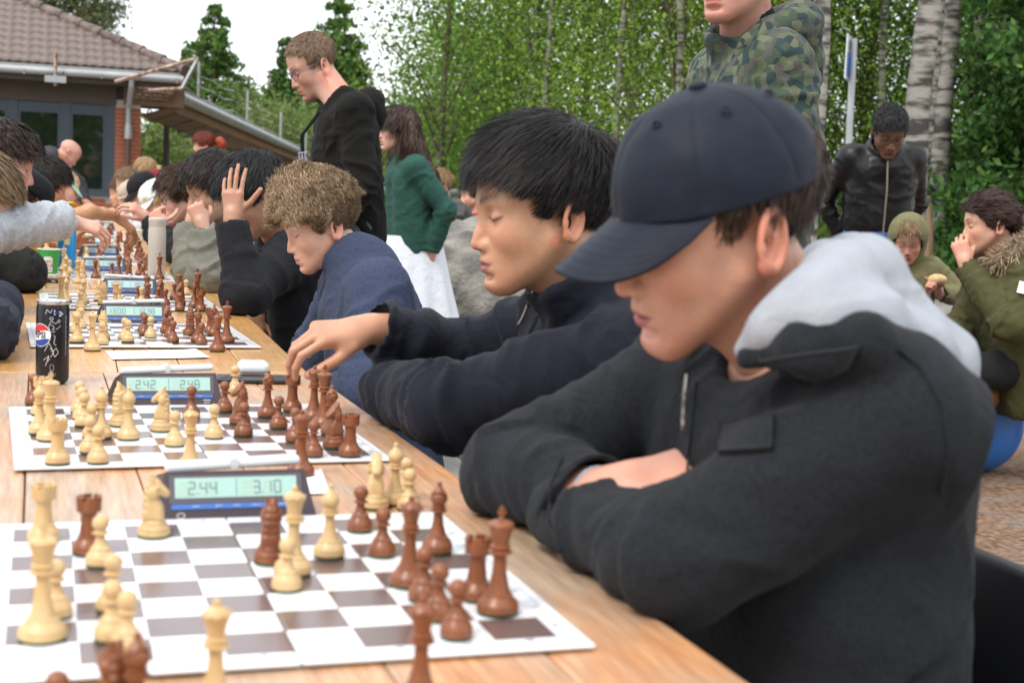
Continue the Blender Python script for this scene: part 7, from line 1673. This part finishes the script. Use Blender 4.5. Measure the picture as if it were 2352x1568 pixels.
H = HF((0, 0, 0), 206, 2, 0, 1.05); H.o = dep(1642, 46, 3.5)-(A(.085, 0, -.119)*1.05)@H.R.T
nbc = H.w(-.055, 0, -.175)+A(.01, .02, 0); pvc = A(nbc[0]+.05, nbc[1]+.06, .95)
M_blkfl = fabric('black_lining', (.016, .015, .016))
Jc = person('man in green camouflage rain jacket with hood folded back', H, dict(stubble=.12, nose=1.1, lips=.8, jaw=1.08), (.55, .29, .22), hst((.2, .15, .12), line='recede', thick=(.01, .012, .005, .006), len=.015, n=3000), 176, nbc, pvc, .175, 1.08, None,
    dict(mat=M_camo, t=.022, amp=.016, hem=.15, collar='stand', ch=.06, cw=.02, neck=.078, seed=3.3, h=.008, fu=17, fv=7, wide=1.05, hood=dict(mat=M_camo, s=1.02, h=.007, rise=.075, fat=.75, ang=140, off=(0, 0, .02), sag=.8)), BTR, h=.0035, legs=stand_legs(pvc, 176, 1.08), neckr=.058)
F = Fld(nbc-.2, nbc+.2, .006); nk = nrm(H.w(-.024, 0, -.05)-nbc); F.cone(nbc-nk*.05, nbc+nk*.06, .083, .075, 0); F.cone(nbc-nk*.08, nbc+nk*.2+Jc['fwd']*.05, .066, .082, .0, 's'); V, T = F.mesh(); Jc['par'](mesh_np('inner_collar', V, T, M_blkfl, Jc['base']))
# man in black leather
H = HF(dep(2043, 300, 7.7), 250, 34, 0, 1.05); nbl = H.w(-.06, 0, -.13); nbl[2] -= .02; pvl = A(nbl[0]+.03, nbl[1]+.06, .93)
M_leath = mat('black_leather_jacket', (.006, .006, .007), .42, bump=.3, bscale=60, bdist=.003, spec=.35); M_bj = fabric('blue_jeans', (.035, .10, .23))
Jl = person('man with glasses in black leather jacket and blue jeans looking down', H, dict(stubble=.5, brow=1.2), DARKSK, hst(K_BLACK, thick=(.022, .026, .012, .012), n=3500, len=.025, lift=.8), 252, nbl, pvl, .17, 1.03, dict(L=dict(w=nbl+A(.17, .13, -.50), hint=(.8, .2, 0)), R=dict(w=nbl+A(-.10, .20, -.5), hint=(-.5, .6, 0))),
    dict(mat=M_leath, t=.014, amp=.012, hem=-.11, collar='stand', ch=.06, cw=.016, neck=.07, seed=1.1, h=.010), dict(mat=M_bj), h=.005, legs=stand_legs(pvl, 252, 1.07))
glasses(Jl, mat('dark_frames'))
mb = MB(); sp, fr = Jl['spine'], Jl['fwd']; mb.tube([nbl+fr*.12-sp*.05, nbl+fr*.155-sp*.2, nbl+fr*.15-sp*.45], .005, 6); Jl['par'](mb.build('zip', mat('zip_metal'), Jl['base'], True))
# small boy in olive hood
H = HF(dep(2086, 548, 6.4), 238, 26, 0, .80); nbk = H.w(-.03, 0, -.15); pvk = A(nbk[0]+.02, nbk[1]+.05, .55); M_olive = fabric('olive_fleece', (.16, .15, .075), .95, .25)
Jk = person('small boy in olive fleece with the hood up eating a bun', H, dict(cheek=1.12, nose=.8, jaw=1.1), (.50, .27, .20), hst(K_FAIR, n=1200), 240, nbk, pvk, .155, .72, dict(R=dict(w=nbk+A(.0, -.17, -.15), hint=(-.8, 0, -.6), f=(-.2, -.5, .8), b=(-.5, .5, .2), curl=FIST, thumb=FTH), L=dict(w=nbk+A(.08, -.16, -.14), hint=(.8, -.2, -.6), f=(-.4, -.4, .8), b=(.5, -.6, .2), curl=FIST, thumb=FTH)),
    dict(mat=M_olive, t=.026, amp=.012, hem=.05, collar='crew', seed=4.4, h=.009), BTR, h=.005, hh=.005, legs=stand_legs(pvk, 240, .72))
F = Fld(H.o-.2, H.o+.2, .006); F.ell(H.w(-.02, 0, .02), A(.115, .112, .125)*.8, H.R); F.cone(H.w(-.03, 0, -.06), H.w(-.04, 0, -.14), .075, .08, .04); F.ell(H.w(-.005, 0, .0), A(.104, .094, .11)*.8, H.R, .004, 's'); F.ell(H.w(.12, 0, -.02), A(.075, .088, .115)*.8, H.R, .01, 's'); F.cone(H.w(-.02, 0, -.03), H.w(-.03, 0, -.2), .05, .06, .01, 's')
V, T = F.mesh(); V = smoothV(V, T, 2); Jk['par'](mesh_np('hood', V, T, M_olive, Jk['base']))
F = Fld(nbk+A(-.1, -.32, -.2), nbk+A(.2, -.05, .1), .006); F.ell(nbk+A(.03, -.205, -.075), (.045, .035, .026)); V, T = F.mesh(); bn_ = mesh_np('bread_bun', V-V.mean(0), T, mat('bread', (.60, .40, .20), .7, var=.2)); bn_.location = V.mean(0); tag(bn_, 'pale bread bun in the hands of the boy in the olive hood', 'bread')
# woman in parka with fur-trimmed hood
H = HF(dep(2272, 512, 5.9), 158, 8, 0, 1.0); nbf = H.w(-.045, 0, -.165)+A(.02, 0, 0); pvf = A(nbf[0]+.10, nbf[1]-.02, .50); M_parka = fabric('olive_parka', (.065, .062, .024), .75, .1, .12)
Jf = person('woman with brown hair in a bun and olive parka with fur trimmed hood', H, dict(), PALE, hst((.040, .020, .014), line='low', thick=(.016, .018, .014, .018), len=.06, n=4000, grav=.1, whorl=(.09, 0, .05), h=.005), 165, nbf, pvf, .17, 1.03, dict(L=dict(w=H.w(.115, .045, -.17), el=nbf+A(-.13, -.24, -.24), f=(-.15, .3, .9), b=(-.7, -.6, .1), curl=((50, 60, 35),)*4), R=dict(w=nbf+A(-.25, .1, -.4), hint=(0, .5, -1))),
    dict(mat=M_parka, t=.03, amp=.016, hem=.15, collar=None, neck=.08, seed=5.9, h=.009), BTR, h=.0045, hh=.0045, legs=seat_legs(pvf, 165))
ponytail(Jf, (.05, .026, .018), .05, .045, .02, 'hair_bun', up=.0)
def fur(J, n=4200):
    nb, sp, fr, lat = J['nb'], J['spine'], J['fwd'], J['lat']; R_ = np.random.default_rng(2); F = Fld(nb-.3, nb+.3, .008); P = []
    for an in np.linspace(-140, 140, 15): a = radians(an); bk = (cos(a)+1)/2; P.append(nb-fr*cos(a)*(.10+.07*bk)+lat*sin(a)*.145+sp*(.0+.085*bk))
    F.chain(P, [.038+.014*(cos(radians(an))+1)/2 for an in np.linspace(-140, 140, 15)], .02); V, T = F.mesh(); cols = A(.26, .19, .12); r_ = J['par'](mesh_np('fur_trim', V, T, mat('hair'), J['base'], True, np.tile(cols*.6, (len(V), 1))))
    N = vnormals(V, T); ix = R_.integers(0, len(V), n); S, D = V[ix], nrm_rows(N[ix]+R_.normal(size=(n, 3))*.5+A(0, 0, -.35)); k = 4; PP = np.stack([S+D*(.045*i/(k-1))+A(0, 0, -.01)*(i/(k-1))**2 for i in range(k)], 1)-np.asarray(J['pv'])*A(1, 1, 0)
    ribbons('fur_strands', PP, nrm_rows(np.cross(np.gradient(PP, axis=1), R_.normal(size=(n, 1, 3)))), np.full(n, .0032), mat('hair'), r_, np.asarray(A(.36, .27, .18))*R_.uniform(.4, 1.5, (n, 1))).matrix_parent_inverse = r_.matrix_basis.inverted()
    F = Fld(nb-.3, nb+.3, .01); F.ell(nb-fr*.17-sp*.06, A(.06, .12, .12), np.stack([fr, lat, sp], 1)); V, T = F.mesh(); V = smoothV(V, T, 1); J['par'](mesh_np('hood', V, T, M_parka, J['base']))
fur(Jf)
mb = MB(); sh, el, wv, ad = Jf['arm']['L']; q = sh*.55+el*.45; vd = nrm(CAM-q); vd = nrm(vd-nrm(el-sh)*(vd@nrm(el-sh))); Rm = np.stack([np.cross(nrm(sh-el), vd), vd, nrm(sh-el)], 1)
mb.box((-.018, .0, -.026), (.018, .004, .026), R=Rm, c=q+vd*.088); pt = Jf['par'](mb.build('sleeve_patch', mat('patch_white', (.70, .70, .68), .6), Jf['base'])); mb = MB(); mb.box((-.007, .0035, -.012), (-.003, .0055, .010), R=Rm, c=q+vd*.088); mb.box((.001, .0035, -.008), (.005, .0055, .012), R=Rm, c=q+vd*.088); mb.build('patch_mark', mat('patch_grey', (.15, .15, .15), .6), pt).matrix_parent_inverse = pt.matrix_basis.inverted()
# what she sits on, blue drum, orange branch
p = at(2330, 885, .40) if False else dep(2330, 868, 5.9); mb = MB(); mb.tube([A(-.9, -.1, 0), A(.9, .15, 0)], .055, 10); lg = mb.build('log_bench', mat('peeled_log', (.40, .17, .06), .7, var=.4, vscale=12), None, True); lg.location = (p[0]+.45, p[1]+.15, .36); tag(lg, 'orange brown log seat under the woman in the parka', 'bench')
for s_ in (-.1, .7): mb = MB(); mb.tube([A(s_, .15*s_, -.36), A(s_, .15*s_, -.03)], .06, 8); mb.build('leg', mat('peeled_log'), lg, True)
p = dep(2242, 812, 6.15); F = Fld(A(-.3, -.3, -.05), A(.3, .3, .65), .012); F.cone((0, 0, .16), (0, 0, .40), .17, .16, 0); F.cone((0, 0, .2), (0, 0, .37), .20, .20, .05)
V, T = F.mesh(); dr = mesh_np('blue_drum', V, T, mat('blue_plastic', (.03, .16, .50), .4)); dr.location = (p[0]+.06, p[1]+.05, float(gz(p[0], p[1]))+.0); tag(dr, 'rounded bright blue plastic drum beside the woman in the parka', 'drum')
# two men resting behind the rock
H = HFpx((1022, 432), 11.2, 184, 0, 0, 1.02, 1); nbp = H.w(-.04, 0, -.16)+A(.02, 0, 0); pvp = A(nbp[0]+.25, nbp[1]+.05, .62)
person('man with fair short hair in grey quilted jacket sitting behind the granite outcrop', H, dict(), FAIR, hst((.26, .16, .08), thick=(.018, .022, .01, .012)), 180, nbp, pvp, .18, 1.05, None, dict(mat=fabric('grey_quilted_nylon', (.085, .082, .078), .6), t=.035, amp=.02, hem=.05, collar='stand', seed=2.2, h=.012, fu=17, fv=7, wbase=.9), BTR, h=.0065, legs=seat_legs(pvp, 180))
H = HFpx((1097, 455), 12.2, 180, 0, 0, 1.0, 1); nbp = H.w(-.04, 0, -.16); pvp = A(nbp[0]+.15, nbp[1]+.05, .58)
person('bearded man in red jersey sitting beyond the fair man in grey', H, dict(stubble=.85), PALE, hst(K_BROWN), 180, nbp, pvp, .18, 1.0, None, dict(mat=fabric('red_jersey', (.35, .02, .025)), t=.018, amp=.01, hem=.05, collar='crew', h=.012), BTR, h=.0065, legs=seat_legs(pvp, 180))
# plain stools for the rest of the row
gS = 'plain stools along the row of tables'
def stool(x, y):
    t = empty('wooden_stool', (x, y, 0)); tag(t, 'plain wooden stool under one of the seated players', 'stool', gS); mb = MB(); mb.lathe([(.15, .40), (.17, .405), (.17, .43), (.15, .435)], 20); mb.build('seat', W_new, t, True)
    for a in (0.8, 2.4, 3.9, 5.5): mb = MB(); mb.tube([(.11*cos(a), .11*sin(a), .402), (.16*cos(a), .16*sin(a), .003)], .014, 8); mb.build('leg', W_new, t, True)
for o_ in [o for o in bpy.data.objects if o.name.startswith('person') and o.type == 'EMPTY']:
    x, y = o_.location.x, o_.location.y
    if abs(x) < 1.0 and y > 4.5 and y < 13 and (abs(x) > .3) : stool(x, y)
for q in ((-.66, PL1['pv'][1]), (-.70, 1.88), (-.66, 3.44), (-.55, 4.35)): stool(*q)
